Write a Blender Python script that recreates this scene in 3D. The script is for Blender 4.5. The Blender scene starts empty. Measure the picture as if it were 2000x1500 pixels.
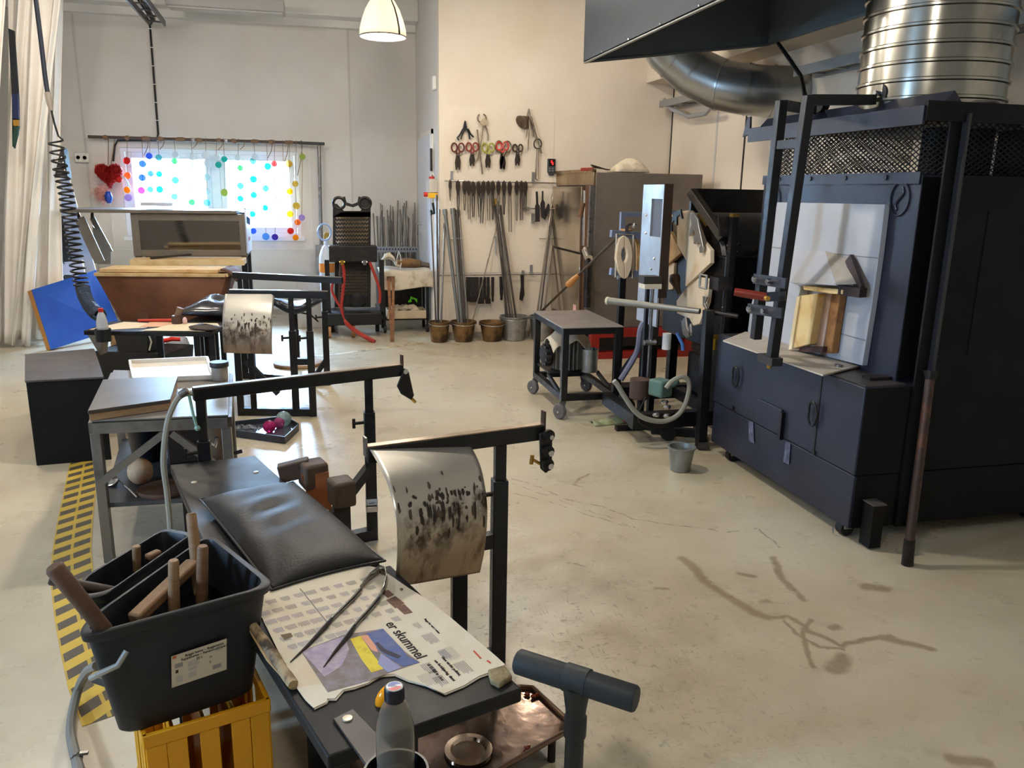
import bpy, bmesh, math, random
from mathutils import Vector, Matrix, noise
from math import sin, cos, pi, radians, sqrt, atan2
S = bpy.context.scene
COL = S.collection
random.seed(7)
V = Vector
# ---------------------------------------------------------------- camera
FPX = 1560.0
CAM_Z = 1.6
CM = (Matrix.Rotation(radians(-13.7), 3, 'Z') @ Matrix.Rotation(pi/2-radians(13.6), 3, 'X') @ Matrix.Rotation(radians(1.0), 3, 'Z'))
cam_d = bpy.data.cameras.new('camera'); cam = bpy.data.objects.new('camera', cam_d); COL.objects.link(cam)
cam_d.sensor_width = 36.0; cam_d.lens = FPX/2000*36.0; cam_d.clip_start = 0.05; cam_d.clip_end = 200
cam.matrix_world = Matrix.Translation((0, 0, CAM_Z)) @ CM.to_4x4()
S.camera = cam
def at(px, py, x=None, y=None, z=None):
    """point of the room seen at photo pixel (px,py) on the plane x=, y= or z="""
    d = CM @ V(((px-1000)/FPX, -(py-750)/FPX, -1.0))
    t = x/d.x if x is not None else (y/d.y if y is not None else (z-CAM_Z)/d.z)
    return V((0, 0, CAM_Z)) + d*t
# ---------------------------------------------------------------- mesh builder
def perp(d):
    d = d.normalized()
    a = V((0, 0, 1)) if abs(d.z) < 0.9 else V((1, 0, 0))
    s = d.cross(a).normalized()
    return s, s.cross(d).normalized()
WM = {}
class MB:
    def __init__(s): s.v = []; s.f = []; s.mi = []; s.m = 0
    def add(s, vs, fs):
        n = len(s.v); s.v += [V(p) for p in vs]
        for f in fs: s.f.append([n+i for i in f]); s.mi.append(s.m)
        return s
    def box(s, c, d, R=None):
        c = V(c); x, y, z = d[0]/2, d[1]/2, d[2]/2
        if R is None: R = Matrix.Identity(3)
        elif isinstance(R, (int, float)): R = Matrix.Rotation(R, 3, 'Z')
        vs = [c + R @ V((i*x, j*y, k*z)) for k in (-1, 1) for i, j in ((-1,-1),(1,-1),(1,1),(-1,1))]
        return s.add(vs, [(3,2,1,0),(4,5,6,7),(0,1,5,4),(1,2,6,5),(2,3,7,6),(3,0,4,7)])
    def bb(s, x0, y0, z0, x1, y1, z1):
        return s.box(((x0+x1)/2, (y0+y1)/2, (z0+z1)/2), (abs(x1-x0), abs(y1-y0), abs(z1-z0)))
    def bar(s, a, b, w, h=None, up=(0,0,1)):
        a, b = V(a), V(b); h = h or w; d = (b-a).normalized(); up = V(up)
        if abs(d.dot(up)) > .98: up = V((1,0,0)) if abs(d.x) < .9 else V((0,1,0))
        sd = d.cross(up).normalized()*(w/2); u = sd.cross(d).normalized()*(h/2)
        vs = [p + i*sd + j*u for p in (a, b) for i, j in ((-1,-1),(1,-1),(1,1),(-1,1))]
        return s.add(vs, [(0,1,2,3),(7,6,5,4),(0,4,5,1),(1,5,6,2),(2,6,7,3),(3,7,4,0)])
    def tube(s, pts, r, n=8, closed=False):
        pts = [V(p) for p in pts]; N = len(pts)
        rs = r if isinstance(r, (list, tuple)) else [r]*N
        vs = []; sd = None
        for i, p in enumerate(pts):
            if closed: t = pts[(i+1) % N]-pts[i-1]
            else: t = pts[min(i+1, N-1)]-pts[max(i-1, 0)]
            if t.length < 1e-9: t = V((0,0,1))
            t.normalize()
            if sd is None: sd, u = perp(t)
            else:
                sd = sd - t*sd.dot(t)
                sd = sd.normalized() if sd.length > 1e-6 else perp(t)[0]
                u = t.cross(sd)
            for k in range(n):
                a = 2*pi*k/n
                vs.append(p + (sd*cos(a) + t.cross(sd)*sin(a))*rs[i])
        fs = []
        for i in range(N if closed else N-1):
            j = (i+1) % N
            for k in range(n):
                q = (k+1) % n
                fs.append((i*n+k, i*n+q, j*n+q, j*n+k))
        if not closed:
            fs.append(tuple(range(n-1, -1, -1))); fs.append(tuple((N-1)*n+k for k in range(n)))
        return s.add(vs, fs)
    def cyl(s, a, b, r, n=16, r2=None): return s.tube([a, b], [r, r if r2 is None else r2], n)
    def lathe(s, prof, c, axis=(0,0,1), n=24, sx=1.0, sy=1.0):
        """prof: (radius, height) list; open ends are capped"""
        ax = V(axis).normalized(); c = V(c)
        if abs(ax.z) > .99: e1, e2 = V((1,0,0)), V((0,1,0))*(1 if ax.z > 0 else -1)
        else: e1, e2 = perp(ax)
        vs = [c + ax*h + (e1*cos(2*pi*k/n)*sx + e2*sin(2*pi*k/n)*sy)*max(r, 1e-5) for r, h in prof for k in range(n)]
        fs = []
        for i in range(len(prof)-1):
            for k in range(n):
                q = (k+1) % n; fs.append((i*n+k, i*n+q, (i+1)*n+q, (i+1)*n+k))
        fs.append(tuple(range(n-1, -1, -1))); m = (len(prof)-1)*n; fs.append(tuple(m+k for k in range(n)))
        return s.add(vs, fs)
    def prism(s, poly, vec):
        poly = [V(p) for p in poly]; vec = V(vec); n = len(poly)
        fs = [tuple(range(n-1, -1, -1)), tuple(range(n, 2*n))] + [(i, (i+1) % n, n+(i+1) % n, n+i) for i in range(n)]
        return s.add(poly + [p+vec for p in poly], fs)
    def grid(s, fn, nu, nv):
        vs = [V(fn(i/nu, j/nv)) for j in range(nv+1) for i in range(nu+1)]
        return s.add(vs, [(j*(nu+1)+i, j*(nu+1)+i+1, (j+1)*(nu+1)+i+1, (j+1)*(nu+1)+i) for j in range(nv) for i in range(nu)])
    def ball(s, c, r, n=12, sc=(1,1,1), R=None):
        c = V(c); m = n//2; vs = []
        for j in range(m+1):
            th = pi*j/m
            for k in range(n):
                p = V((r*sc[0]*sin(th)*cos(2*pi*k/n), r*sc[1]*sin(th)*sin(2*pi*k/n), r*sc[2]*cos(th)))
                vs.append(c + (R @ p if R else p))
        fs = [(j*n+k, (j+1)*n+k, (j+1)*n+(k+1) % n, j*n+(k+1) % n) for j in range(m) for k in range(n)]
        return s.add(vs, fs)
    def build(s, name, mat, parent=None, local=False, bevel=0, solid=0, subdiv=0, label=None, angle=40, jit=0, segs=2, off=0):
        me = bpy.data.meshes.new(name); vs = s.v
        if jit: vs = [p + V((random.uniform(-jit, jit), random.uniform(-jit, jit), random.uniform(-jit, jit))) for p in vs]
        o = bpy.data.objects.new(name, me); COL.objects.link(o)
        if parent is not None:
            W = WM[parent.name]; WM[o.name] = W; o.parent = parent
            if not local:
                I = W.inverted(); vs = [I @ p for p in vs]
        else:
            xs = [p.x for p in vs]; ys = [p.y for p in vs]; zs = [p.z for p in vs]
            L = V(((min(xs)+max(xs))/2, (min(ys)+max(ys))/2, min(zs)))
            vs = [p-L for p in vs]; o.location = L; WM[o.name] = Matrix.Translation(L)
        me.from_pydata([tuple(p) for p in vs], [], s.f)
        bm = bmesh.new(); bm.from_mesh(me); bmesh.ops.remove_doubles(bm, verts=bm.verts, dist=1e-6)
        if not solid: bmesh.ops.recalc_face_normals(bm, faces=bm.faces)
        bm.to_mesh(me); bm.free()
        if len(s.f) == len(me.polygons):
            for p, k in zip(me.polygons, s.mi): p.material_index = k
        for m in (mat if isinstance(mat, (list, tuple)) else [mat]): me.materials.append(m)
        for p in me.polygons: p.use_smooth = True
        me.set_sharp_from_angle(angle=radians(angle))
        if solid:
            md = o.modifiers.new('solid', 'SOLIDIFY'); md.thickness = solid; md.offset = off
        if bevel:
            md = o.modifiers.new('bevel', 'BEVEL'); md.width = bevel; md.segments = segs; md.limit_method = 'ANGLE'; md.angle_limit = radians(40)
        if subdiv:
            md = o.modifiers.new('sub', 'SUBSURF'); md.levels = subdiv; md.render_levels = subdiv
        if label: o['label'] = label
        return o
def tag(o, label, cat, group=None):
    o['label'] = label; o['category'] = cat
    if group: o['group'] = group
    return o
def thing(name, label, cat, loc=(0,0,0), rotz=0.0, group=None):
    o = bpy.data.objects.new(name, None); COL.objects.link(o)
    o.location = loc; o.rotation_euler = (0, 0, rotz); o.empty_display_size = .1
    WM[o.name] = Matrix.Translation(V(loc)) @ Matrix.Rotation(rotz, 4, 'Z')
    return tag(o, label, cat, group)
def struct(o): o['kind'] = 'structure'; return o
def copy_tree(o, parent=None, loc=None, rotz=None, label=None):
    c = o.copy(); COL.objects.link(c)
    if parent is not None: c.parent = parent
    if loc is not None: c.location = loc
    if rotz is not None: c.rotation_euler = (0, 0, rotz)
    if label: c['label'] = label
    WM[c.name] = Matrix.Translation(c.location) @ Matrix.Rotation(c.rotation_euler.z, 4, 'Z')
    for ch in list(o.children): copy_tree(ch, c)
    return c
# ---------------------------------------------------------------- materials
def lin(c):
    return tuple((x/255/12.92 if x/255 <= .04045 else ((x/255+.055)/1.055)**2.4) for x in c) + (1.0,)
MATS = {}
def mat(name, col, rough=.5, metal=0.0, n=None, bump=None, rn=0, trans=0, emit=None, es=0, coat=0, streak=None, ior=1.45, alpha=1, spec=.5):
    """n=(scale, second colour, low, high): blotchy second colour; streak=(scale xyz); bump=(scale,strength)"""
    if name in MATS: return MATS[name]
    m = bpy.data.materials.new(name); MATS[name] = m; m.use_nodes = True
    nt = m.node_tree; N = nt.nodes; L = nt.links; b = N['Principled BSDF']
    b.inputs['Base Color'].default_value = lin(col); b.inputs['Roughness'].default_value = rough
    b.inputs['Metallic'].default_value = metal; b.inputs['IOR'].default_value = ior
    b.inputs['Transmission Weight'].default_value = trans; b.inputs['Coat Weight'].default_value = coat
    b.inputs['Alpha'].default_value = alpha; b.inputs['Specular IOR Level'].default_value = spec
    if emit: b.inputs['Emission Color'].default_value = lin(emit); b.inputs['Emission Strength'].default_value = es
    if n or bump or rn:
        tc = N.new('ShaderNodeTexCoord'); vec = tc.outputs['Object']
        if streak:
            mp = N.new('ShaderNodeMapping'); mp.inputs['Scale'].default_value = streak; L.new(vec, mp.inputs['Vector']); vec = mp.outputs['Vector']
        tx = N.new('ShaderNodeTexNoise'); tx.inputs['Scale'].default_value = n[0] if n else (bump[0] if bump else 8)
        tx.inputs['Detail'].default_value = 6; tx.inputs['Roughness'].default_value = .6; L.new(vec, tx.inputs['Vector'])
        if n:
            rp = N.new('ShaderNodeValToRGB'); rp.color_ramp.elements[0].position = n[2]; rp.color_ramp.elements[1].position = n[3]
            rp.color_ramp.elements[0].color = lin(col); rp.color_ramp.elements[1].color = lin(n[1])
            L.new(tx.outputs['Fac'], rp.inputs['Fac']); L.new(rp.outputs['Color'], b.inputs['Base Color'])
        if rn:
            mr = N.new('ShaderNodeMapRange'); mr.inputs['To Min'].default_value = max(.02, rough-rn); mr.inputs['To Max'].default_value = min(1, rough+rn)
            mr.inputs['From Min'].default_value = .3; mr.inputs['From Max'].default_value = .7
            L.new(tx.outputs['Fac'], mr.inputs['Value']); L.new(mr.outputs['Result'], b.inputs['Roughness'])
        if bump:
            t2 = N.new('ShaderNodeTexNoise'); t2.inputs['Scale'].default_value = bump[0]; t2.inputs['Detail'].default_value = 4; L.new(vec, t2.inputs['Vector'])
            bp = N.new('ShaderNodeBump'); bp.inputs['Strength'].default_value = bump[1]; bp.inputs['Distance'].default_value = .01
            L.new(t2.outputs['Fac'], bp.inputs['Height']); L.new(bp.outputs['Normal'], b.inputs['Normal'])
    return m
BLACK = mat('black_painted_steel', (13,13,16), .42, n=(30,(30,29,29),.5,.85), rn=.12)
DARK = mat('dark_steel', (40,37,36), .45, .6, n=(25,(84,70,60),.5,.85), rn=.15)
STEEL = mat('bare_steel', (150,146,142), .35, .9, n=(12,(110,100,92),.45,.8), rn=.12)
ZINC = mat('zinc', (176,178,176), .42, .85, n=(14,(140,138,130),.4,.75), rn=.12)
CHROME = mat('chrome', (215,215,218), .15, 1)
RUST = mat('rusty_steel', (92,62,42), .7, .3, n=(14,(150,100,60),.4,.75), bump=(60,.3))
WOOD = mat('bare_wood', (180,148,112), .6, n=(9,(152,118,82),.35,.7), streak=(1,1,6))
WOODD = mat('scorched_wood', (104,70,42), .7, n=(10,(46,32,24),.4,.7), bump=(30,.3))
RUBBER = mat('black_rubber', (20,20,22), .6)
BRASS = mat('brass', (190,150,70), .3, .9)
WHITE = mat('white_paint', (225,222,216), .5)
RED = mat('red_plastic', (190,40,32), .4)
CREAM = mat('cream_board', (214,186,140), .8, n=(7,(190,150,98),.45,.75))
CLOTH = mat('dirty_cloth', (205,190,165), .9, n=(6,(120,88,58),.55,.78), bump=(30,.3))
GLASS = mat('clear_glass', (255,255,255), .03, trans=1, ior=1.45)
PLASTIC = mat('black_plastic', (14,15,18), .38, n=(20,(24,26,30),.4,.7))

def thin_pane():
    m = bpy.data.materials.new('thin_window_glass'); m.use_nodes = True; nt = m.node_tree; N = nt.nodes; N.remove(N['Principled BSDF'])
    t = N.new('ShaderNodeBsdfTransparent'); t.inputs[0].default_value = (.95,.97,.98,1); g = N.new('ShaderNodeBsdfGlossy'); g.inputs['Roughness'].default_value = .02
    f = N.new('ShaderNodeFresnel'); f.inputs['IOR'].default_value = 1.25; x = N.new('ShaderNodeMixShader')
    L = nt.links; L.new(f.outputs[0], x.inputs[0]); L.new(t.outputs[0], x.inputs[1]); L.new(g.outputs[0], x.inputs[2]); L.new(x.outputs[0], N['Material Output'].inputs['Surface'])
    return m
PANE = thin_pane()
# ================================================================ room
WY, TY, CX, RX, CZ = 10.61, 8.62, 1.275, 3.87, 3.78     # window wall, tool wall, jog, right wall, ceiling
mwall = mat('white_wall', (217,211,203), .75, bump=(180,.06), n=(1.2,(208,201,192),.35,.7))
mceil = mat('ceiling_boards', (196,192,186), .8)
mtrim = mat('white_trim', (222,218,210), .6)
# floor: worn beige coating with cracks, spills and scratches
mf = bpy.data.materials.new('beige_floor_coating'); mf.use_nodes = True
nt = mf.node_tree; N = nt.nodes; L = nt.links; b = N['Principled BSDF']
def nd(t, **k):
    q = N.new(t)
    for a, v in k.items(): setattr(q, a, v)
    return q
def mth(op, a, c=None, cl=False):
    q = nd('ShaderNodeMath', operation=op, use_clamp=cl)
    for i, v in enumerate((a, c)):
        if v is None: continue
        if isinstance(v, (int, float)): q.inputs[i].default_value = v
        else: L.new(v, q.inputs[i])
    return q.outputs[0]
geo = nd('ShaderNodeNewGeometry')
def ntex(scale, detail=5, vec=None, rough=.6, sc=None):
    q = nd('ShaderNodeTexNoise'); q.inputs['Scale'].default_value = scale; q.inputs['Detail'].default_value = detail; q.inputs['Roughness'].default_value = rough
    v = vec or geo.outputs['Position']
    if sc:
        mp = nd('ShaderNodeMapping'); mp.inputs['Scale'].default_value = sc[0]; mp.inputs['Rotation'].default_value = (0, 0, sc[1]); L.new(v, mp.inputs['Vector']); v = mp.outputs[0]
    L.new(v, q.inputs['Vector']); return q
def ramp(fac, p0, p1):
    q = nd('ShaderNodeMapRange'); q.inputs['From Min'].default_value = p0; q.inputs['From Max'].default_value = p1
    if isinstance(fac, (int, float)): q.inputs['Value'].default_value = fac
    else: L.new(fac, q.inputs['Value'])
    return q.outputs['Result']
def mixc(fac, a, c):
    q = nd('ShaderNodeMix', data_type='RGBA')
    if isinstance(fac, (int, float)): q.inputs[0].default_value = fac
    else: L.new(fac, q.inputs[0])
    for i, v in ((6, a), (7, c)):
        if isinstance(v, tuple): q.inputs[i].default_value = v
        else: L.new(v, q.inputs[i])
    return q.outputs[2]
# wobbling position
wob = ntex(7, 4); vm = nd('ShaderNodeVectorMath', operation='SCALE'); vm.inputs['Scale'].default_value = .07
vs0 = nd('ShaderNodeVectorMath', operation='SUBTRACT'); L.new(wob.outputs['Color'], vs0.inputs[0]); vs0.inputs[1].default_value = (.5,.5,.5)
L.new(vs0.outputs[0], vm.inputs[0]); va = nd('ShaderNodeVectorMath', operation='ADD'); L.new(geo.outputs['Position'], va.inputs[0]); L.new(vm.outputs[0], va.inputs[1])
sg = bpy.data.node_groups.new('stroke', 'ShaderNodeTree')
for nm, ty, io in (('P','NodeSocketVector','INPUT'),('A','NodeSocketVector','INPUT'),('B','NodeSocketVector','INPUT'),('R','NodeSocketFloat','INPUT'),('D','NodeSocketFloat','OUTPUT')): sg.interface.new_socket(nm, in_out=io, socket_type=ty)
gi = sg.nodes.new('NodeGroupInput'); go = sg.nodes.new('NodeGroupOutput')
def gv(op, *a):
    q = sg.nodes.new('ShaderNodeVectorMath'); q.operation = op
    for i, v in enumerate(a): sg.links.new(v, q.inputs[i] if op != 'SCALE' or i == 0 else q.inputs['Scale'])
    return q.outputs['Value'] if op in ('DOT_PRODUCT', 'LENGTH') else q.outputs[0]
pa = gv('SUBTRACT', gi.outputs['P'], gi.outputs['A']); ba = gv('SUBTRACT', gi.outputs['B'], gi.outputs['A'])
dv = sg.nodes.new('ShaderNodeMath'); dv.operation = 'DIVIDE'; dv.use_clamp = True
sg.links.new(gv('DOT_PRODUCT', pa, ba), dv.inputs[0]); sg.links.new(gv('DOT_PRODUCT', ba, ba), dv.inputs[1])
dist = gv('LENGTH', gv('SUBTRACT', pa, gv('SCALE', ba, dv.outputs[0])))
dd = sg.nodes.new('ShaderNodeMath'); dd.operation = 'DIVIDE'; sg.links.new(dist, dd.inputs[0]); sg.links.new(gi.outputs['R'], dd.inputs[1]); sg.links.new(dd.outputs[0], go.inputs['D'])
def strokes(lists):
    d = None
    for r, pts in lists:
        ps = [at(px, py, z=0) for px, py in pts]
        if len(ps) == 1: ps.append(ps[0] + V((.03, .004, 0)))
        for a, c in zip(ps, ps[1:]):
            g = nd('ShaderNodeGroup'); g.node_tree = sg; L.new(va.outputs[0], g.inputs['P'])
            g.inputs['A'].default_value = a; g.inputs['B'].default_value = c; g.inputs['R'].default_value = r
            d = g.outputs[0] if d is None else mth('MINIMUM', d, g.outputs[0])
    return d
stain = strokes([(.022, [(1335,1092),(1352,1105),(1375,1135),(1420,1165),(1470,1195),(1500,1206)]), (.012, [(1500,1206),(1540,1206),(1580,1230),(1640,1262),(1660,1256),(1712,1246),(1745,1244)]),
  (.02, [(1725,1246),(1755,1252),(1818,1268)]), (.008, [(1530,1212),(1568,1245),(1600,1264),(1642,1268)]), (.010, [(1582,1212),(1568,1240),(1576,1270),(1586,1302)]),
  (.03, [(1644,1284),(1630,1306)]), (.018, [(1628,1228)]), (.015, [(1512,1090),(1522,1120),(1545,1150),(1572,1173)]), (.03, [(1690,1145),(1722,1148)]), (.015, [(1488,1178)]), (.012, [(1280,1150),(1305,1152)]), (.02, [(1860,1482),(1925,1490)]), (.016,[(1445,1120),(1470,1125)])])
scr = strokes([(.006, [(1000,935),(1050,950),(1100,972),(1180,990),(1240,1014)]), (.005, [(1000,962),(1090,985),(1160,1010),(1230,1030)]), (.006, [(1230,1012),(1310,1025),(1385,1034),(1420,1042),(1480,1032)]),
  (.007, [(1150,925),(1130,935),(1120,945),(1140,952)]), (.006, [(1485,1035),(1520,1068)]), (.006, [(1110,1100),(1150,1106)]), (.004,[(1000,945),(1120,985),(1290,1050)])])
base = mixc(ramp(ntex(1.1, 4).outputs['Fac'], .35, .7), lin((200,189,166)), lin((178,164,138)))
base = mixc(mth('MULTIPLY', ramp(ntex(.6, 3).outputs['Fac'], .5, .75), .45), base, lin((206,194,150)))
base = mixc(mth('MULTIPLY', ramp(ntex(9, 6).outputs['Fac'], .58, .75), .35), base, lin((140,122,98)))
# worn, scratched zones around the two benches
def zone(px, py, r0, r1):
    q = nd('ShaderNodeVectorMath', operation='DISTANCE'); L.new(geo.outputs['Position'], q.inputs[0]); q.inputs[1].default_value = at(px, py, z=0)
    return ramp(q.outputs['Value'], r1, r0)
z = mth('MAXIMUM', zone(1050,1250,.2,1.15), mth('MAXIMUM', mth('MULTIPLY', zone(620,860,.1,.9), .9), mth('MULTIPLY', zone(1300,1420,.1,1.0), .6)))
s1 = ramp(ntex(16, 3, sc=((1,7,1),.5)).outputs['Fac'], .62, .68); s2 = ramp(ntex(15, 3, sc=((7,1,1),.25)).outputs['Fac'], .62, .68); s3 = ramp(ntex(26, 4).outputs['Fac'], .6, .68)
sc_ = mth('MULTIPLY', mth('MAXIMUM', mth('MAXIMUM', s1, s2), s3), z)
base = mixc(mth('MULTIPLY', mth('MULTIPLY', z, ramp(ntex(5, 6).outputs['Fac'], .38, .62)), .6), base, lin((150,134,110)))
base = mixc(mth('MULTIPLY', sc_, .58), base, lin((92,80,66)))
sp = ramp(ntex(60, 2).outputs['Fac'], .72, .76); base = mixc(mth('MULTIPLY', sp, .5), base, lin((80,68,55)))
base = mixc(mth('MULTIPLY', ramp(stain, 1.5, .6), .6), base, lin((122,98,70)))
base = mixc(mth('MULTIPLY', ramp(scr, 1.3, .7), .6), base, lin((120,98,80)))
L.new(base, b.inputs['Base Color'])
mr = nd('ShaderNodeMapRange'); L.new(ntex(4, 5).outputs['Fac'], mr.inputs['Value']); mr.inputs['To Min'].default_value = .25; mr.inputs['To Max'].default_value = .31; b.inputs['Specular IOR Level'].default_value = .38; L.new(mr.outputs[0], b.inputs['Roughness'])
bp = nd('ShaderNodeBump'); bp.inputs['Strength'].default_value = .05; bp.inputs['Distance'].default_value = .01; L.new(ntex(9, 5).outputs['Fac'], bp.inputs['Height']); L.new(bp.outputs[0], b.inputs['Normal'])
struct(MB().bb(-5.2,-4.2,-.1, RX+.2, WY+.2, 0).build('floor', mf))
# walls; the window wall has an opening
wx0, wx1, wz0, wz1 = -2.23, -.19, .985, 2.02
w = MB(); w.bb(-5.2, WY, 0, wx0, WY+.2, CZ); w.bb(wx1, WY, 0, CX+.2, WY+.2, CZ); w.bb(wx0, WY, 0, wx1, WY+.2, wz0); w.bb(wx0, WY, wz1, wx1, WY+.2, CZ)
struct(w.build('wall_back', mwall))
mside = mwall
struct(MB().bb(CX, TY+.1, 0, CX+.1, WY, CZ).build('wall_side', mside))
mtool = mat('cream_wall', (222,208,188), .7, bump=(200,.05), n=(1.5,(216,200,178),.4,.7))
struct(MB().bb(CX, TY, 0, RX, TY+.1, CZ).build('wall_tools', mtool))
struct(MB().bb(RX, -4.2, 0, RX+.15, TY+.1, CZ).build('wall_right', mtool))
LW = ((.8,1.35),)  # unseen left window put in for cool side daylight, kept narrow
w = MB(); ys_ = [-4.2]+[v for q in LW for v in q]+[WY]
for k in range(0, len(ys_), 2): w.bb(-5.35, ys_[k], 0, -5.2, ys_[k+1], CZ)
for ya, yb in LW: w.bb(-5.35, ya, 0, -5.2, yb, 1.0); w.bb(-5.35, ya, 2.5, -5.2, yb, CZ)
struct(w.build('wall_left', mwall))
struct(MB().bb(-5.2, -4.35, 0, RX, -4.2, CZ).build('wall_front', mwall))
struct(MB().bb(-5.35,-4.35,CZ, RX+.2, WY+.2, CZ+.1).build('ceiling', mceil))
# ceiling beam along the window wall, boxed duct along the right wall
t = MB(); t.bb(-5.2, 10.25, 3.54, CX, 10.5, CZ); t.bb(-5.2, 10.5, 3.46, CX, WY, 3.54); struct(t.build('trim_1', mtrim, bevel=.01))
struct(MB().bb(3.545, 1.5, 2.76, RX, TY, CZ).build('trim_2', mtool, bevel=.004))
# thin cover strips over the wall joints
mseam = mat('wall_joint_strip', (196,190,182), .7)
for i, (px, py) in enumerate(((158,200),(683,200))):
    p = at(px, py, y=WY); struct(MB().bb(p.x-.012, WY-.006, 0, p.x+.012, WY, 3.46).build('trim_%d' % (3+i), mseam))
mslot = mat('dark_joint', (38,30,26), .8)
for i, (px, w_, m_) in enumerate(((1312,.02,mslot),(1400,.03,mseam),(1456,.022,mslot))):
    y = min(TY-.02, at(px, 260, x=RX).y); struct(MB().bb(RX-.006, y-w_/2, 0, RX, y+w_/2, 2.76).build('trim_%d' % (5+i), m_))
# faint board edge round the tool panel
p0 = at(868,206,y=TY); p1 = at(1084,206,y=TY)
t = MB(); t.bb(p0.x, TY-.004, .72, p1.x, TY, p0.z); struct(t.build('trim_8', mtool, bevel=.002))
t = MB(); t.bb(CX, TY-.012, 0, 2.6, TY, .07); struct(t.build('baseboard_tools', mat('baseboard', (170,160,146), .6)))
t = MB(); t.bb(-2.6, WY-.012, 0, CX, WY, .07); struct(t.build('baseboard_back', MATS['baseboard']))
# door in the jog wall
d = bpy.data.objects.new('door_1', None); COL.objects.link(d); d.location = (CX, 9.6, 0); WM[d.name] = Matrix.Translation((CX, 9.6, 0)); struct(d)
ya, yb = at(822,400,x=CX).y, at(846,400,x=CX).y; zt = at(822,272,x=CX).z
MB().bb(CX-.03, yb, 0, CX, ya, zt).build('door_leaf', mat('white_door', (212,214,220), .45), d, bevel=.004)
t = MB(); t.bb(CX-.02, yb-.05, 0, CX, yb, zt+.05); t.bb(CX-.02, ya, 0, CX, ya+.05, zt+.05); t.bb(CX-.02, yb-.05, zt, CX, ya+.05, zt+.05); t.build('door_frame', mtrim, d)
h = MB()
for py in (437, 456):
    p = at(822, py, x=CX-.03); p.y -= .06; h.cyl(p, p+V((-.05,0,0)), .016)
    if py == 456: h.cyl(p+V((-.045,0,0)), p+V((-.045,-.1,0)), .009)
h.build('door_handle', CHROME, d)
p = at(842,312,x=CX-.03); MB().box(p, (.02,.03,.24)).build('hinge', DARK, d)
# ---------------------------------------------------------------- window
wd = bpy.data.objects.new('window_1', None); COL.objects.link(wd); wd.location = (wx0, WY, wz0); WM[wd.name] = Matrix.Translation(wd.location); struct(wd)
mfr = mat('window_frame_white', (226,230,236), .4)
f = MB()
Y0, Y1 = WY+.02, WY+.10
def frame(f, x0, x1, z0, z1, w, y0, y1):
    f.bb(x0,y0,z0,x0+w,y1,z1); f.bb(x1-w,y0,z0,x1,y1,z1); f.bb(x0+w,y0,z0,x1-w,y1,z0+w); f.bb(x0+w,y0,z1-w,x1-w,y1,z1)
frame(f, wx0, wx1, wz0, wz1, .05, Y0, Y1)
xm0, xm1 = at(414,370,y=WY).x, at(431,370,y=WY).x
f.bb(xm0, Y0, wz0+.05, xm1, Y1, wz1-.05); f.build('window_frame', mfr, wd, bevel=.004)
for a, c in ((wx0+.05, xm0), (xm1, wx1-.05)):
    s_ = MB(); frame(s_, a+.002, c-.002, wz0+.052, wz1-.052, .065, Y0+.015, Y1-.02); sh = s_.build('sash', mfr, wd, bevel=.004)
    MB().bb(a+.06, Y0+.035, wz0+.11, c-.06, Y0+.041, wz1-.11).build('pane', PANE, sh)
t = MB(); t.bb(wx0-.04, WY-.02, wz0-.05, wx1+.04, WY+.02, wz0); t.build('window_sill', mfr, wd, bevel=.004)
t = MB(); frame(t, wx0-.16, wx1+.14, wz0-.16, wz1+.1, .012, WY-.008, WY); t.build('casing', mtrim, wd)
for k, (ya, yb) in enumerate(LW):
    w2 = bpy.data.objects.new('window_%d' % (k+2), None); COL.objects.link(w2); w2.location = (-5.3, ya, 1.0); WM[w2.name] = Matrix.Translation(w2.location); struct(w2)
    f = MB(); f.bb(-5.32,ya,1.0,-5.26,ya+.06,2.5); f.bb(-5.32,yb-.06,1.0,-5.26,yb,2.5); f.bb(-5.32,ya,1.0,-5.26,yb,1.06); f.bb(-5.32,ya,2.44,-5.26,yb,2.5); f.bb(-5.32,(ya+yb)/2-.03,1.06,-5.26,(ya+yb)/2+.03,2.44); f.build('window_frame', mfr, w2)
    MB().bb(-5.295,ya+.06,1.06,-5.29,yb-.06,2.44).build('pane', PANE, w2)
# yard outside the window: bright pale ground, a pale wall and a low hedge, all out in the daylight
mo = mat('pale_gravel', (214,214,206), .9); struct(MB().bb(-12, WY+.3, -.4, 10, 30, -.3).build('ground_outside', mo))
# pale rendered wall across the yard
mo2 = mat('pale_render', (226,228,226), .9, n=(5,(120,140,110),.62,.72)); struct(MB().bb(-12, 17, -.3, 9, 17.3, 2.6).build('wall_yard', mo2))
# ================================================================ window wall: garland, ornaments, rack, trolleys
ORD = ['leftmost','second','third','fourth','fifth','sixth','seventh','eighth','ninth','tenth','eleventh','twelfth','thirteenth','fourteenth','fifteenth','sixteenth','seventeenth','eighteenth','nineteenth','twentieth']
GY = 10.50
mtwine = mat('raffia_twine', (126,98,74), .9)
a, c = at(172,267,y=GY), at(590,279,y=GY)
r = thing('curtain_pole', 'brown pole wound with raffia above the window', 'pole', a)
m = MB(); m.tube([a, a*.5+c*.5, c], .018, 10); m.build('pole', mat('brown_pole', (74,58,50), .6), r)
for i in range(11):
    p = a.lerp(c, .08+.085*i+random.uniform(-.01,.01)); L_ = random.uniform(.02,.06); m = MB()
    m.lathe([(.02,-L_),(.026,-L_*.5),(.025,L_*.5),(.02,L_)], p, axis=(c-a), n=8); m.build('raffia_winding', mtwine, r, jit=.003)
for k, px in enumerate((377,441,588)):
    e = MB(); e.ball(at(px, 273+(px-377)*.025, y=GY-.022), .024, 10, (1,.6,1)); e.build('screw_eye', CHROME, r)
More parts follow.
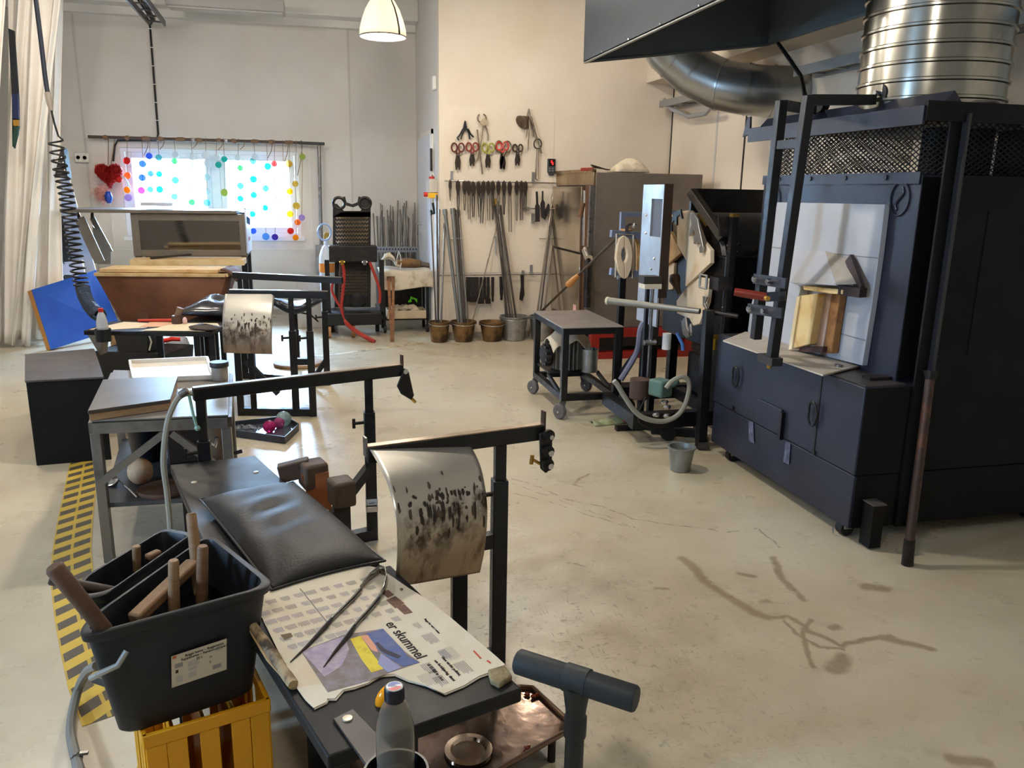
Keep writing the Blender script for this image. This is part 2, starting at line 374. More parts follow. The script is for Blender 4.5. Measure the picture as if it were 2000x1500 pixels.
# steel stand with a T bar that carries the pole's end
r = thing('steel_stand', 'tall bare steel stand with a black T bar at the right of the window', 'stand', at(622,560,y=GY))
p0, p1 = at(623,284,y=GY), at(628,540,y=GY); m = MB(); m.cyl(p0, V((p1.x,GY,0)), .022, 12); m.build('post', STEEL, r)
m = MB(); m.bar(at(584,279,y=GY-.035), at(634,281,y=GY-.035), .035, .035); m.build('cross_bar', BLACK, r, bevel=.004)
q0, q1 = at(616,478,y=GY-.03), at(633,535,y=GY-.03); m = MB(); m.bb(q0.x, GY-.06, q1.z, q1.x, GY-.025, q0.z); m.build('plate', STEEL, r, bevel=.003)
m = MB(); m.lathe([(.17,0),(.17,.012),(.03,.02)], (p1.x,GY-.12,0), n=24); m.build('foot_plate', DARK, r)
# glass discs hung on strings
def glassy(nm, col): return mat('glass_'+nm, col, .12, trans=.45, ior=1.2)
GC = dict(red=(200,40,36), orange=(244,120,50), amber=(250,150,20), lilac=(186,160,226), navy=(50,80,190), magenta=(220,50,130), blue=(70,120,235), sky=(84,160,228), cyan=(40,180,216), aqua=(110,212,220),
  green=(60,176,70), mint=(80,214,150), pale=(196,232,236), clear=(228,238,244), teal=(40,190,180), olive=(170,190,90), pink=(224,150,200), yellow=(246,200,20), gold=(206,170,70), purple=(70,50,160), straw=(230,226,150))
STR = [(250,'red orange amber lilac',[314,343,371,386]), (279,'navy navy magenta',[320,347,372]), (294,'blue blue sky',[305,339,370]), (310,'aqua cyan cyan',[308,340,370]),
 (341,'clear green mint aqua',[302,315,352,384]), (374,'clear pale pale green',[306,325,366,395]), (403,'clear clear pale pale aqua',[303,319,346,374,396]), (424,'clear teal',[309,322]), (437,'teal olive',[311,376]), (467,'clear green mint teal',[308,328,363,388]),
 (496,'clear aqua cyan cyan cyan blue',[306,315,350,381,418,451]), (521,'cyan sky cyan sky',[325,368,406,462]), (537,'red pink pink purple',[320,353,388,463]), (552,'straw pink',[336,430]), (566,'gold yellow yellow red',[320,374,418,451]), (579,'gold gold orange amber',[359,402,434,464]), (588,'olive lilac',[306,425])]
for i, (px, cols, ys) in enumerate(STR):
    cl = cols.split(); top = at(px, 269+(px-250)*.028, y=GY)
    yy = GY-.028
    lab = 'string of %s glass discs, %s of seventeen from the left in the window' % (' and '.join(dict.fromkeys(cl)), ORD[i])
    if len(lab.split()) > 16: lab = 'string of %s glass discs, %s from the left in the window' % (' and '.join(list(dict.fromkeys(cl))[:3]), ORD[i])
    r = thing('glass_garland', lab, 'garland', (top.x, yy, top.z), 0, 'glass disc strings in the window')
    jx = [random.uniform(-3,3) for _ in ys]
    pts = [at(px+j, y_, y=yy) for j, y_ in zip(jx, ys)]
    m = MB(); m.tube([top+V((0,-.03,.024)), top+V((0,-.05,0))] + [p+V((0,.02,0)) for p in pts], .003, 5); m.build('string', mtwine, r)
    if i % 2:
        m = MB(); s0 = at(px+12, 270+(px-250)*.028, y=GY-.03); jn = at(px+2, ys[0]-16, y=GY-.03); m.tube([s0, s0.lerp(jn,.5)+V((.01,0,-.01)), jn], .004, 5); m.build('raffia_tie', mtwine, r)
    for p, cn in zip(pts, cl):
        rr = random.uniform(.036,.045); ax = V((random.uniform(-.25,.25), -1, random.uniform(-.15,.15)))
        m = MB(); m.lathe([(0,-.006),(rr*.7,-.007),(rr,-.003),(rr,.003),(rr*.7,.007),(0,.006)], p, axis=ax, n=20); m.build('glass_disc', glassy(cn, GC[cn]), r, label='%s glass disc' % cn)
# fuzzy red heart and ornaments
def fuzz(mb, c, fn, n, l):
    for _ in range(n):
        p = fn(); d = V((random.gauss(0,1), random.gauss(0,1)-.6, random.gauss(0,1))).normalized(); s_, u_ = perp(d)
        mb.add([p-s_*.006, p+s_*.006, p+d*l], [(0,1,2)])
hc = at(213,340,y=GY-.06)
def hrt(t, k=1): return V((.16*sin(t)**3, 0, (.13*cos(t)-.05*cos(2*t)-.02*cos(3*t)-.01*cos(4*t))))*k*.92
r = thing('tinsel_heart', 'fluffy red tinsel heart hanging at the left end of the pole', 'ornament', hc)
m = MB(); m.prism([hc+hrt(2*pi*k/40)+V((0,-.02,0)) for k in range(40)], (0,.05,0)); m.build('heart', mat('red_tinsel', (176,26,22), .7), r)
m = MB(); fuzz(m, hc, lambda: hc+hrt(random.uniform(0,2*pi), sqrt(random.random()))+V((0,random.uniform(-.035,.03),0)), 5200, .036); o = m.build('tinsel', MATS['red_tinsel'], r); o['kind'] = 'stuff'
m = MB(); t_ = at(212,270,y=GY-.03); m.tube([t_, hc+V((0,0,.1))], .005, 6); m.tube([at(224,272,y=GY-.03), hc+V((.03,0,.1))], .005, 6); m.build('twine', mtwine, r)
m = MB(); p = at(232,350,y=GY-.08); m.ball(p, .04, 14); tag(m.build('glass_ball', glassy('red', GC['red'])), 'small red glass ball hanging below the tinsel heart', 'ornament')
p = at(201,378,y=GY-.05); r = thing('tinsel_ball', 'fluffy pale pink tinsel ball under the red heart', 'ornament', p)
m = MB(); m.ball(p, .075, 14, (.9,.6,1.15)); m.build('ball', mat('pink_tinsel', (226,170,160), .8), r); m = MB(); fuzz(m, p, lambda: p+V((random.gauss(0,.04),random.gauss(0,.03),random.gauss(0,.045))), 1800, .034); o = m.build('tinsel', MATS['pink_tinsel'], r); o['kind'] = 'stuff'
m = MB(); p = at(212,384,y=GY-.1); m.lathe([(.012,.06),(.03,.05),(.045,.01),(.045,-.03),(.02,-.075)], p, n=16); tag(m.build('glass_bell', mat('deep_blue_glass', (24,60,150), .15)), 'dark blue glass bell hanging under the pink tinsel ball', 'ornament')
m = MB(); p0, p1 = at(243,346,y=GY-.1), at(255,368,y=GY-.1); m.tube([p0,p1], .011, 8); tag(m.build('glass_rod_ornament', glassy('clear', GC['clear'])), 'short clear glass stick hanging askew at the window\'s left edge', 'ornament')
# wall socket and conduit
p = at(161,308,y=WY); r = thing('wall_socket', 'white double wall socket left of the window', 'socket', (p.x, WY, p.z-.06))
m = MB(); m.bb(p.x-.075, WY-.045, p.z-.055, p.x+.075, WY, p.z+.055); m.build('socket_box', WHITE, r, bevel=.01)
for sx in (-.035,.035):
    m = MB(); m.lathe([(.026,0),(.026,.004),(.021,.004),(.02,-.004)], (p.x+sx, WY-.045, p.z), axis=(0,-1,0), n=20); m.build('outlet', mat('grey_socket', (214,210,200), .5), r)
m = MB(); ps = [at(290,42,y=WY-.02), at(293,52,y=WY-.02), at(309,262,y=WY-.02), at(305,274,y=WY-.02), at(230,274,y=WY-.03), at(224,285,y=WY-.03), at(221,315,y=WY-.03)]
m.tube(ps, .012, 8)
r = thing('black_cable', 'black cable running down the wall to the curtain pole', 'cable', ps[2]); m.build('cable', BLACK, r)
for k in range(6):
    m = MB(); p = ps[1].lerp(ps[2], .02+.17*k); m.box(p, (.04,.03,.008)); m.build('clip', WHITE, r)
# cable ladder under the ceiling and unlit strip light
a0, a1 = at(252,0,y=9.0), at(290,42,y=10.3); b0, b1 = at(287,0,y=9.2), at(322,46,y=10.3)
r = thing('cable_ladder', 'grey cable ladder running along the ceiling to the window wall', 'cable ladder', a1)
mg = mat('grey_galvanised', (110,110,110), .55, .4); m = MB()
for q0, q1 in ((a0,a1),(b0,b1)): 
    m = MB(); m.bar(q0+(q0-q1)*.5, q1, .02, .06); m.build('side_rail', mg, r)
for k in range(6):
    m = MB(); t_ = -.45+.28*k; m.bar(a0.lerp(a1,t_), b0.lerp(b1,t_), .03, .015); m.build('rung', mg, r)
for k in range(3):
    m = MB(); o_ = V((.05+.03*k,0,.03)); m.tube([a0+(a0-a1)*.5+o_, a0+o_+V((.01,0,.01)), a1+o_*.6+V((0,.0,.01)), at(292,50,y=WY-.02)], .012, 6); m.build('cable', BLACK, r)
a0, a1 = at(325,8,y=9.75), at(556,18,y=9.75)
r = thing('strip_light', 'long unlit grey strip light under the ceiling before the window wall', 'lamp', a0)
m = MB(); m.bb(a0.x, 9.65, a0.z-.02, a1.x, 9.93, a0.z+.10); m.build('housing', mat('grey_white_enamel', (176,172,168), .5), r, bevel=.01)
m = MB(); m.bb(a0.x+.02, 9.69, a0.z-.035, a1.x-.02, 9.89, a0.z-.021); m.build('diffuser', mat('dull_diffuser', (190,186,178), .35), r)
# ---- rods standing in the rack
mrod = mat('grey_rod', (148,144,140), .4, .7, n=(6,(96,88,80),.45,.8))
r = thing('rod_rack', 'grey perforated angle rail rack against the window wall', 'rack', (.95, 10.4, 0))
xa, xb = at(733,487,y=10.3).x, at(817,487,y=10.3).x; zr = at(775,487,y=10.3).z
m = MB(); m.bb(xa,10.29,zr-.03,xb,10.295,zr+.035); m.bb(xa,10.29,zr-.035,xb,10.33,zr-.03); m.build('rail', mat('blue_grey_steel', (140,146,156), .45, .5), r)
m = MB(); m.bb(xa,10.25,.10,xb,10.59,.13); m.build('shelf', MATS['blue_grey_steel'], r)
for x in (xa,xb-.03):
    m = MB(); m.bb(x,10.295,0,x+.03,10.325,zr); m.build('upright', MATS['blue_grey_steel'], r)
for k in range(14):
    m = MB(); x = xa+.03+(xb-xa-.06)*k/13; m.bb(x-.008,10.286,zr-.008,x+.008,10.29,zr+.012); m.build('slot', mat('dark_slot', (40,42,46), .8), r)
for k in range(32):
    x0 = xa+.03+(xb-xa-.06)*k/31; x1 = min(max(x0+random.uniform(-.09,.09), xa), xb-.02); h = random.uniform(1.2,1.46)
    y0 = 10.36+.16*random.random(); m = MB(); m.tube([V((x0,y0,.131)), V((x1,10.45+.14*random.random(),h))], random.uniform(.007,.012), 6)
    tag(m.build('glass_rod', mrod), 'thin grey pipe standing in the rack by the side door', 'pipe', 'thin pipes in the rack')
# ---- torch trolley with two perforated black panels
CYT = 9.0
def cp(px, py, dy=0): return at(px, py, y=CYT+dy)
r = thing('torch_trolley', 'black trolley with two perforated black panels standing upright and thick red hoses', 'trolley', (cp(690,640).x, CYT, 0))
mdk = mat('blackened_metal', (30,28,27), .45, .35, n=(20,(60,52,46),.5,.8))
def wavy(name, x0, x1, y0, y1, rows, rx0, rx1, ry0, ry1, mm, dy, ears):
    """panel with rows of wavy slots; pixel frame"""
    m = MB()
    nz = rows
    # solid strips between the slots, zig-zag edged
    def zz(px, row, top): 
        base = ry0+(ry1-ry0)*row/nz
        return base
    px_n = 22
    d = V((0,.02,0))
    lft, rgt = rx0, rx1
    m.prism([cp(x0,y0,dy), cp(lft,y0,dy), cp(lft,y1,dy), cp(x0,y1,dy)], d); m.prism([cp(rgt,y0,dy), cp(x1,y0,dy), cp(x1,y1,dy), cp(rgt,y1,dy)], d)
    m.prism([cp(lft,y0,dy), cp(rgt,y0,dy), cp(rgt,ry0,dy), cp(lft,ry0,dy)], d); m.prism([cp(lft,ry1,dy), cp(rgt,ry1,dy), cp(rgt,y1,dy), cp(lft,y1,dy)], d)
    st = (ry1-ry0)/nz
    for k in range(nz):
        yb = ry0+st*k
        vs = []; fs = []
        for j in range(px_n+1):
            x = lft+(rgt-lft)*j/px_n; w = 1.6 if j % 2 else -1.6
            for yy in (yb+st*.42+w, yb+st+w): vs += [cp(x,yy,dy), cp(x,yy,dy)+d]
        for j in range(px_n):
            q = 4*j; fs += [(q,q+2,q+6,q+4),(q+1,q+5,q+7,q+3),(q,q+4,q+5,q+1),(q+2,q+3,q+7,q+6)]
        m.add(vs, fs)
    if ears:
        for ex in (662, 713):
            e_ = cp(ex,397,dy)+V((0,.01,0)); m.tube([e_+V((.06*cos(q_*pi/14),0,.06*sin(q_*pi/14))) for q_ in range(28)], .016, 8, closed=True)
            if ex > 700: m.lathe([(0,0),(.05,0),(.05,.008),(0,.008)], e_, axis=(0,1,0), n=24)
        m.prism([cp(650,398,dy), cp(658,398,dy), cp(672,412,dy), cp(704,412,dy), cp(714,398,dy), cp(724,398,dy), cp(724,424,dy), cp(650,424,dy)], d)
        m.prism([cp(670,384,dy), cp(674,384,dy), cp(677,395,dy), cp(688,399,dy), cp(698,395,dy), cp(700,384,dy), cp(704,384,dy), cp(702,400,dy), cp(690,405,dy), cp(674,401,dy)], d)
    return m.build(name, mm, r)
o = wavy('slotted_panel', 650, 724, 414, 490, 8, 656, 719, 424, 486, mdk, 0, True); o['label'] = 'upper perforated black panel with two round holes'
o = wavy('slotted_panel', 654, 724, 512, 600, 8, 661, 718, 530, 578, mdk, .02, False); o['label'] = 'lower perforated panel'
mlit = mat('hazy_steel_sheet', (206,180,140), .5, .3, n=(3,(150,120,86),.4,.7))
m = MB(); q0, q1 = cp(655,418,.12), cp(722,598,.12); m.bb(q0.x,CYT+.12,q1.z,q1.x,CYT+.13,q0.z); m.build('back_sheet', mlit, r)
q0, q1 = cp(642,480,-.16), cp(737,512,-.16); m = MB(); m.bb(q0.x,CYT-.16,q1.z,q1.x,CYT+.0,q0.z); m.build('burner_tray', mdk, r, bevel=.01)
q0, q1 = cp(636,606,-.18), cp(746,640,-.18); m = MB(); m.bb(q0.x,CYT-.2,.14,q1.x,CYT+.26,.27); m.build('base_shelf', BLACK, r, bevel=.008)
for px in (640,745):
    x = cp(px,560).x; m = MB(); m.bb(x-.025,CYT-.1,.27,x+.025,CYT-.05,.84); m.build('post', BLACK, r)
mwh = mat('tan_caster', (170,122,78), .6)
for px, dy in ((643,-.15),(690,-.15),(737,.2),(650,.2)):
    x = cp(px,650,dy).x; m = MB(); m.lathe([(.02,-.02),(.068,-.02),(.07,0),(.068,.02),(.02,.02)], (x,CYT+dy,.07), axis=(1,0,0), n=18); m.build('caster', mwh if dy < 0 else RUBBER, r)
    m = MB(); m.bar((x,CYT+dy,.07), (x,CYT+dy,.15), .05, .02); m.build('caster_fork', DARK, r)
def hose(name, pts, rad, mm, par=None, dy=-.2, n=8, lab=None):
    P = [p if isinstance(p, V) else at(p[0], p[1], y=CYT+dy) for p in pts]
    Q = []
    for i in range(len(P)-1):
        p0, p1, p2, p3 = P[max(i-1,0)], P[i], P[i+1], P[min(i+2,len(P)-1)]
        for k in range(5):
            t = k/5; Q.append(.5*((2*p1)+(p2-p0)*t+(2*p0-5*p1+4*p2-p3)*t*t+(3*p1-p0-3*p2+p3)*t*t*t))
    Q.append(P[-1])
    return MB().tube(Q, rad, n).build(name, mm, par, label=lab)
mred = mat('red_hose_rubber', (150,42,32), .5); mdh = mat('dark_hose', (60,44,40), .5)
hose('hose', [(668,512),(672,535),(670,570),(667,600),(676,630)] + [at(700,650,y=CYT-.4), at(732,668,y=CYT-.52)], [.018]*20+[.024]*11, mred, r)
hose('hose', [(722,512),(733,540),(742,570),(741,592)], .016, mred, r)
hose('hose', [(652,545),(648,565),(656,585),(668,605)], .014, mred, r)
hose('hose', [(665,512),(664,545),(663,585),(672,606)], .013, mdh, r)
for px in (668,712):
    p = cp(px,508,-.2); m = MB(); m.cyl(p, p+V((0,0,-.05)), .022, 10); m.cyl(p+V((-.03,0,-.02)), p+V((.03,0,-.02)), .012, 8); m.build('valve', CHROME if px > 700 else BRASS, r)
m = MB(); p = cp(698,585,-.05); m.lathe([(.03,0),(.075,0),(.08,.03),(.03,.04)], p, axis=(0,-1,0), n=20); m.build('hose_reel', BLACK, r)
# gas bottle behind it
p = at(641,560,y=9.35); r = thing('gas_bottle', 'white and blue gas bottle half hidden behind the slotted panels', 'gas bottle', (p.x,9.35,0))
m = MB(); m.lathe([(.09,0),(.09,.78),(.085,.86),(.05,.95),(.025,.97),(.02,1.03)], (p.x,9.35,0), n=24); m.build('body', mat('white_blue_enamel', (206,214,226), .35), r)
m = MB(); m.lathe([(.028,1.03),(.03,1.1),(.012,1.11)], (p.x,9.35,0), n=12); m.build('valve', BRASS, r)
m = MB(); m.tube([V((p.x-.02+.07*cos(k*pi/12), 9.24, 1.12+.09*sin(k*pi/12))) for k in range(24)], .010, 8, closed=True); m.build('carry_ring', mat('pale_blue_plastic', (150,180,230), .3), r)
m = MB(); q = at(640,500,y=9.35); m.lathe([(.093,-.05),(.093,.05)], (p.x,9.35,.72), n=24); m.build('orange_band', mat('orange_label', (214,130,50), .5), r)
# ---- black trolley with the canvas cloth
TY2 = 9.05
def tp(px, py, dy=0): return at(px, py, y=TY2+dy)
x0, x1 = tp(748,600).x, tp(838,600).x
r = thing('tool_trolley', 'black wheeled tool trolley standing under the dirty canvas cloth', 'trolley', ((x0+x1)/2, TY2, 0))
zt = tp(790,536).z; zs = tp(790,622).z
for x in (x0,x1-.03):
    for dy in (-.0,.36):
        m = MB(); m.bb(x,TY2+dy,.10,x+.03,TY2+dy+.03,zt); m.build('leg', BLACK, r)
m = MB(); m.bb(x0,TY2,zt-.02,x1,TY2+.39,zt); m.build('top', BLACK, r)
m = MB(); m.bb(x0,TY2,zs-.02,x1,TY2+.39,zs); m.build('shelf', BLACK, r)
m = MB(); m.bb(x0+.04,TY2+.33,zs,x1-.04,TY2+.36,zt-.05); m.build('back_panel', mdk, r)
for x in (x0+.02,x1-.02):
    for dy in (.02,.36):
        m = MB(); m.lathe([(.015,-.014),(.045,-.014),(.047,0),(.045,.014),(.015,.014)], (x,TY2+dy,.047), axis=(1,0,0), n=16); m.build('caster', RUBBER, r)
        m = MB(); m.bar((x,TY2+dy,.047),(x,TY2+dy,.11),.035,.015); m.build('caster_fork', DARK, r)
# canvas draped over the top
def clothf(u, v):
    x = x0-.03+(x1-x0+.06)*u
    w = .012*sin(u*17)+.01*sin(u*7+1)
    if v < .45: return V((x, TY2+.40-.44*v/.45, zt+.035+.012*sin(u*9)+.01*sin(v*14+u*5)))
    t = (v-.45)/.55; return V((x+.02*t, TY2-.045-.01*t+w*t, zt+.03-.185*t*(1+.10*sin(u*5+.5))))
m = MB(); m.grid(clothf, 30, 24); tag(m.build('canvas_cloth', CLOTH, solid=.012), 'scorched cream canvas cloth draped over the black tool trolley', 'cloth')
mgl = mat('brown_leather', (112,80,40), .7, n=(9,(60,42,24),.45,.75)); zc = zt+.07
p = tp(806,0,.12); m = MB(); gx = tp(800,520,.1).x
m.tube([(gx-.13,TY2+.16,zc+.04),(gx-.05,TY2+.12,zc+.05),(gx+.06,TY2+.08,zc+.045),(gx+.12,TY2+.06,zc+.04)], [.035,.055,.05,.04], 12); tag(m.build('leather_gauntlet', mgl), 'rolled brown leather gauntlet lying on the canvas cloth', 'glove')
m = MB(); gx2 = tp(822,522,.2).x; m.tube([(gx2-.08,TY2+.26,zc+.015),(gx2,TY2+.22,zc+.02),(gx2+.1,TY2+.18,zc+.01),(gx2+.14,TY2+.16,zc+.005)], [.02,.035,.03,.012], 10); tag(m.build('work_glove', mat('grey_brown_glove', (96,84,74), .8)), 'flat grey brown work glove at the right on the canvas', 'glove')
m = MB(); gx3 = tp(763,505,.1).x
m.grid(lambda u,v: V((gx3-.1+.2*u, TY2+.05+.2*v, zc+.02+.14*sin(pi*min(1,u*1.2+.05))**.5*(.75+.25*sin(v*6))+.012*sin(u*25)*sin(v*16))), 16, 12); tag(m.build('white_rag', CLOTH, solid=.01), 'crumpled white rag piled on the canvas beside the gauntlet', 'rag')
for k, (px, h) in enumerate(((752,500),(775,490))):
    q = tp(px,512,.1); m = MB(); m.tube([tp(px,520,.1), tp(px,505,.1), tp(px+4,h,.1), tp(px+(0 if k == 0 else 7),h+8,.1)] + ([tp(px+9,512,.1), tp(px-1,560,-.08)] if k else []), .005, 6); tag(m.build('bent_wire', mat('white_wire', (220,216,206), .5)), ['short pale wire sticking up from the white rag','long pale wire hooked over the canvas edge'][k], 'wire')
# box on the lower shelf
q0, q1 = tp(756,601), tp(832,621); r = thing('cardboard_tray', 'shallow pale cardboard tray of scraps on the trolley shelf', 'box', ((q0.x+q1.x)/2, TY2+.15, zs))
m = MB(); hb = .09
m.bb(q0.x,TY2-.02,zs+.001,q1.x,TY2-.01,zs+hb); m.bb(q0.x,TY2+.28,zs+.001,q1.x,TY2+.29,zs+hb); m.bb(q0.x,TY2-.01,zs+.001,q0.x+.01,TY2+.28,zs+hb); m.bb(q1.x-.01,TY2-.01,zs+.001,q1.x,TY2+.28,zs+hb); m.bb(q0.x+.01,TY2-.01,zs+.001,q1.x-.01,TY2+.28,zs+.01); m.build('tray', mat('pale_card', (196,176,146), .8), r)
mscrap = mat('crumpled_paper', (196,178,150), .85, n=(14,(120,100,76),.5,.7))
for k in range(7):
    c_ = V((q0.x+.07+(q1.x-q0.x-.14)*((k*.37) % 1), TY2+.06+.16*((k*.61) % 1), zs+.08+.03*((k*.43) % 1))); m = MB(); m.ball(c_, .05, 8, (1.1,.9,.8)); tag(m.build('paper_scrap', mscrap, jit=.012), 'crumpled paper scrap in the cardboard tray on the trolley', 'scrap', 'paper scraps in the tray')
m = MB()
for k in range(4):
    a_ = k*.8; c_ = tp(806,585,.1); m.tube([c_+V((-.05+.01*k,0,-.03)), c_+V((-.02,.0,.012+.007*k)), c_+V((.02,.02*k-.02,.01)), c_+V((.05,.0,-.03+.01*k))], .007, 6)
tag(m.build('green_straps', mat('lime_plastic', (110,210,40), .5)), 'bundle of lime green straps on the paper scraps', 'strap')
# rusty flat tongs standing on the floor, leaning on the cloth
f0 = at(765,668,z=0); r = thing('flat_tongs', 'rusty flat-legged tongs leaning against the canvas cloth', 'tongs', f0)
tp_ = at(768,548,y=f0.y+.25); m = MB()
for s_ in (-.035,.02): 
    m = MB(); t0 = V((tp_.x+s_, TY2-.09, tp_.z)); m.bar(V((f0.x+s_*.15+.008, f0.y, .0)), t0, .03, .012); m.build('leg', RUST, r)
m = MB(); m.box((tp_.x-.008,TY2-.09,tp_.z), (.09,.012,.05)); m.build('bow', RUST, r)
# saddle stool
f0 = at(582,712,z=0); r = thing('saddle_stool', 'black saddle stool on a round wooden base behind the far bench', 'stool', f0)
m = MB(); m.lathe([(.0,0),(.2,0),(.22,.008),(.22,.028),(.2,.035),(0,.035)], f0, n=36); m.build('base', WOOD, r)
zs2 = at(570,592,y=f0.y).z
m = MB(); m.lathe([(.055,.035),(.055,.045),(.022,.05),(.022,.32),(.016,.33),(.016,zs2-.06)], f0, n=16); m.build('column', BLACK, r)
m = MB(); m.grid(lambda u,v: V((f0.x+.24*(2*u-1)*sqrt(max(0,1-.75*(2*v-1)**2)), f0.y+.19*(2*v-1), zs2-.02+.07*(2*u-1)**2*(1.2-.5*v)-.03*(2*v-1)**2)), 16, 12); m.build('seat', mat('black_vinyl', (28,32,42), .3), r, solid=.07, subdiv=1)
m = MB(); m.tube([f0+V((.0,0,zs2-.08)), f0+V((.13,-.05,zs2-.1)), f0+V((.2,-.1,zs2-.16))], .008, 8); m.build('lever', BLACK, r)
# grey box behind the bench and a small clamp, red scraper handle
q = at(606,555,y=9.6); r = thing('grey_bin', 'low grey box on the floor behind the far bench', 'box', (q.x,9.6,0))
m = MB(); m.bb(q.x-.16,9.5,.0,q.x+.16,9.8,at(606,549,y=9.5).z); m.build('box', mat('grey_card', (172,166,160), .8), r, bevel=.004)
m = MB(); zz_ = at(606,549,y=9.5).z; m.bb(q.x-.165,9.495,zz_,q.x+.165,9.805,zz_+.03); m.build('lid', MATS['grey_card'], r, bevel=.004)
# ================================================================ left side: curtain, boards, hose, steel cabinet, trough, black box
mcur = mat('white_curtain', (242,236,228), .9, n=(2,(230,222,210),.4,.7), bump=(60,.1))
def curtain(xs_t, xs_b, y, ztop, zbot, folds, amp, lab, ph=0):
    def f(u, v):
        k = v; x = (xs_t[0]+(xs_t[1]-xs_t[0])*u)*(1-k) + (xs_b[0]+(xs_b[1]-xs_b[0])*u)*k
        w = amp*sin(u*folds*2*pi+ph+.6*sin(v*3)) + amp*.4*sin(u*folds*4.4*pi+v*2)
        return V((x+.02*sin(v*5+u*9), y+w, ztop+(zbot-ztop)*v + .03*sin(u*11)*v))
    m = MB(); m.grid(f, 64, 30); return tag(m.build('curtain', mcur, solid=.006), lab, 'curtain', 'white curtains on the left')
yc = 8.75
curtain((at(26,30,y=yc).x, at(134,30,y=yc).x), (at(-2,660,y=yc).x, at(52,660,y=yc).x), yc, 3.5, .04, 3, .05, 'white curtain hanging to the floor, the nearer and wider of the two')
curtain((at(70,30,y=9.0).x, at(128,30,y=9.0).x), (at(48,660,y=9.0).x, at(118,660,y=9.0).x), 9.0, 3.5, .06, 2, .05, 'white curtain behind the first one, gathered beside the leaning boards', 1)
x0 = at(-150,300,y=8.3).x; x1 = at(24,300,y=8.3).x
curtain((x0, at(26,20,y=8.3).x), (x0, at(-30,600,y=8.3).x), 8.3, 3.5, .05, 4, .05, 'white curtain cut by the left edge of the photo', 2)
# curtain track
m = MB(); m.bb(-4.6,8.65,3.5,at(134,30,y=yc).x+.05,8.7,3.53); tag(m.build('curtain_track', mtrim), 'white track that carries the curtains', 'curtain rail')
# dark strap between the curtains
y = 8.45; r = thing('hanging_strap', 'long dark strap with a blue pouch hanging between the white curtains', 'strap', at(30,290,y=y))
m = MB(); m.prism([at(a,b_,y=y) for a,b_ in ((16,55),(27,60),(36,190),(37,250),(28,290),(24,285),(23,190))], (0,.03,0)); m.build('strap', mat('black_webbing', (22,24,28), .8), r)
m = MB(); m.prism([at(a,b_,y=y-.03) for a,b_ in ((23,183),(34,183),(36,232),(24,232))], (0,.03,0)); m.build('pouch', mat('navy_cloth', (26,34,70), .8), r)
m = MB(); m.prism([at(a,b_,y=y-.03) for a,b_ in ((25,234),(36,234),(36,246),(26,246))], (0,.03,0)); m.build('yellow_tab', mat('ochre_tab', (150,110,30), .7), r)
m = MB(); m.prism([at(a,b_,y=y-.03) for a,b_ in ((26,247),(36,247),(35,262),(28,288),(25,280))], (0,.03,0)); m.build('green_tail', mat('dark_green_cloth', (24,58,48), .8), r)
# black studded triangle behind the hose
y = 8.6; r = thing('studded_case', 'black studded case corner half hidden behind the coiled air hose', 'case', at(118,345,y=y))
m = MB(); m.prism([at(a,b_,y=y) for a,b_ in ((119,288),(124,290),(132,347),(106,347))], (0,.14,0)); m.build('case', mat('black_case', (34,34,36), .6), r)
for a,b_ in ((120,308),(123,318),(126,333)):
    m = MB(); m.ball(at(a,b_,y=y-.002), .012, 8); m.build('stud', CHROME, r)
# leaning boards
def board(name, lab, quad, ys, th, mface, medge=None, group=None):
    """quad px TL,TR,BR,BL; ys = (top, bottom) depth"""
    ys = ys if len(ys) == 4 else (ys[0], ys[0], ys[1], ys[1]); P = [at(*q_, y=y_) for q_, y_ in zip(quad, ys)]
    nrm = (P[1]-P[0]).cross(P[3]-P[0]).normalized(); nrm = nrm if nrm.y > 0 else -nrm
    r = thing(name, lab, 'board', (P[3]+P[2])/2)
    m = MB(); m.prism(P, nrm*.006); m.build('face', mface, r)
    m = MB(); m.prism([p+nrm*.0062 for p in P], nrm*th); m.build('edge_frame', medge or mface, r, bevel=.003)
    return r
mwb = mat('skylit_white_board', (190,204,240), .45); mpine = mat('pine_edge', (196,140,76), .6)  # skylight's blue is put into the white panel's colour
P0 = at(110,540,y=9.25)
board('leaning_board', 'tall white panel leaning behind the blue board and coiled hose', ((94,350),(134,345),(196,560),(150,575)), (9.95,9.75), .03, mwb, mpine)
board('leaning_board', 'narrow dark board edge behind the tall white leaning panel', ((100,440),(118,420),(150,560),(128,560)), (9.8,9.55), .02, mat('dark_board', (30,28,32), .6))
board('leaning_board', 'pale lavender white board standing just behind the blue board', ((88,516),(160,508),(186,640),(112,660)), (9.6,9.55), .04, mat('lavender_board', (206,204,224), .5), mpine)
m = MB()
for px, py in ((93,506),(115,510)):
    m = MB(); q = at(px,py,y=9.58); m.tube([q+V((-.03,0,.03)), q+V((-.02,0,.06)), q+V((.02,0,.05)), q+V((.05,.0,-.03))], .006, 6); tag(m.build('wire_hook', BLACK), 'bent black wire hook on the lavender board, %s of the two' % ('left' if px == 93 else 'right'), 'hook')
mblue = mat('blue_board_face', (14,62,156), .6, n=(1.2,(26,88,180),.35,.75))
bl = board('leaning_board', 'large blue painted board with a pine edge leaning askew at the curtain', ((62,566),(188,527),(236,640),(100,683)), (8.62,9.3,9.2,8.52), .06, mblue, mpine)
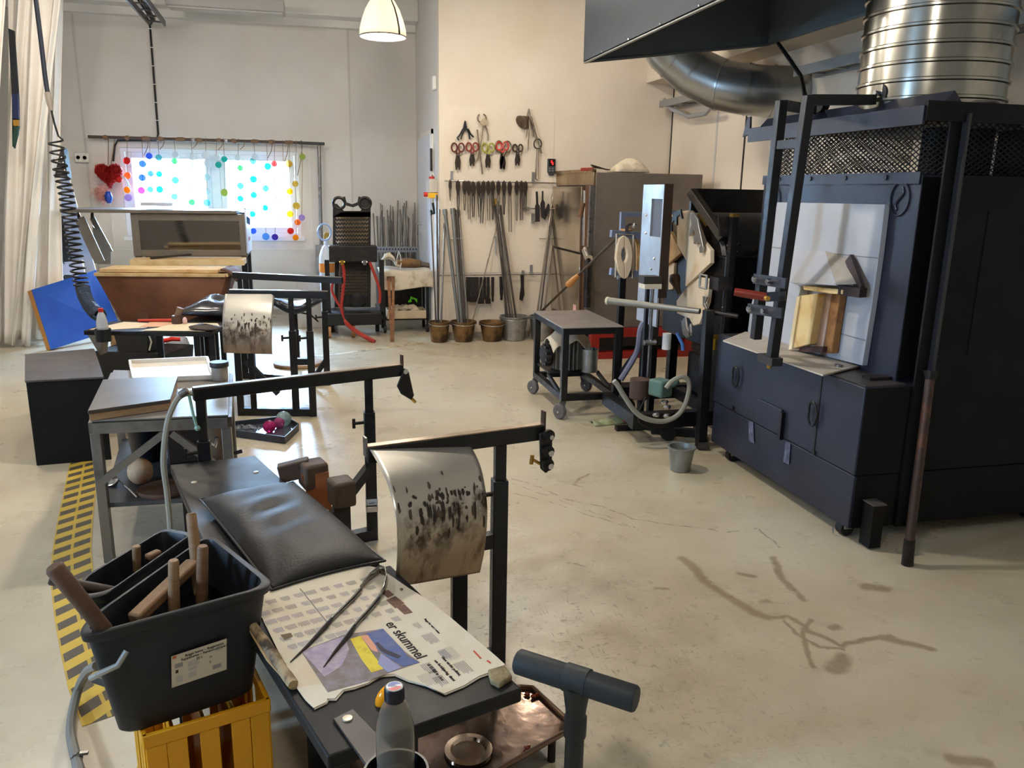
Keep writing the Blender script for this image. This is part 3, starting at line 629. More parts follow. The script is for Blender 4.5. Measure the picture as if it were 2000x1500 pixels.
# left pine edge of the blue board seen from the side
# coiled air hose
ho = thing('air_hose', 'black coiled air hose hanging down from the ceiling at the left', 'hose', at(120,300,y=6.9))
m = MB(); ps = [at(66,-60,y=7.1), at(70,0,y=7.1), at(80,80,y=7.0), at(88,150,y=6.95), at(93,182,y=6.9)]; m.tube(ps, .017, 8); m.build('hose', mat('dark_blue_hose', (24,30,44), .45), ho)
m = MB(); m.tube([at(92,180,y=6.9), at(97,200,y=6.9), at(100,216,y=6.9)], [.02,.024,.014], 8); m.build('coupling', mat('taped_coupling', (150,140,128), .6), ho)
cp_ = [at(100,214,y=6.9), at(106,240,y=6.88), at(114,266,y=6.86)]; ctr = [(108,272),(118,330),(128,370),(134,410),(140,450),(146,490),(153,530),(160,560)]
C_ = [at(a,b_,y=6.85-.05*k) for k,(a,b_) in enumerate(ctr)]
turns = 24; n_ = turns*14
for k in range(n_+1):
    t = k/n_*(len(C_)-1.001); i = int(t); p = C_[i].lerp(C_[i+1], t-i); a_ = 2*pi*k/14; R_ = .05
    cp_.append(p + V((R_*cos(a_), R_*sin(a_), 0)))
m = MB(); m.tube(cp_, .0075, 6); m.build('coil', BLACK, ho)
C2 = [at(a,b_,y=6.5-.06*k) for k,(a,b_) in enumerate(((161,562),(166,580),(174,596),(186,610),(196,616)))]; cp_ = []; n_ = 26*8
for k in range(n_+1):
    t = k/n_*(len(C2)-1.001); i = int(t); p = C2[i].lerp(C2[i+1], t-i); a_ = 2*pi*k/8; d = (C2[i+1]-C2[i]); s_, u_ = perp(d); cp_.append(p+(s_*cos(a_)+u_*sin(a_))*.045)
m = MB(); m.tube(cp_, .007, 5); m.build('tight_coil', mat('grey_blue_hose', (54,66,86), .4), ho)
# stainless cabinet with a window
mcab = mat('grey_steel_sheet', (128,120,110), .42, .55, n=(4,(108,102,94),.4,.7), rn=.1)
cy = 9.0; def_ = lambda px, py, dy=0: at(px, py, y=cy+dy)
r = thing('steel_cabinet', 'grey steel work cabinet with a slab top and a mirror-like window', 'cabinet', (-1.5,9.4,0))
q0, q1 = def_(118,404), def_(462,416); m = MB(); m.bb(q0.x,cy-.04,q1.z-.01,q1.x,cy+.72,q0.z-.02); m.build('slab_top', mcab, r, bevel=.004)
x0, x1 = def_(215,0).x, def_(451,0).x; zt, zb = def_(330,417).z, def_(330,500).z
wx_0, wx_1 = def_(231,0).x, def_(440,0).x; wz_1, wz_0 = def_(330,431).z, def_(330,488).z
m = MB(); m.bb(x0,cy,zb,wx_0,cy+.03,zt); m.bb(wx_1,cy,zb,x1,cy+.03,zt); m.bb(wx_0,cy,zb,wx_1,cy+.03,wz_0); m.bb(wx_0,cy,wz_1,wx_1,cy+.03,zt); m.build('front_frame', mcab, r, bevel=.003)
m = MB(); m.bb(wx_0,cy+.012,wz_0,wx_1,cy+.018,wz_1); m.build('mirror_window', mat('smoky_mirror', (150,146,140), .06, 1), r)
m = MB(); m.bb(x0,cy+.03,zb,x0+.01,cy+.68,zt); m.bb(x0,cy+.67,zb,x1,cy+.68,zt); m.bb(x0,cy+.03,zb-.01,x1,cy+.68,zb); m.build('body', mcab, r)
m = MB(); m.bb(x1+.0,cy+.05,zb+.02,x1+.012,cy+.66,zt+.06); m.bb(x1-.05,cy+.05,zt+.05,x1+.16,cy+.66,zt+.06); m.build('side_curtain', mat('translucent_sheet', (214,222,236), .35), r)
for k in range(5):
    m = MB(); c_ = V((x1+.014, cy+.18+.08*k, zt-.06-.008*k)); m.tube([c_+V((0,-.02,-.04)), c_+V((0,-.015,.03)), c_+V((0,.02,.03)), c_+V((0,.02,-.035))], .004, 5); m.build('marker_stroke', mat('blue_marker', (90,130,190), .6), r)
for k in range(2):
    m = MB(); m.box((x1+.014, cy+.28+.14*k, zb+.16), (.004,.05,.04)); m.build('sticker', mat('red_grey_sticker', (160,110,110), .6), r)
for x in (x0+.03, x1-.03):
    for dy in (.1,.6):
        m = MB(); m.bb(x-.03,cy+dy-.03,0,x+.03,cy+dy+.03,zb-.01); m.build('leg', BLACK, r)
# bracket plates with chains on the left
for k,(a,b_) in enumerate((((155,425),(195,512)),((180,425),(216,492)))):
    m = MB(); p0_, p1_ = def_(*a,.1+.2*k), def_(*b_,.1+.2*k); m.bar(p0_, p1_, .02, .10-.05*k, up=(1,0,.6)); m.build('side_stay', mcab, r)
    m = MB(); t0 = def_(a[0]-3+k*3, 418, .1+.2*k)
    for j in range(5): m = MB(); m.tube([t0.lerp(p0_,j/5)+V((.012*cos(q*pi/4), .0 if j % 2 else .012*sin(q*pi/4), .016*sin(q*pi/4))) for q in range(8)], .004, 5, closed=True); m.build('chain_link', DARK, r)
m = MB(); q0, q1 = def_(188,440,.3), def_(216,512,.3); m.prism([def_(180,440,.3), def_(216,480,.3), def_(216,516,.3), def_(190,516,.3)], (0,.02,0)); m.build('side_plate', mcab, r)
mcard = mat('pale_lid', (196,204,216), .5); q0, q1 = def_(272,398,.1), def_(335,404,.1); m = MB(); m.bb(q0.x,cy+.15,q1.z+.005,q1.x,cy+.55,q1.z+.04); tag(m.build('flat_box', mcard, bevel=.004), 'flat pale grey box lying on the steel cabinet slab', 'box')
# plank in front of the window, stick on it
zb2 = zb-.012; q0, q1 = def_(220,515,-.12), def_(452,515,-.12)
m = MB(); m.bb(x0+.02,cy-.32,zb2-.06,x1-.0,cy-.01,zb2-.0); m.build('sill_board', CREAM, r, bevel=.004)
m = MB(); a_, b_ = at(297,512,y=cy-.2), at(373,497,y=cy-.05); a_.z = b_.z = 0; m.bar(V((a_.x,cy-.25,zb2+.012)), V((b_.x,cy-.05,zb2+.03)), .035, .02); tag(m.build('dark_paddle', mat('charred_wood', (44,36,32), .7)), 'dark charred wooden paddle lying on the cabinet sill', 'paddle')
# brown trough
TL, TR = at(188,536,z=.86), at(440,538,z=.86); dx = (TR-TL).normalized(); dn = V((-dx.y, dx.x, 0))
r = thing('brown_trough', 'rust brown tapered trough with a cream lid on a stand behind the far bench', 'trough', ((TL+TR)/2*1)); 
Lh = (TR-TL).length; W_ = .42; tap = .17
def tq(u, v, h): # u along, v depth, h height
    k = (.86-h)/.46*tap
    return TL + dx*(k+(Lh-2*k)*u) + dn*(k*.4+(W_-k*.8)*v) + V((0,0,h-.86))
mbr = mat('rust_brown_plate', (112,70,46), .65, .1, n=(4,(84,52,36),.4,.75), bump=(40,.15))
m = MB(); b0 = [tq(u,v,.86) for u,v in ((0,0),(1,0),(1,1),(0,1))]; b1 = [tq(u,v,.40) for u,v in ((0,0),(1,0),(1,1),(0,1))]
m.add(b0+b1, [(0,1,5,4),(1,2,6,5),(2,3,7,6),(3,0,4,7),(4,5,6,7)]); m.build('body', mbr, r, solid=.02)
m = MB()
for a_, b_ in ((0,1),(1,2),(2,3),(3,0)): m.bar(b0[a_], b0[b_], .04, .025)
m.build('cream_rim', CREAM, r)
m = MB(); c_ = tq(.25,0,.49)+dn*-.012; m.lathe([(.055,0),(.05,.01),(.02,.012),(0,.012)], c_, axis=-dn, n=24); m.build('drain_boss', mat('worn_brown_boss', (92,64,46), .6), r)
for u in (.15,.85):
    for v in (.15,.85):
        p = tq(u,v,.41); m = MB(); m.bb(p.x-.025,p.y-.025,0,p.x+.025,p.y+.025,.41); m.build('leg', BLACK, r)
p0_ = TL+dx*.02+dn*.02+V((0,0,.016)); m = MB(); m.prism([p0_, p0_+dx*(Lh*.92), p0_+dx*(Lh*.92)+dn*.32, p0_+dn*.32], (0,0,.03)); m.build('lid', CREAM, r, bevel=.004)
m = MB(); p1_ = p0_+dx*(Lh*.94); m.grid(lambda u,v: p1_+dx*(.13*u)+dn*(.34*v)+V((0,0,.03-.10*u*u)), 8, 4); m.build('rolled_flap', mat('dark_brown_flap', (84,54,36), .7), r, solid=.012)
# black box
A, B_, C3 = at(66,910,z=0), at(48,743,y=4.916), at(201,735,z=.51)
zt = .51; P = [at(50,743,z=zt), at(201,735,z=zt), at(183,681,z=zt), at(50,692,z=zt)]
r = thing('plinth', 'matt black wooden plinth standing on the floor at the left', 'box', ((P[0]+P[2])/2).xy.to_3d())
mpl = mat('matt_black_paint', (13,13,14), .55, n=(8,(22,21,21),.5,.8), spec=.25); mpt = mat('worn_grey_black_top', (72,68,68), .6, n=(7,(92,86,84),.45,.8))
m = MB(); B4 = [V((p.x,p.y,0)) for p in P]; m.prism(B4, (0,0,zt-.012)); m.build('body', mpl, r, bevel=.004)
ctr_ = (P[0]+P[2])/2
m = MB(); m.prism([ctr_+(p-ctr_)*1.02-V((0,0,.012)) for p in P], (0,0,.012)); m.build('top_board', mpt, r, bevel=.003)
# ================================================================ tool wall
def wp(px, py, dy=0): return at(px, py, y=TY-dy)
mtool_d = mat('tool_steel_dark', (62,54,48), .45, .65, n=(30,(110,88,66),.5,.85))
mtool_l = mat('tool_steel_light', (128,112,92), .4, .75, n=(30,(70,56,44),.5,.8))
def rail(name, lab, a, b, brs):
    r = thing(name, lab, 'rail', wp(*a))
    m = MB(); m.tube([wp(*a,.05), wp(*b,.05)], .007, 8); m.build('bar', STEEL, r)
    for px, y0, y1 in brs:
        q0, q1 = wp(px-2.5,y0), wp(px+2.5,y1); m = MB(); m.bb(q0.x,TY-.012,q1.z,q1.x,TY,q0.z); m.bb(q0.x,TY-.055,q1.z,q1.x,TY,q1.z+.015); m.build('bracket', ZINC, r)
rail('tool_rail', 'upper thin steel rail of hanging jacks on the tool wall', (868,353), (1097,358), ((882,334,353),(1041,336,357)))
rail('tool_rail', 'lower thin steel rail of hanging files on the tool wall', (854,538), (1078,535.5), ((1037,517,535),(1021,528,536)))
rail('tool_rail', 'short middle steel rail holding dark paddles', (1020,407), (1122,408), ((1030,404,409),))
for px, py, px2 in ((881,466,903),(1054,466,1076),(967,462,977)):
    m = MB(); m.tube([wp(px,py,0), wp(px,py,.06), wp(px2,py,.06)], .006, 6); m.build
    tag(m.build('wall_hook', ZINC), 'thin steel hook rail %s' % {881:'behind the pipes in the second bucket',1054:'behind the pipes of the rightmost bucket',967:'behind the pipes in the tallest zinc bucket'}[px], 'hook')
for px, y0, y1 in ((1039,417,436),):
    m = MB(); q0, q1 = wp(px-2,y0), wp(px+3,y1); m.bb(q0.x,TY-.02,q1.z,q1.x,TY,q0.z); m.bb(q0.x,TY-.05,q1.z,q1.x,TY-.02,q1.z+.03); tag(m.build('wall_bracket', ZINC), 'small zinc bracket below the dark paddles', 'bracket')
# jacks: sprung bow at the top, two blades down
def jack(px, y0, y1, sp, lab, kx=0, w=.042):
    top = wp(px,y0,.055); bot = wp(px+kx,y1,.05); Ln = (top-bot).length; d = (bot-top).normalized()
    r = thing('glass_jacks', lab, 'jacks', top, 0, 'jacks hanging on the upper rail')
    s_ = V((-d.z,0,d.x)) if abs(d.z) > .1 else V((1,0,0)); s_ = V((1,0,0)) - d*d.x; s_.normalize()
    hb = min(.13, Ln*.42)
    m = MB(); m.prism([top-s_*w*.42+V((0,0,.01)), top+s_*w*.42+V((0,0,.01)), top+s_*w/2+d*.05, top+s_*w*.25+d*hb, top-s_*w*.25+d*hb, top-s_*w/2+d*.05], (0,-.014,0)); m.build('bow', mtool_d, r, bevel=.002)
    m = MB(); m.tube([top+V((0,.004,.012)), top+V((0,-.02,.016))], .008, 6); m.build('hanger', mtool_d, r)
    for k in (-1,1):
        m = MB(); a_ = top+d*hb*.85+s_*k*w*.17+V((0,-.007,0)); b_ = bot+s_*k*sp*.5+V((0,-.007,0)); m.tube([a_, a_.lerp(b_,.35)+s_*k*.003, b_], [.008,.0065,.0045], 6); m.build('blade', mtool_l if px % 2 else mtool_d, r)
JK = [(879,355,392,.0,0),(894,356,424,.006,1),(907,357,411,.006,0),(915,357,428,.016,1),(924,358,424,.014,0),(934,358,424,.02,3),(944,357,436,.024,-4),(953,357,431,.02,1),(962,357,429,.01,0),(973,357,418,.014,0),(984,357,419,.008,0),(995,358,453,.024,1),(1009,357,431,.012,0),(1018,357,430,.022,0),(1026,358,414,.014,-1)]
for i,(px,y0,y1,sp,kx) in enumerate(JK):
    jack(px,y0,y1,sp,'dark steel jacks hanging on the upper rail, %s of fifteen from the left' % ORD[i], kx, .034 if i == 0 else .05)
# shears
def shears(px, py, rr, L_, mh, lab, ang=0, ring2=None):
    rr *= .84; c = wp(px,py,.04); r = thing('glass_shears', lab, 'shears', c, 0, 'shears hanging above the upper rail')
    for k in (-1,1):
        m = MB(); cc = c+V((k*rr*.95,-.008*k,0)); m.tube([cc+V((rr*.78*cos(a*pi/8), 0, rr*1.15*sin(a*pi/8))) for a in range(16)], .009, 6, closed=True); m.build('handle', mh, r)
        pv = c+V((0,-.006*k,-rr*2.0)); tip = pv+V((-k*.018+ang*.03,0,-L_))
        m = MB(); m.tube([cc+V((-k*rr*.3,0,-rr*1.0)), pv, pv], [.009,.012,.012], 6); m.build('shank', mh, r)
        m = MB(); m.prism([pv+V((-.016,0,.01)), pv+V((.016,0,.01)), tip.lerp(pv,.5)+V((.024,0,0)), tip+V((.006,0,0)), tip+V((-.006,0,.0)), tip.lerp(pv,.5)+V((-.022,0,0))], (0,-.007,0)); m.build('blade', mtool_d, r)
    m = MB(); m.cyl(c+V((0,-.022,-rr*2)), c+V((0,.012,-rr*2)), .008, 8); m.build('rivet', STEEL, r)
shears(894,288,.045,.15,mat('dark_red_grip',(92,34,28),.5),'shears with dark red loop handles, leftmost on the tool wall')
shears(922,287,.043,.12,mat('brick_red_grip',(132,52,42),.5),'shears with brick red loop handles, second from the left')
shears(953,288,.045,.13,mat('olive_grip',(150,150,60),.5),'shears with olive green loop handles')
shears(981,285,.044,.16,mat('bright_red_grip',(190,44,34),.45),'shears with bright red loop handles')
shears(982.5,286,.056,.14,mtool_l,'bare steel shears hung over the bright red pair')
shears(1011,289,.036,.12,mtool_d,'small shears with dark steel loop handles, rightmost of the row')
# black pliers spread on a nail
c = wp(908,240,.03); r = thing('pincers', 'black long pincers spread open on a nail above the red shears', 'pliers', c)
m = MB(); m.prism([c+V((-.006,0,.02)), c+V((.006,0,.02)), c+V((.022,0,-.06)), c+V((0,0,-.085)), c+V((-.022,0,-.06))], (0,-.02,0)); m.build('jaw', BLACK, r)
for pts in ([(904,252),(899,262),(893,269),(896,274)], [(912,252),(916,262),(917,272)], [(914,252),(919,262),(925,268)], [(905,254),(902,264),(900,272)]):
    m = MB(); m.tube([wp(*p,.035) for p in pts], .009, 6); m.build('grip', BLACK, r)
m = MB(); m.cyl(wp(908,236,0), wp(908,236,.06), .005, 6); m.build('nail', STEEL, r)
# ring-jawed tongs
c = wp(941,231,.03); r = thing('ring_tongs', 'pale steel tongs with an open ring jaw at the top', 'tongs', c)
m = MB(); m.tube([c+V((.045*sin(a), 0, .045*cos(a)-.0)) for a in [.35+k*.28 for k in range(20)]], .007, 6); m.build('ring_jaw', mtool_l, r)
m = MB(); m.prism([wp(a,b_,.03) for a,b_ in ((942,232),(947,230),(952,243),(944,246),(936,241))], (0,-.02,0)); m.build('joint', mat('pale_worn_steel',(196,176,146),.4,.6), r)
for pts in ([(945,243),(950,252),(953,264),(952,275)], [(943,245),(940,270),(934,300),(931,314)], [(932,253),(935,285),(940,322),(942,340)]):
    m = MB(); m.tube([wp(*p,.035) for p in pts], .008, 6); m.build('handle', mtool_l, r)
# cone tool and the ring tool beside it
c = wp(1022,236,.06); r = thing('cone_tongs', 'tongs with a brown steel cone hanging highest on the tool wall', 'tongs', c)
m = MB(); m.lathe([(.004,-.1),(.03,-.05),(.075,.03),(.07,.034),(0,.02)], c, axis=(-.7,-.45,-.5), n=24); m.build('cone', mat('brown_cone',(112,92,76),.5,.5,n=(10,(70,54,44),.4,.7)), r)
for pts in ([(1032,212),(1029,226),(1031,232)], [(1032,212),(1035,228),(1037,240),(1042,268)], [(1031,232),(1032,262),(1031,291)], [(1028,236),(1028,255),(1027,268)]):
    m = MB(); m.tube([wp(*p,.04) for p in pts], .009, 6); m.build('handle', mtool_l, r)
c = wp(1050,281,.03); r = thing('loop_tool', 'long steel rod with a loop and paired prongs, right of the cone tongs', 'loop tool', c)
m = MB(); m.tube([wp(1037,228,.05), wp(1045,258,.05), wp(1058,300,.05)], .009, 6); m.build('rod', mtool_l, r)
m = MB(); m.tube([c+V((.042*cos(a*pi/10), 0, .05*sin(a*pi/10))) for a in range(20)], .007, 6, closed=True); m.build('loop', mtool_d, r)
m = MB(); m.tube([wp(1048.5,291,.03), wp(1046.5,330,.03), wp(1046,349,.03), wp(1049,352,.03), wp(1051,348,.03), wp(1051,325,.03), wp(1051,291,.03)], .007, 6); m.build('prong', mtool_l, r)
# controller
q0, q1 = wp(1069,310), wp(1083,343); r = thing('kiln_controller', 'small black controller with a red display on the tool wall', 'controller', V(((q0.x+q1.x)/2, TY-.02, q1.z)))
m = MB(); m.prism([V((q0.x,TY-.03,q0.z)), V((q1.x,TY-.03,q0.z)), V((q1.x,TY-.03,q1.z+.04)), V((q1.x-.02,TY-.03,q1.z)), V((q0.x+.02,TY-.03,q1.z)), V((q0.x,TY-.03,q1.z+.04))], (0,.03,0)); m.build('housing', mat('dark_grey_plastic',(52,54,58),.5), r, bevel=.004)
m = MB(); m.bb(q0.x+.012,TY-.033,q0.z-.075,q1.x-.01,TY-.03,q0.z-.008); m.build('screen', mat('black_screen',(20,14,14),.2), r)
for x_, z_ in ((.04,-.03),(.052,-.05)):
    m = MB(); m.bb(q0.x+x_-.009,TY-.035,q0.z+z_-.013,q0.x+x_+.009,TY-.033,q0.z+z_+.013); m.build('red_digit', mat('red_led',(200,30,30),.5,emit=(255,40,40),es=1.5), r)
for k in range(4):
    m = MB(); m.box((q0.x+.02+.035*(k % 2), TY-.032, q0.z-.1-.025*(k//2)), (.02,.006,.014)); m.build('button', mat('grey_button',(110,112,116),.5), r)
# dark paddles on the middle rail
for (pts, lab) in ((((1046,374),(1050,374),(1051,398),(1054,403),(1054,433),(1045,433),(1045,403),(1047,398)),'straight black paddle hanging on the short middle rail'),
                   (((1058,373),(1061,373),(1061,390),(1064,396),(1064,406),(1066,420),(1065,430),(1057,424),(1055,398),(1058,391)),'black spade-shaped paddle on the short middle rail'),
                   (((1070,397),(1073,400),(1073,410),(1065,428),(1063,414)),'dark wedge hanging behind the pipes on the middle rail')):
    m = MB(); m.prism([wp(*p,.06) for p in pts], (0,-.012,0)); tag(m.build('paddle', mat('charred_paddle',(32,26,24),.7), bevel=.002), lab, 'paddle', 'paddles on the middle rail')
# files and flat irons on the lower rail
FL = [(914.5,541,589,4.5,5),(922.5,541,590,4,5),(930.5,541,589,4.5,5),(939,541,593,3,6),(946,541,585,3,3.5),(953,541,593,3,5),(962,541,589,3,2),(979,540,586,4,2.5)]
for i,(px,y0,y1,w0,w1) in enumerate(FL):
    m = MB(); m.prism([wp(px-w0,y0,.06), wp(px+w0,y0,.06), wp(px+w0*.8,y1-12,.06), wp(px+w1,y1-9,.06), wp(px+w1,y1,.06), wp(px-w1,y1,.06), wp(px-w1,y1-9,.06), wp(px-w0*.8,y1-12,.06)], (0,-.014,0))
    tag(m.build('flat_iron', mat('black_iron',(40,36,34),.55,.5,n=(20,(70,60,52),.5,.8)), bevel=.002), 'black flat iron on the lower rail, %s of eight from the left' % ORD[i], 'flat iron', 'flat irons on the lower rail')
c0 = [wp(*p,.06) for p in ((1016,537),(1023,537),(1023,560),(1024,575),(1020,588),(1014,585),(1015,574),(1017,560))]
m = MB(); m.prism(c0, (0,-.012,0)); tag(m.build('flat_iron', MATS['black_iron']), 'curved black iron hanging alone at the right of the lower rail', 'flat iron')
m = MB(); m.tube([wp(*p,.035) for p in ((968,466),(968.5,497))], .006, 6); tag(m.build('thin_rod', ZINC), 'short bright rod hanging from the hook behind the leaning pipes', 'rod')
# buckets
mrb = mat('scorched_bucket', (128,98,60), .5, .55, n=(7,(62,46,34),.42,.62), rn=.15)
def bucket(px, pyr, pyb, hr, hb, mm, lab, y=None, hd=True, name='bucket', group='buckets under the tool wall'):
    f = at(px, pyb, z=0); sc = f.length/1560*1.0
    d = sqrt(f.x**2+f.y**2+CAM_Z**2)/1560*cos(radians(abs(px-1000)/1560*20)); R0, R1 = hb*d, hr*d
    c = V((f.x, (f.y+R0*.8) if y is None else y, 0))
    if y is not None: c.x = f.x*y/f.y if abs(f.y) > 1 else f.x
    h = at(px, pyr, y=c.y).z
    r = thing(name, lab, 'bucket', c, 0, group)
    m = MB(); t = .006
    m.lathe([(0,.004),(R0,.004),(R0,.012),(R1,h-.006),(R1+.007,h-.006),(R1+.007,h+.002),(R1-t,h+.002),(R0-t,.018),(0,.018)], c, n=36); m.build('pail', mm, r)
    if hd:
        for k in (-1,1):
            m = MB(); m.box(c+V((k*(R1+.004),0,h-.02)), (.012,.03,.03)); m.build('ear', mm, r)
        m = MB(); m.tube([c+V((R1*1.05*cos(a*pi/12), -(R1+.012)*sin(a*pi/12), h-.012+.0*a-.02*sin(a*pi/12))) for a in range(13)], .0035, 6); m.build('handle', ZINC, r)
    return c, R0, R1, h
BK = [bucket(858,628,668,20,16,mrb,'scorched brown bucket, leftmost of the row under the tool wall',8.46),
      bucket(905,627,667,24,17,mrb,'scorched brown bucket with the thickest grey pipes, second of the row',8.45),
      bucket(961,628,670,24.5,18,mrb,'scorched brown bucket standing empty in the middle of the row',8.43),
      bucket(1003,617,665,27,20,ZINC,'larger zinc bucket full of pipes leaning to the left',8.45),
      bucket(1058,617,664,25,20,ZINC,'zinc bucket at the right end, half behind the wheeled table',8.44)]
mpipe = mat('blowpipe_steel', (140,126,110), .32, .85, n=(10,(80,62,48),.5,.8)); mpd = mat('blowpipe_dark', (84,74,66), .4, .7, n=(9,(120,96,70),.5,.8)); mpg = mat('thick_pipe_grey', (120,118,112), .45, .6)
def pipe(bk, top, at_rim, r_, mm, lab, grp, name='blowpipe', tip=None):
    c, R0, R1, h = BK[bk]; t = wp(*top, .03); q = at(at_rim[0], at_rim[1], y=c.y)
    q.x = c.x+max(-R1*.8, min(R1*.8, q.x-c.x)); q.z = h
    d = q-t; b = t+d*((t.z-.022)/(t.z-q.z)) if t.z > q.z else q
    b.x = c.x+max(-(R0-.02), min(R0-.02, b.x-c.x)); b.y = c.y; b.z = .022
    r = thing(name, lab, 'pipe', b, 0, grp)
    m = MB(); m.tube([b, t], r_, 8); m.build('shaft', mm, r)
    e = t+(t-b).normalized()*.06; m = MB(); m.tube([t, e], r_*1.35, 8); m.build('mouthpiece', BRASS if tip else mm, r)
G = 'pipes standing in the row of buckets'
for k,(tp_,rm,r_,mm) in enumerate((((842,421),(852,622),.008,mpd),((853,392),(856,622),.010,mpd),((858,420),(857,622),.008,mpipe),((868,447),(862,622),.010,mpipe))):
    pipe(0,tp_,rm,r_,mm,'pipe in the leftmost bucket, %s from the left by its top end' % ORD[k],G)
m = MB(); m.tube([wp(*p,.06) for p in ((845,396),(847,408),(848,417),(844,418),(842,411))], .013, 6); tag(m.build('iron_hook', BLACK), 'black hooked iron above the leftmost bucket\'s pipes', 'hook')
for k,(tp_,rm,r_,mm) in enumerate((((870,420),(896,622),.018,mpg),((885,418),(902,622),.020,mpg),((893,421),(909,622),.011,mpd),((897,421),(914,620),.010,mpipe),((889,420),(905,622),.009,mpd),((968,450),(925,620),.006,mpipe))):
    pipe(1,tp_,rm,r_,mm,'pipe in the second bucket, %s' % ('thin and leaning to the right' if k == 5 else ORD[k]+' from the left'),G)
for k,(tp_,rm,r_,mm) in enumerate((((966,402),(992,612),.010,mpd),((969,399),(997,612),.010,mpd),((973,404),(1002,612),.011,mpipe),((978,412),(1008,612),.011,mpd),((980,485),(989,612),.008,mpd))):
    pipe(3,tp_,rm,r_,mm,'pipe in the larger zinc bucket, %s of five from the left' % ORD[k],G,tip=k < 2)
for k,(tp_,rm,r_,mm) in enumerate((((1079,388),(1050,612),.010,mpipe),((1082,386),(1056,612),.010,mpd),((1086,408),(1064,612),.010,mpipe))):
    pipe(4,tp_,rm,r_,mm,'pipe in the right-end zinc bucket, %s of three from the left' % ORD[k],G)
# ---------------------------------------------------------------- annealing kiln
KX, KY = 2.55, 7.35; KX1 = 3.66; KZ = at(1160,336,y=KY).z
def kp(px, py, dx=0): return at(px, py, x=KX-dx)
r = thing('annealing_kiln', 'tall dull steel annealing kiln beside the tool wall', 'kiln', ((KX+KX1)/2,(KY+8.58)/2,0))
mk = mat('dull_brown_steel', (122,110,98), .5, .35, n=(2.5,(104,94,84),.4,.7), rn=.1); mkf = mat('heat_tinted_steel', (170,146,112), .3, .85, n=(2,(140,104,70),.4,.75), streak=(1,1,.3), rn=.1)
m = MB(); m.bb(KX+.02,KY,.30,KX1,8.58,KZ); m.build('body', mk, r, bevel=.006)
m = MB(); zl = kp(1150,362).z; zc1 = at(1152,605,x=KX).z
y1 = 8.58
m.bb(KX-.005,KY,zl,KX+.02,y1,KZ+.015); m.build('lintel', mkf, r, bevel=.003)
m = MB(); m.bb(KX-.02,KY,KZ+.0,KX+.02,y1,KZ+.03); m.build('top_edge', mkf, r)
ya = kp(1143,420).y; m = MB(); m.bb(KX-.03,KY,.30,KX+.02,KY+.05,zl); m.build('corner_post', STEEL, r)
m = MB(); m.bb(KX-.01,KY+.05,.30,KX+.02,ya,zl); m.build('hinge_side', mat('rust_tinted_steel', (108,72,46), .45, .5), r)
mdr = mat('polished_kiln_door', (188,178,164), .16, .95, n=(1.5,(150,132,108),.4,.75), rn=.06)
zm = at(1115,487,x=KX).z; m = MB(); m.bb(KX-.045,ya+.01,zm,KX-.005,y1-.02,zl-.01); dr = m.build('upper_door', mdr, r, bevel=.004)
m = MB(); m.tube([kp(1141,372,.09), kp(1139,480,.09)], .012, 8); m.build('door_bar', CHROME, dr)
m = MB(); m.tube([kp(1139,396,.1), kp(1133,424,.12)], [.022,.03], 10); m.build('door_grip', WOODD, dr)
m = MB(); m.bb(KX-.035,ya+.01,.34,KX-.005,y1-.02,zm-.02); m.build('lower_door', mdr, r, bevel=.004)
m = MB(); m.tube([kp(1148,500,.06), kp(1146,600,.06)], .035, 12); m.build('counterweight', DARK, r)
m = MB(); m.tube([kp(1144,488,.05), kp(1150,505,.06)], .04, 10); m.build('counterweight_cap', CHROME, r)
q = kp(1122,602,.037); m = MB(); m.box(q, (.004,.09,.07)); m.build('warning_sticker', mat('pink_white_sticker', (230,180,170), .6), r)
m = MB(); mrd = mat('red_enamel', (138,24,14), .4)
for y_ in (KY-.06, 8.3):
    m = MB(); m.bb(KX+.02,y_,0.0,KX1,y_+.08,.07); m.build('base_skid', mrd, r)
    m = MB(); m.bb(KX+.02,y_,.215,KX1,y_+.08,.30); m.build('base_beam', mrd, r)
    for x in (KX+.02, KX1-.1):
        m = MB(); m.bb(x,y_,.07,x+.08,y_+.08,.214); m.build('base_foot', mrd, r)
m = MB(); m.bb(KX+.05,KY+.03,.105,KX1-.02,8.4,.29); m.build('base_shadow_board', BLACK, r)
# things on the kiln
c = at(1227,322,y=7.7); m = MB(); m.grid(lambda u,v: V((c.x+.17*(2*u-1), 7.7+.15*(2*v-1), KZ+.012+.13*max(0,(1-(2*u-1)**2)*(1-(2*v-1)**2))**.5*(.85+.2*sin(u*9+v*5)))), 20, 16); tag(m.build('white_cloth_bundle', CLOTH, solid=.01), 'bundled off-white cloth lying on top of the kiln', 'cloth')
c = at(1165,330,y=7.45); r = thing('red_grip_tool', 'flat red-handled tool lying on the front edge of the kiln', 'tool', V((c.x,7.45,KZ)))
m = MB(); m.bar(V((c.x-.14,7.5,KZ+.025)), V((c.x-.02,7.48,KZ+.03)), .05, .03); m.build('grip', mat('dull_red_rubber', (150,50,38), .6), r, bevel=.004)
for k in range(3):
    m = MB(); m.bar(V((c.x-.03,7.46+.03*k,KZ+.045+.012*k)), V((c.x+.15,7.5+.03*k,KZ+.028)), .03, .008); m.build('blade', mtool_d, r)
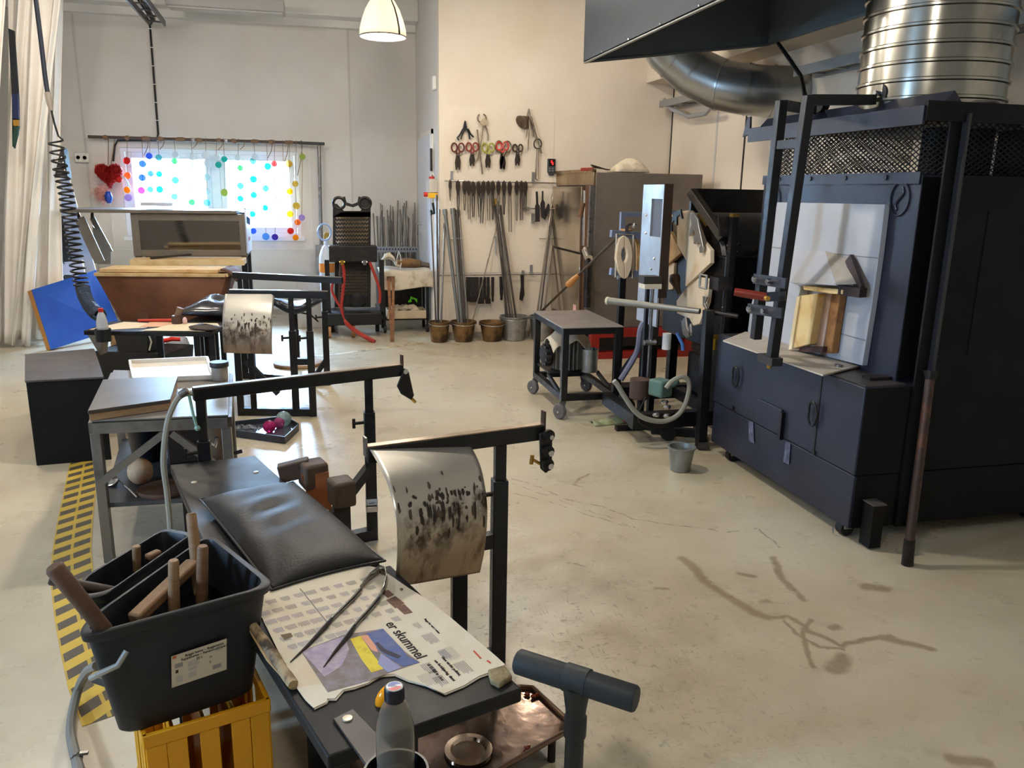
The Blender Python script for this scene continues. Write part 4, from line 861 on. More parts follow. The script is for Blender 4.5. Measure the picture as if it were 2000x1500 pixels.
# side switch box with the emergency stop on the jog wall, alarm sounder above
q = at(846,365,x=CX); r = thing('switch_box', 'grey and yellow switch box with a red stop button by the side door', 'switch', V((CX-.02,q.y,q.z-.1)))
def sp_(px, py, dx=0): return at(px, py, x=CX-dx)
yb = TY+.16
m = MB(); m.bb(CX-.09,yb-.04,sp_(850,376).z,CX,yb+.22,sp_(850,350).z); m.build('grey_box', mat('grey_enclosure', (190,182,170), .5), r, bevel=.006)
m = MB(); m.bb(CX-.10,yb-.05,sp_(850,387).z,CX,yb+.13,sp_(850,376).z-.004); m.build('yellow_box', mat('yellow_enclosure', (232,176,30), .45), r, bevel=.006)
m = MB(); m.cyl((CX-.10,yb+.05,sp_(850,380).z), (CX-.14,yb+.05,sp_(850,380).z), .025, 14); m.build('stop_button', RED, r)
m = MB(); m.bb(CX-.06,yb+.225,sp_(835,375).z,CX,yb+.45,sp_(835,354).z); m.build('blue_grey_box', mat('blue_grey_box', (110,124,150), .5), r, bevel=.004)
m = MB(); m.cyl((CX-.05,yb+.06,sp_(850,350).z), (CX-.05,yb+.06,sp_(850,345).z), .03, 12); m.build('red_lamp', RED, r)
m = MB(); m.tube([(CX-.03,yb+.15,sp_(843,350).z), (CX-.03,yb+.17,sp_(843,342).z), (CX-.03,yb+.12,sp_(843,346).z)], .006, 6); m.build('pull_cord', mtwine, r)
q = at(852,163,x=CX); m = MB(); m.bb(CX-.045,TY+.12,q.z-.07,CX,TY+.24,q.z+.07); tag(m.build('wall_sensor', WHITE, bevel=.015), 'small white sensor box high on the jog wall corner', 'sensor')
# ================================================================ glory hole, its stands, hood and ducts
GX = 2.45
def gp(px, py, dx=0): return at(px, py, x=GX-dx)
mfib = mat('ceramic_fibre_board', (226,204,172), .85, n=(5,(206,166,112),.52,.75)); mfib2 = mat('scorched_fibre_board', (196,160,112), .85, n=(5,(150,112,70),.45,.75)); mclaw = mat('dull_silver_casting', (176,172,166), .4, .8); mgrey = mat('soot_grey_board', (150,134,112), .8, n=(6,(104,88,70),.45,.75))
r = thing('glory_hole', 'black gas reheating furnace with cream fibre doors between kiln and big furnace', 'furnace', (2.85,5.05,0))
HY0 = 4.62
hx = at(1394,560,y=HY0).x
m = MB(); m.bb(2.50,HY0,.60,3.42,5.52,1.22); m.build('housing', BLACK, r, bevel=.01)
m = MB(); m.lathe([(0,0),(.40,0),(.42,.02),(.42,.86),(0,.9)], (2.52,5.08,1.06), axis=(1,0,0), n=36); m.build('barrel', mdk, r)
q0 = at(1352,368,y=5.5); m = MB(); m.bb(q0.x,5.5,.62,3.5,5.53,q0.z); m.build('rear_shield', BLACK, r)
def plate(name, px, mm, dx=0, th=.03, lab=None):
    m = MB(); m.prism([gp(a,b_,dx) for a,b_ in px], (th,0,0)); return m.build(name, mm, r, bevel=.003, label=lab)
plate('recess_board', [(1296,445),(1310,440),(1324,478),(1340,508),(1340,560),(1322,575),(1303,572),(1297,520)], mgrey, -.06)
plate('far_door', [(1293,452),(1306,448),(1322,478),(1330,494),(1312,510),(1297,521)], mfib2, -.01, lab='far scorched door half')
plate('near_door', [(1322,413),(1346,411),(1358,430),(1372,470),(1387,488),(1387,514),(1338,560),(1340,509),(1322,478)], mfib, .02, lab='near cream door half')
plate('lower_door', [(1339,563),(1366,541),(1386,545),(1381,590),(1366,632),(1354,637),(1346,622),(1322,612),(1321,588)], mfib, 0, lab='lower cream fibre board')
plate('inner_strip', [(1306,513),(1317,513),(1314,565),(1305,566)], mfib, -.03)
m = MB(); m.tube([gp(1318,538,.04), gp(1318,548,.045), gp(1322,560,.04), gp(1327,574,.03)], [.035,.04,.022,.014], 10); m.build('latch', mat('brown_latch', (84,66,52), .6, .3), r)
# toothed pivots
plate('toothed_pivot', [(1297,428),(1301,418),(1306,411),(1310,414),(1314,410),(1318,414),(1329,408),(1331,420),(1333,427),(1330,428),(1328,418),(1322,424),(1322,440),(1319,440),(1317,430),(1312,436),(1312,452),(1309,452),(1306,436),(1299,436)], mdk, .03, .012, 'dark toothed pivot plate')
for cx_, cy_ in ((1304,421),(1313,420),(1304,430),(1297,431)):
    m = MB(); m.prism([gp(cx_+a,cy_+b_,.032) for a,b_ in ((0,-3),(2.5,3),(-2.5,3))], (-.003,0,0)); m.build('pivot_hole', mfib, r)
plate('claw_pivot', [(1347,420),(1353,413),(1362,428),(1365,445),(1370,468),(1373,482),(1371,493),(1366,494),(1365,484),(1368,478),(1361,470),(1358,477),(1354,476),(1355,462),(1358,456),(1352,446),(1349,461),(1345,461),(1346,450),(1350,438)], mclaw, .05, .015, 'silver toothed pivot claw')
for pts in ([(1330,628),(1338,618),(1341,640),(1350,655),(1341,661),(1333,652)], [(1343,640),(1348,632),(1350,650),(1346,658)], [(1372,578),(1380,580),(1376,592),(1380,604),(1372,598)]): plate('lower_claw', pts, mclaw, .04, .012)
m = MB(); m.bar(at(1350,374,y=4.98), at(1413,466,y=4.72), .06, .05); m.build('diagonal_arm', mat('dark_bare_steel', (74,66,58), .4, .7), r, bevel=.003)
m = MB(); m.tube([at(1366,415,y=4.95), at(1378,428,y=4.93), at(1386,440,y=4.9)], [.02,.035,.03], 10); m.build('burner_fitting', mat('dull_brass', (120,98,50), .5, .5), r)
q = at(1436,424,y=HY0-.04); m = MB(); m.bb(q.x-.02,HY0-.05,.20,q.x+.02,HY0-.01,q.z); m.build('side_post', BLACK, r)
m = MB(); m.bb(q.x-.022,HY0-.052,q.z,q.x+.022,HY0-.008,q.z+.02); m.build('post_cap', BRASS, r)
q0, q1 = at(1404,423,y=HY0), at(1432,462,y=HY0); m = MB(); m.prism([q0, V((q1.x,q0.y,q0.z)), q1, V((q0.x+.02,q0.y,q1.z))], (0,.02,0)); m.build('side_plate', DARK, r)
for px, py in ((1421,479),(1430,478),(1442,478),(1421,490),(1430,492),(1441,492),(1412,600),(1421,598),(1434,598),(1413,607)):
    m = MB(); q = at(px,py,y=HY0-.005); m.cyl(q, q+V((0,-.012,0)), .008, 8); m.build('bolt', CHROME, r)
m = MB()
q0, q1 = gp(1368,536,.05), gp(1379,564,.05)
m.tube([q0, V((q0.x,q1.y,q0.z)), q1, V((q0.x,q0.y,q1.z))], .009, 4, closed=True); m.build('channel_end', mclaw, r)
m = MB(); m.bb(q0.x+.02,q1.y-.12,q1.z,q0.x+.12,q1.y,q0.z); m.build('channel', DARK, r)
# stand under it
for x in (2.55,3.3):
    for y in (4.7,5.42):
        m = MB(); m.bb(x-.03,y-.03,.20,x+.03,y+.03,.60); m.build('leg', BLACK, r)
for y in (4.7,5.42): m = MB(); m.bb(1.95 if y < 5 else 2.16,y-.04,.10,3.4,y+.04,.20); m.build('base_beam', BLACK, r)
for x in (2.0,2.6,3.3): m = MB(); m.bb(x-.04,4.74,.11,x+.04,5.38 if x > 2.1 else 5.28,.19); m.build('cross_beam', BLACK, r)
for x in (2.22,3.3):
    for y in (4.7,5.42): m = MB(); m.lathe([(.02,-.02),(.05,-.02),(.05,.02),(.02,.02)], (x,y,.05), axis=(0,1,0), n=14); m.build('caster', RUBBER, r)
m = MB(); m.bb(2.62,4.85,.20,3.2,5.3,.48); m.build('blower_box', mdk, r, bevel=.01)
for k,(px,py) in enumerate(((1302,668),)):
    m = MB(); q = at(px,py,y=4.95); m.cyl(q+V((0,0,-.05)), q+V((0,0,.06)), .03, 12); m.build('filter_cup', WHITE, r)
m = MB(); m.tube([at(1322,650,y=4.8), at(1333,672,y=4.78), at(1334,684,y=4.78)], .012, 8); m.build('blue_tube', mat('blue_tube', (70,110,170), .4), r)
q = at(1395,662,y=4.57); m = MB(); m.cyl(q, q+V((0,0,-.07)), .018, 8); m.box(q+V((0,0,.01)), (.05,.02,.03)); m.build('gas_valve', mat('yellow_brass', (196,160,60), .35, .7), r)
for k,(px,py) in enumerate(((1298,785),(1303,795),(1282,810),(1303,812))):
    m = MB(); q = at(px,py,y=4.62); m.ball(q, .022, 8, (1.3,.8,.8)); m.build('pipe_fitting', CHROME, r)
# aluminium heat shield on its post
r2 = thing('heat_shield', 'tall narrow aluminium heat shield with a dark slot before the reheating furnace', 'heat shield', (2.2,5.12,0))
sy0, sy1, sz0, sz1 = 4.955, 5.30, .72, 1.656
s0, s1 = at(1273,388,x=2.2), at(1290,464,x=2.2); mal = mat('hazy_aluminium', (206,206,208), .38, .85, n=(4,(180,178,176),.4,.7), rn=.08)
m = MB(); m.bb(2.2,s0.y,sz0,2.212,sy1,sz1); m.bb(2.2,sy0,sz0,2.212,s1.y,sz1); m.bb(2.2,s1.y,s0.z,2.212,s0.y,sz1); m.bb(2.2,s1.y,sz0,2.212,s0.y,s1.z); m.build('shield_plate', mal, r2)
m = MB(); m.bb(2.2,sy0-.012,sz0+.2,2.26,sy0,sz1+.005); m.build('edge_flange', mat('brown_edge', (66,50,40), .5, .5), r2)
m = MB(); m.bb(2.213,s1.y-.01,s1.z-.01,2.222,s0.y+.01,s0.z+.01); m.build('slot_gauze', mat('slot_glass', (84,86,94), .5), r2)
for py, px in ((455,1262),(505,1278),(590,1252),(420,1263),(525,1272)):
    m = MB(); q = at(px,py,x=2.2); m.ball(q, .010, 8); m.build('rivet', CHROME, r2)
for y in (5.05,5.22): m = MB(); m.bb(2.215,y-.02,.0,2.255,y+.02,.9); m.build('post', BLACK, r2)
m = MB(); m.bb(2.1,5.0,0,2.4,5.28,.03); m.build('foot', BLACK, r2)
# pipe-end rest with a cream front
b0 = at(1275,552,y=4.95); r3 = thing('roller_stand', 'black stand with a small cream-fronted box head before the heat shield', 'stand', (b0.x,4.95,0))
q0, q1 = at(1258,546,y=4.93), at(1292,564,y=4.93); m = MB(); m.bb(q0.x,4.93,(q0.z+q1.z)/2-.0,q1.x,5.03,q0.z+.02); m.build('head', mat('olive_black', (46,44,38), .6), r3, bevel=.004)
m = MB(); m.bb(q0.x+.004,4.92,q1.z,q1.x-.004,5.02,(q0.z+q1.z)/2); m.build('cream_front', mat('cream_plastic', (214,204,178), .6), r3)
m = MB(); m.bb(b0.x-.035,4.96,.03,b0.x-.012,4.99,q1.z); m.build('post', BLACK, r3)
m = MB(); m.cyl((b0.x+.01,4.97,.3),(b0.x+.01,4.97,q1.z),.012,10); m.build('chrome_rod', STEEL, r3)
m = MB(); m.bar((b0.x-.2,4.975,.016),(b0.x+.2,4.975,.016),.05,.03); m.build('foot', BLACK, r3)
m = MB(); m.cyl((b0.x-.04,4.94,.62),(b0.x+.04,4.94,.62),.02,8); m.build('knob', CHROME, r3)
# punty warmer with the eye-shaped opening
PY = 6.0
def pp(px, py, dy=0): return at(px, py, y=PY+dy)
r4 = thing('punty_warmer', 'small burner stand with two cream blocks forming an eye-shaped hole', 'burner', (pp(1220,500).x, PY, 0))
m = MB(); m.prism([pp(*p) for p in ((1219.5,460),(1210,466),(1206,480),(1204,505),(1207,528),(1213,540),(1219.5,545),(1219.5,515),(1215,507),(1213.5,497),(1215,488),(1219.5,481))], (0,.05,0)); m.build('burner_block', mfib, r4, bevel=.004, label='left cream half of the eye')
m = MB(); m.prism([pp(*p) for p in ((1220.5,460),(1228,466),(1234,482),(1236,500),(1233,525),(1227,541),(1220.5,545),(1220.5,515),(1225,507),(1226.5,497),(1225,488),(1220.5,481))], (0,.05,0)); m.build('burner_block', mfib, r4, bevel=.004, label='right cream half of the eye')
m = MB(); c4 = [pp(*p,.03) for p in ((1204,457),(1237,459),(1235,543),(1202,541))]; m.tube(c4, .008, 4, closed=True); m.build('block_frame', mat('pale_frame_steel', (196,186,170), .5, .4), r4)
mbl = mat('blue_grey_frame', (128,136,156), .45, .5)
for a_, b_ in (((1193,456),(1250,460)), ((1192,530),(1250,536))):
    m = MB(); m.bar(pp(*a_,.06), pp(*b_,.06), .05, .055); m.build('cross_bar', mbl, r4)
m = MB(); q0, q1 = pp(1214,414,.25), pp(1252,424,.25); m.bb(q0.x,PY+.25,q1.z,q1.x+.1,PY+.29,q0.z); m.bb(q0.x,PY+.25,.9,q0.x+.035,PY+.29,q1.z); m.build('rear_frame', mbl, r4)
m = MB(); q = pp(1213,600,.07); m.bb(q.x-.025,PY+.05,.02,q.x+.025,PY+.1,pp(1213,530).z); m.build('post', BLACK, r4)
m = MB(); m.bb(q.x+.28,PY+.05,.02,q.x+.33,PY+.1,pp(1213,530).z); m.build('post', BLACK, r4)
m = MB(); m.bb(q.x-.1,PY-.1,.0,q.x+.4,PY+.25,.02); m.build('foot', BLACK, r4)
m = MB(); m.tube([pp(1241,465,.1), pp(1246,480,.1), pp(1247,505,.1), pp(1245,530,.1)], [.012,.02,.022,.014], 8); m.build('rear_block', mfib2, r4)
m = MB(); m.tube([pp(1236,445,.08), pp(1239,437,.08), pp(1243,440,.08)], .01, 6); m.build('wing_nut', CHROME, r4)
m = MB(); m.bb(pp(1226,455).x,PY+.06,pp(1226,462).z,pp(1240,455).x,PY+.16,pp(1226,449).z); m.build('orange_block', mat('orange_fire_brick', (190,136,80), .85), r4)
for k in range(3):
    m = MB(); q = pp(1222+2*k,452,.02); m.tube([q, q+V((.0,0,.04)), q+V((.03,0,.06))], .006, 6); m.build('wire_tie', DARK, r4)
# leaning rod with the wooden grip, in front of the kiln
b_ = at(1203,466,y=6.35); foot = at(1042,623,y=BK[4][0].y); a_ = foot
r5 = thing('grip_pole', 'long thin steel pole with a tapered wooden grip leaning across the kiln', 'pole', foot)
m = MB(); m.tube([foot, b_], .012, 8); m.build('pole', mpd, r5)
t0, t1 = .50, .62; m = MB(); m.tube([a_.lerp(b_,t0), a_.lerp(b_,.56), a_.lerp(b_,t1)], [.034,.03,.018], 12); m.build('grip', mat('orange_wood', (190,128,60), .5), r5)
# grey rest bar and T stand
R_, L_ = V((2.31,4.55,.887)), V((1.902,5.07,.887))
r6 = thing('rest_stand', 'black T-footed stand carrying a long grey horizontal pipe', 'stand', (2.354,4.5,0))
m = MB(); m.bar((2.36,4.5,.0),(2.345,4.5,.90),.055,.055); m.build('post', BLACK, r6)
m = MB(); m.tube([L_, R_], [.026,.018], 12); m.build('rest_pipe', mat('grey_pipe', (132,130,122), .4, .6), r6)
m = MB(); m.tube([L_+(L_-R_).normalized()*.001, L_+(L_-R_).normalized()*.02], .028, 12); m.build('pipe_end', mat('pale_pipe_end', (190,184,160), .5), r6)
m = MB(); m.tube([R_+V((.05,.0,.0)), at(1442,618,y=4.4)], .016, 8); m.build('side_arm', DARK, r6)
fl, fr = at(1272,838,z=.03), at(1368,846,z=.03); m = MB(); m.bar(fl, fl+(fr-fl)*1.12, .06, .05); m.build('long_foot', BLACK, r6, bevel=.003)
m = MB(); m.bar(at(1362,835,z=.045), at(1374,872,z=.03), .06, .04); m.build('short_foot', mat('worn_black', (52,50,50), .5), r6)
# pump with grey hose, blue hoses
r7 = thing('water_pump', 'green and brown pump on the floor frame with a looping grey hose', 'pump', at(1290,790,z=0))
q = at(1250,757,y=4.9); m = MB(); m.cyl(q+V((0,0,-.07)), q+V((0,0,.06)), .07, 18); m.build('motor', mat('brown_motor', (74,54,44), .6), r7)
q = at(1290,757,y=4.62); m = MB(); m.box(q, (.11,.12,.11), .4); m.cyl(q+V((.05,-.02,.02)), q+V((.11,-.03,.05)), .025, 12); m.build('pump_body', mat('grey_green_casting', (84,112,104), .6), r7, bevel=.015)
m = MB(); q0 = at(1268,790,y=4.75); m.bb(q0.x-.02,4.65,.1,q0.x+.25,4.8,.2)
hose('hose', [at(x_,y_,y=4.52) for x_,y_ in ((1301,758),(1312,745),(1330,736),(1343,741),(1346,760),(1338,790),(1322,812),(1295,823),(1262,818),(1240,803),(1220,775),(1206,752),(1199,744))], .016, mat('grey_hose', (150,148,134), .5), r7)
hose('power_cord', [at(x_,y_,y=4.6) for x_,y_ in ((1262,775),(1250,800),(1248,822),(1262,832),(1275,836))], .006, BLACK, r7)
for k,(pts,mm,lab) in enumerate((([(1270,612),(1252,640),(1246,680),(1235,705),(1212,742)],mat('grey_blue_tube',(110,112,132),.45),'grey corrugated hose slanting down behind the wheeled table'),([(1270,640),(1250,680),(1225,712),(1204,746)],mat('deep_blue_tube',(40,48,84),.45),'dark blue hose slanting down behind the wheeled table'))):
    o = hose('air_hose', [at(x_,y_,y=5.2+.2*k) for x_,y_ in pts], .022, mm); tag(o, lab, 'hose')
q = at(1188,826,z=.0); m = MB(); m.grid(lambda u,v: q+V((.16*(u-.5)*2*.8, .06*(2*v-1)+.03*(u-.5), .004+.03*sin(u*8+v*3)**2*sin(pi*v))), 14, 8); tag(m.build('crisp_packet', mat('pale_green_foil',(150,158,120),.35,n=(12,(190,60,50),.62,.66)), solid=.003), 'crumpled pale green packet on the floor before the wheeled table', 'packet')
# ---- hood above
hx0, hx1, hy0, hy1 = 2.005, 3.535, 3.95, 6.13
zl, zr, zt = 2.55, 2.755, 3.45
mhood = mat('grey_hood_sheet', (50,54,58), .5, .2, n=(3,(44,48,52),.4,.7)); mhin = mat('bounce_lit_hood_inside', (112,120,126), .55, .2, n=(2,(96,104,110),.4,.7))  # lining colour lightened to stand in for bounced light
r8 = thing('extractor_hood', 'large grey sheet metal extractor hood hanging over the reheating furnace', 'hood', ((hx0+hx1)/2,(hy0+hy1)/2,2.5))
A = [V((hx0,hy0,zl)), V((hx1,hy0,zr)), V((hx1,hy1,zr)), V((hx0,hy1,zl))]; T = [V((hx0,hy0,zt)), V((hx1,hy0,zt)), V((hx1,hy1,zt)), V((hx0,hy1,zt))]
for k in range(4):
    m = MB(); j = (k+1) % 4; ins = ((hx0+hx1)/2, (hy0+hy1)/2); n_ = [V((0,1,0)), V((-1,0,0)), V((0,-1,0)), V((1,0,0))][k]
    m.prism([A[k], A[j], T[j], T[k]], n_*.004); m.build('side_sheet', mhood, r8)
    m = MB(); e_ = n_*.005; m.prism([A[k]+e_+V((0,0,.01)), A[j]+e_+V((0,0,.01)), T[j]+e_, T[k]+e_], n_*.003); m.build('inner_lining', mhin, r8)
    m = MB(); m.bar(A[k]+n_*.01, A[j]+n_*.01, .02, .016); m.build('rim', mat('bare_rim_steel', (150,152,150), .35, .8), r8)
m = MB(); m.bb(hx0,hy0,zt,hx1,hy1,zt+.01); m.build('top_sheet', mhood, r8)
for k in range(4):
    m = MB(); q = V((hx0-.004, 4.2+.5*k, zl+.012)); m.ball(q, .008, 6); m.build('rivet', CHROME, r8)
for x, y in ((hx0+.1,hy0+.1),(hx1-.1,hy0+.1),(hx0+.1,hy1-.1),(hx1-.1,hy1-.1)): m = MB(); m.cyl((x,y,zt+.01),(x,y,CZ),.006,6); m.build('hanger_rod', STEEL, r8)
# spiral duct elbow behind the hood
mduct = mat('galvanised_duct', (172,172,168), .3, .9)
r9 = thing('duct_elbow', 'galvanised round duct elbow running behind the hood to the right wall', 'duct', (3.2,6.45,2.5))
pth = [V((2.62,6.75,3.7)), V((2.64,6.72,3.35)), V((2.74,6.68,3.02)), V((2.92,6.62,2.76)), V((3.12,6.54,2.58)), V((3.30,6.42,2.48)), V((3.45,6.3,2.44)), V((3.60,6.22,2.42)), V((3.72,6.18,2.42)), V((RX-.004,6.18,2.42))]
m = MB(); m.tube(pth, .2, 28); m.build('duct', mduct, r9)
for k,(i,t_) in enumerate(((1,.5),(2,.5),(3,.3),(3,.9),(5,.0),(6,.2),(7,.4))):
    p = pth[i].lerp(pth[i+1], t_); d = (pth[i+1]-pth[i]).normalized(); m = MB(); m.tube([p-d*.008, p+d*.008], .206, 28); m.build('duct_seam', mduct, r9)
# cable tray on the right wall
r = thing('cable_tray', 'galvanised cable tray carrying pale cables along the right wall', 'cable tray', (3.8,5.5,2.5))
for x in (3.66,RX-.03):
    for ya_, yb_ in ((2.2,5.93),(6.43,8.5)): m = MB(); m.bb(x,ya_,2.50,x+.02,yb_,2.57); m.build('side_rail', mat('tray_zinc', (150,150,148), .5, .5), r)
for k in [q for q in range(22) if not 5.85 < 2.3+.29*q < 6.45]:
    m = MB(); m.bb(3.68,2.3+.29*k,2.51,RX-.03,2.34+.29*k,2.525); m.build('rung', MATS['tray_zinc'], r)
mcb = mat('cream_cable', (206,196,176), .6)
for k in range(5):
    for j0, j1, y_ in ((0,9,2.2),(0,5,6.44)): m = MB(); m.tube([V((3.70+.028*k+.004*sin(j*1.7+k), y_+.45*j, 2.538+.008*sin(j+k*2)+.03*(k % 2))) for j in range(j0,j1)], .012, 6); m.build('cable', mcb if k != 2 else BLACK, r)
m = MB(); m.tube([at(1297,195,y=8.45), at(1310,212,y=8.3), at(1345,228,y=8.0), at(1378,222,y=7.6), at(1392,205,y=7.3)], .022, 8); m.build('hanging_cable', mat('grey_cable', (150,150,150), .5), r)
m = MB(); m.tube([at(1520,85,y=5.6), at(1545,120,y=5.2), at(1565,150,y=4.9), at(1572,185,y=4.6)], .014, 8); tag(m.build('black_cable', BLACK), 'black cable hanging from the hood down to the sliding door frame', 'cable')
# ================================================================ big melting furnace
FX, FY0, FY1, LZ, UX = 2.38, 3.03, 4.42, .762, 2.60
FXR = 3.62
mfu = mat('blue_black_furnace_paint', (26,29,43), .45, n=(3,(32,35,49),.4,.75), rn=.08, bump=(90,.05))
mfs = mat('furnace_side_shade_black', (8,8,9), .6, n=(5,(12,11,11),.45,.8), rn=.1, spec=.25)  # black of the side holds the shade of the unlit face
mcer = mat('white_fibre_sheet', (180,181,185), .55, n=(3,(164,164,166),.4,.75)); mcer2 = mat('stained_fibre_sheet', (188,178,164), .6, n=(5,(150,132,108),.5,.8))
r = thing('melting_furnace', 'large blue-black glass melting furnace on wheels at the right', 'furnace', ((FX+FXR)/2,(FY0+FY1)/2,0))
m = MB(); m.bb(FX+.004,FY0+.004,.075,FXR,FY1-.004,.336); m.build('plinth', mfu, r, bevel=.004)
m = MB(); m.bb(FX+.02,FY0+.001,.077,FXR,FY0+.0035,.336); m.build('plinth_side_shade', mfs, r)  # thin black sheet painting the plinth's unlit side dark
m = MB(); m.bb(FX+.01,FY0-.0015,.342,FX+.32,FY0-.0002,LZ-.004); m.build('body_side_shade', mfs, r)  # thin black sheet for the shade on the lower body's side
m = MB(); m.bb(FX,FY0,.34,FX+.32,FY1,LZ); m.build('lower_body', mfu, r, bevel=.006)
m = MB(); m.bb(FX+.32,FY0+.0,.34,FXR,FY1,1.70); m.build('upper_body', mfs, r, bevel=.006)
m = MB(); m.bb(UX,FY0+.08,LZ,FX+.33,FY1-.0,1.70); m.build('front_wall', mfu, r, bevel=.004)
m = MB(); m.bb(UX+.004,FY0+.077,LZ+.01,FX+.33,FY0+.0795,1.69); m.build('front_wall_side_shade', mfs, r)  # thin black sheet for the shade on the front wall's side
m = MB(); m.bb(FX+.01,FY0+.01,LZ,UX,FY1-.01,LZ+.006); m.build('ledge_plate', mat('worn_dark_ledge', (74,68,66), .45, .4), r)
m = MB(); m.bb(FX+.1,FY0+.1,LZ+.0,FX+.32,FY0+.16,LZ+.02); m.build('ledge_strip', DARK, r)
# seams and hatch on the front
def fp(px, py, dx=0): return at(px, py, x=FX-dx)
q0, q1 = fp(1605,742), fp(1594,892); m = MB(); m.bb(FX-.003,q0.y-.006,.345,FX,q0.y+.006,LZ-.02); m.build('door_seam', BLACK, r)
q0, q1 = fp(1485,775), fp(1526,850); m = MB(); m.bb(FX-.014,q1.y,q1.z,FX,q0.y,q0.z-.01); m.build('hatch', mfu, r, bevel=.003)
m = MB(); m.bb(FX-.022,q1.y-.02,q1.z-.02,FX,q1.y+.004,q0.z-.02); m.build('hatch_edge', BLACK, r)
for (px,py) in ((1437,736),(1588,808)):
    c = fp(px,py,.012); m = MB(); m.tube([c+V((-.01*sin(a*pi/9) if a < 10 else -.004, .035*cos(a*pi/9), .062*sin(a*pi/9))) for a in range(18)], .006, 6, closed=True); m.build('ring_handle', BLACK, r)
for (px,py) in ((1433,797),(1592,884)):
    m = MB(); q = fp(px,py); m.cyl(q, q+V((-.012,0,0)), .012, 8); m.build('bolt', BLACK, r)
msc = mat('scuffed_paint', (92,94,114), .6, n=(30,(60,62,80),.45,.6))
for pts in (((1462,822),(1471,824),(1473,866),(1463,862)), ((1535,862),(1544,866),(1541,908),(1530,902))):
    m = MB(); m.prism([fp(*p,.001) for p in pts], (-.0008,0,0)); m.build('paint_scuff', msc, r)
m = MB(); q = fp(1627,1035); m.prism([q+V((0,-.008,-.02)), q+V((0,.008,.0)), q+V((0,0,.02))], (-.001,0,0)); m.build('paint_scuff', msc, r)
# white fibre face sheet, its ledge sheet and the gathering hole
def wf(px, py, dx=0): return at(px, py, x=UX-.03-dx)
m = MB(); m.prism([wf(*p) for p in ((1518,395),(1728,399),(1716,500),(1702,600),(1684,714),(1459,658),(1466,600),(1480,545),(1486,508),(1497,486))], (.03,0,0)); m.build('face_sheet', mcer, r, bevel=.002)
m = MB(); q = [at(px,py,z=LZ+.012) for px,py in ((1412,667),(1456,650),(1690,714),(1607,735))]; m.prism(q, (0,0,.008)); m.build('ledge_sheet', mcer2, r)
for a_, b_ in (((1498,482),(1722,505)), ((1630,648),(1690,665))):
    m = MB(); m.bar(wf(*a_,.001), wf(*b_,.001), .002, .004); m.build('sheet_joint', mat('joint_shadow', (120,116,112), .8), r)
def op(name, px, mm, d0, d1, lab=None):
    m = MB(); m.prism([wf(a,b_,0) for a,b_ in px], (-d0 if d1 is None else d1,0,0)); return m.build(name, mm, r, bevel=.003, label=lab)
m = MB(); a4 = [wf(1552,486,.004), wf(1611,490,.004), wf(1634,558,.13), wf(1542,550,.13)]; m.prism(a4, (.008,0,0)); m.build('sloped_hood_sheet', mcer, r)
m = MB(); m.prism([wf(1611,490,.004), wf(1654,503,.004), wf(1671,555,.06), wf(1634,556,.13)], (.006,0,0)); m.build('hood_cheek', mcer2, r)
mbar = mat('oxidised_dark_bar', (64,50,48), .6, .3)
m = MB(); m.bar(wf(1659,504,.02), wf(1681,566,.05), .05, .02, up=(1,0,0)); m.build('support_bar', mbar, r)
m = MB(); m.bar(wf(1644,566,.08), wf(1686,572,.05), .05, .045); m.build('support_bar', mbar, r)
mbrk = mat('cream_fire_brick', (224,196,140), .85, n=(9,(196,150,84),.5,.75)); mbk2 = mat('pinkish_fire_brick', (196,172,158), .85, n=(6,(170,140,118),.45,.7)); mbk3 = mat('crusted_brown_brick', (150,104,58), .8, n=(14,(104,66,36),.45,.7), bump=(40,.5))
m = MB(); m.prism([wf(*p,.10) for p in ((1567,557),(1646,566),(1645,575),(1622,574),(1570,566))], (.1,0,0)); m.build('lintel_brick', mbrk, r, bevel=.003)
m = MB(); m.prism([wf(*p,.09) for p in ((1560,578),(1598,573),(1582,672),(1543,682))], (.09,0,0)); m.build('jamb_brick', mbrk, r, bevel=.004)
m = MB(); m.prism([wf(*p,.10) for p in ((1556,580),(1562,578),(1546,682),(1540,683))], (.1,0,0)); m.build('jamb_edge', mat('pale_brick_edge', (232,218,180), .85), r)
m = MB(); m.prism([wf(*p,.05) for p in ((1598,573),(1624,572),(1607,678),(1581,676))], (.05,0,0)); m.build('gathering_door', mbk2, r, bevel=.003)
m = MB(); m.prism([wf(*p,.045) for p in ((1624,572),(1641,573),(1631,640),(1624,690),(1606,690),(1612,640))], (.04,0,0)); m.build('crusted_jamb', mbk3, r, bevel=.004)
m = MB(); m.prism([wf(*p,.07) for p in ((1562,676),(1608,677),(1606,689),(1560,687))], (.06,0,0)); m.build('sill_gap', mat('burnt_sill', (70,44,40), .8), r)
m = MB(); m.prism([wf(*p,.06) for p in ((1544,552),(1565,560),(1560,578),(1556,580),(1538,566))], (.05,0,0)); m.build('hood_side', mcer, r)
q = at(1638,716,z=LZ+.02); m = MB(); m.lathe([(.02,0),(.02,.012),(0,.014)], q, n=12); m.build('ledge_bolt', STEEL, r)
# round maker's emblem, twice
def emblem(cx_, cy_):
    c = at(cx_, cy_, x=UX-.003); m = MB(); m.tube([c+V((0,.062*cos(a*pi/14),.075*sin(a*pi/14))) for a in range(28)], .005, 6, closed=True)
    m.tube([c+V((0,.03*cos(t),.04*t/2.2)) if 0 else c+V((0,-.022*sin(t*2.2), -.05+.1*(t+1.2)/2.4)) for t in [-1.2+.2*k for k in range(13)]], .006, 6); m.build('emblem', mat('embossed_blue_black', (26,30,42), .4), r)
emblem(1757,388); emblem(1512,392)
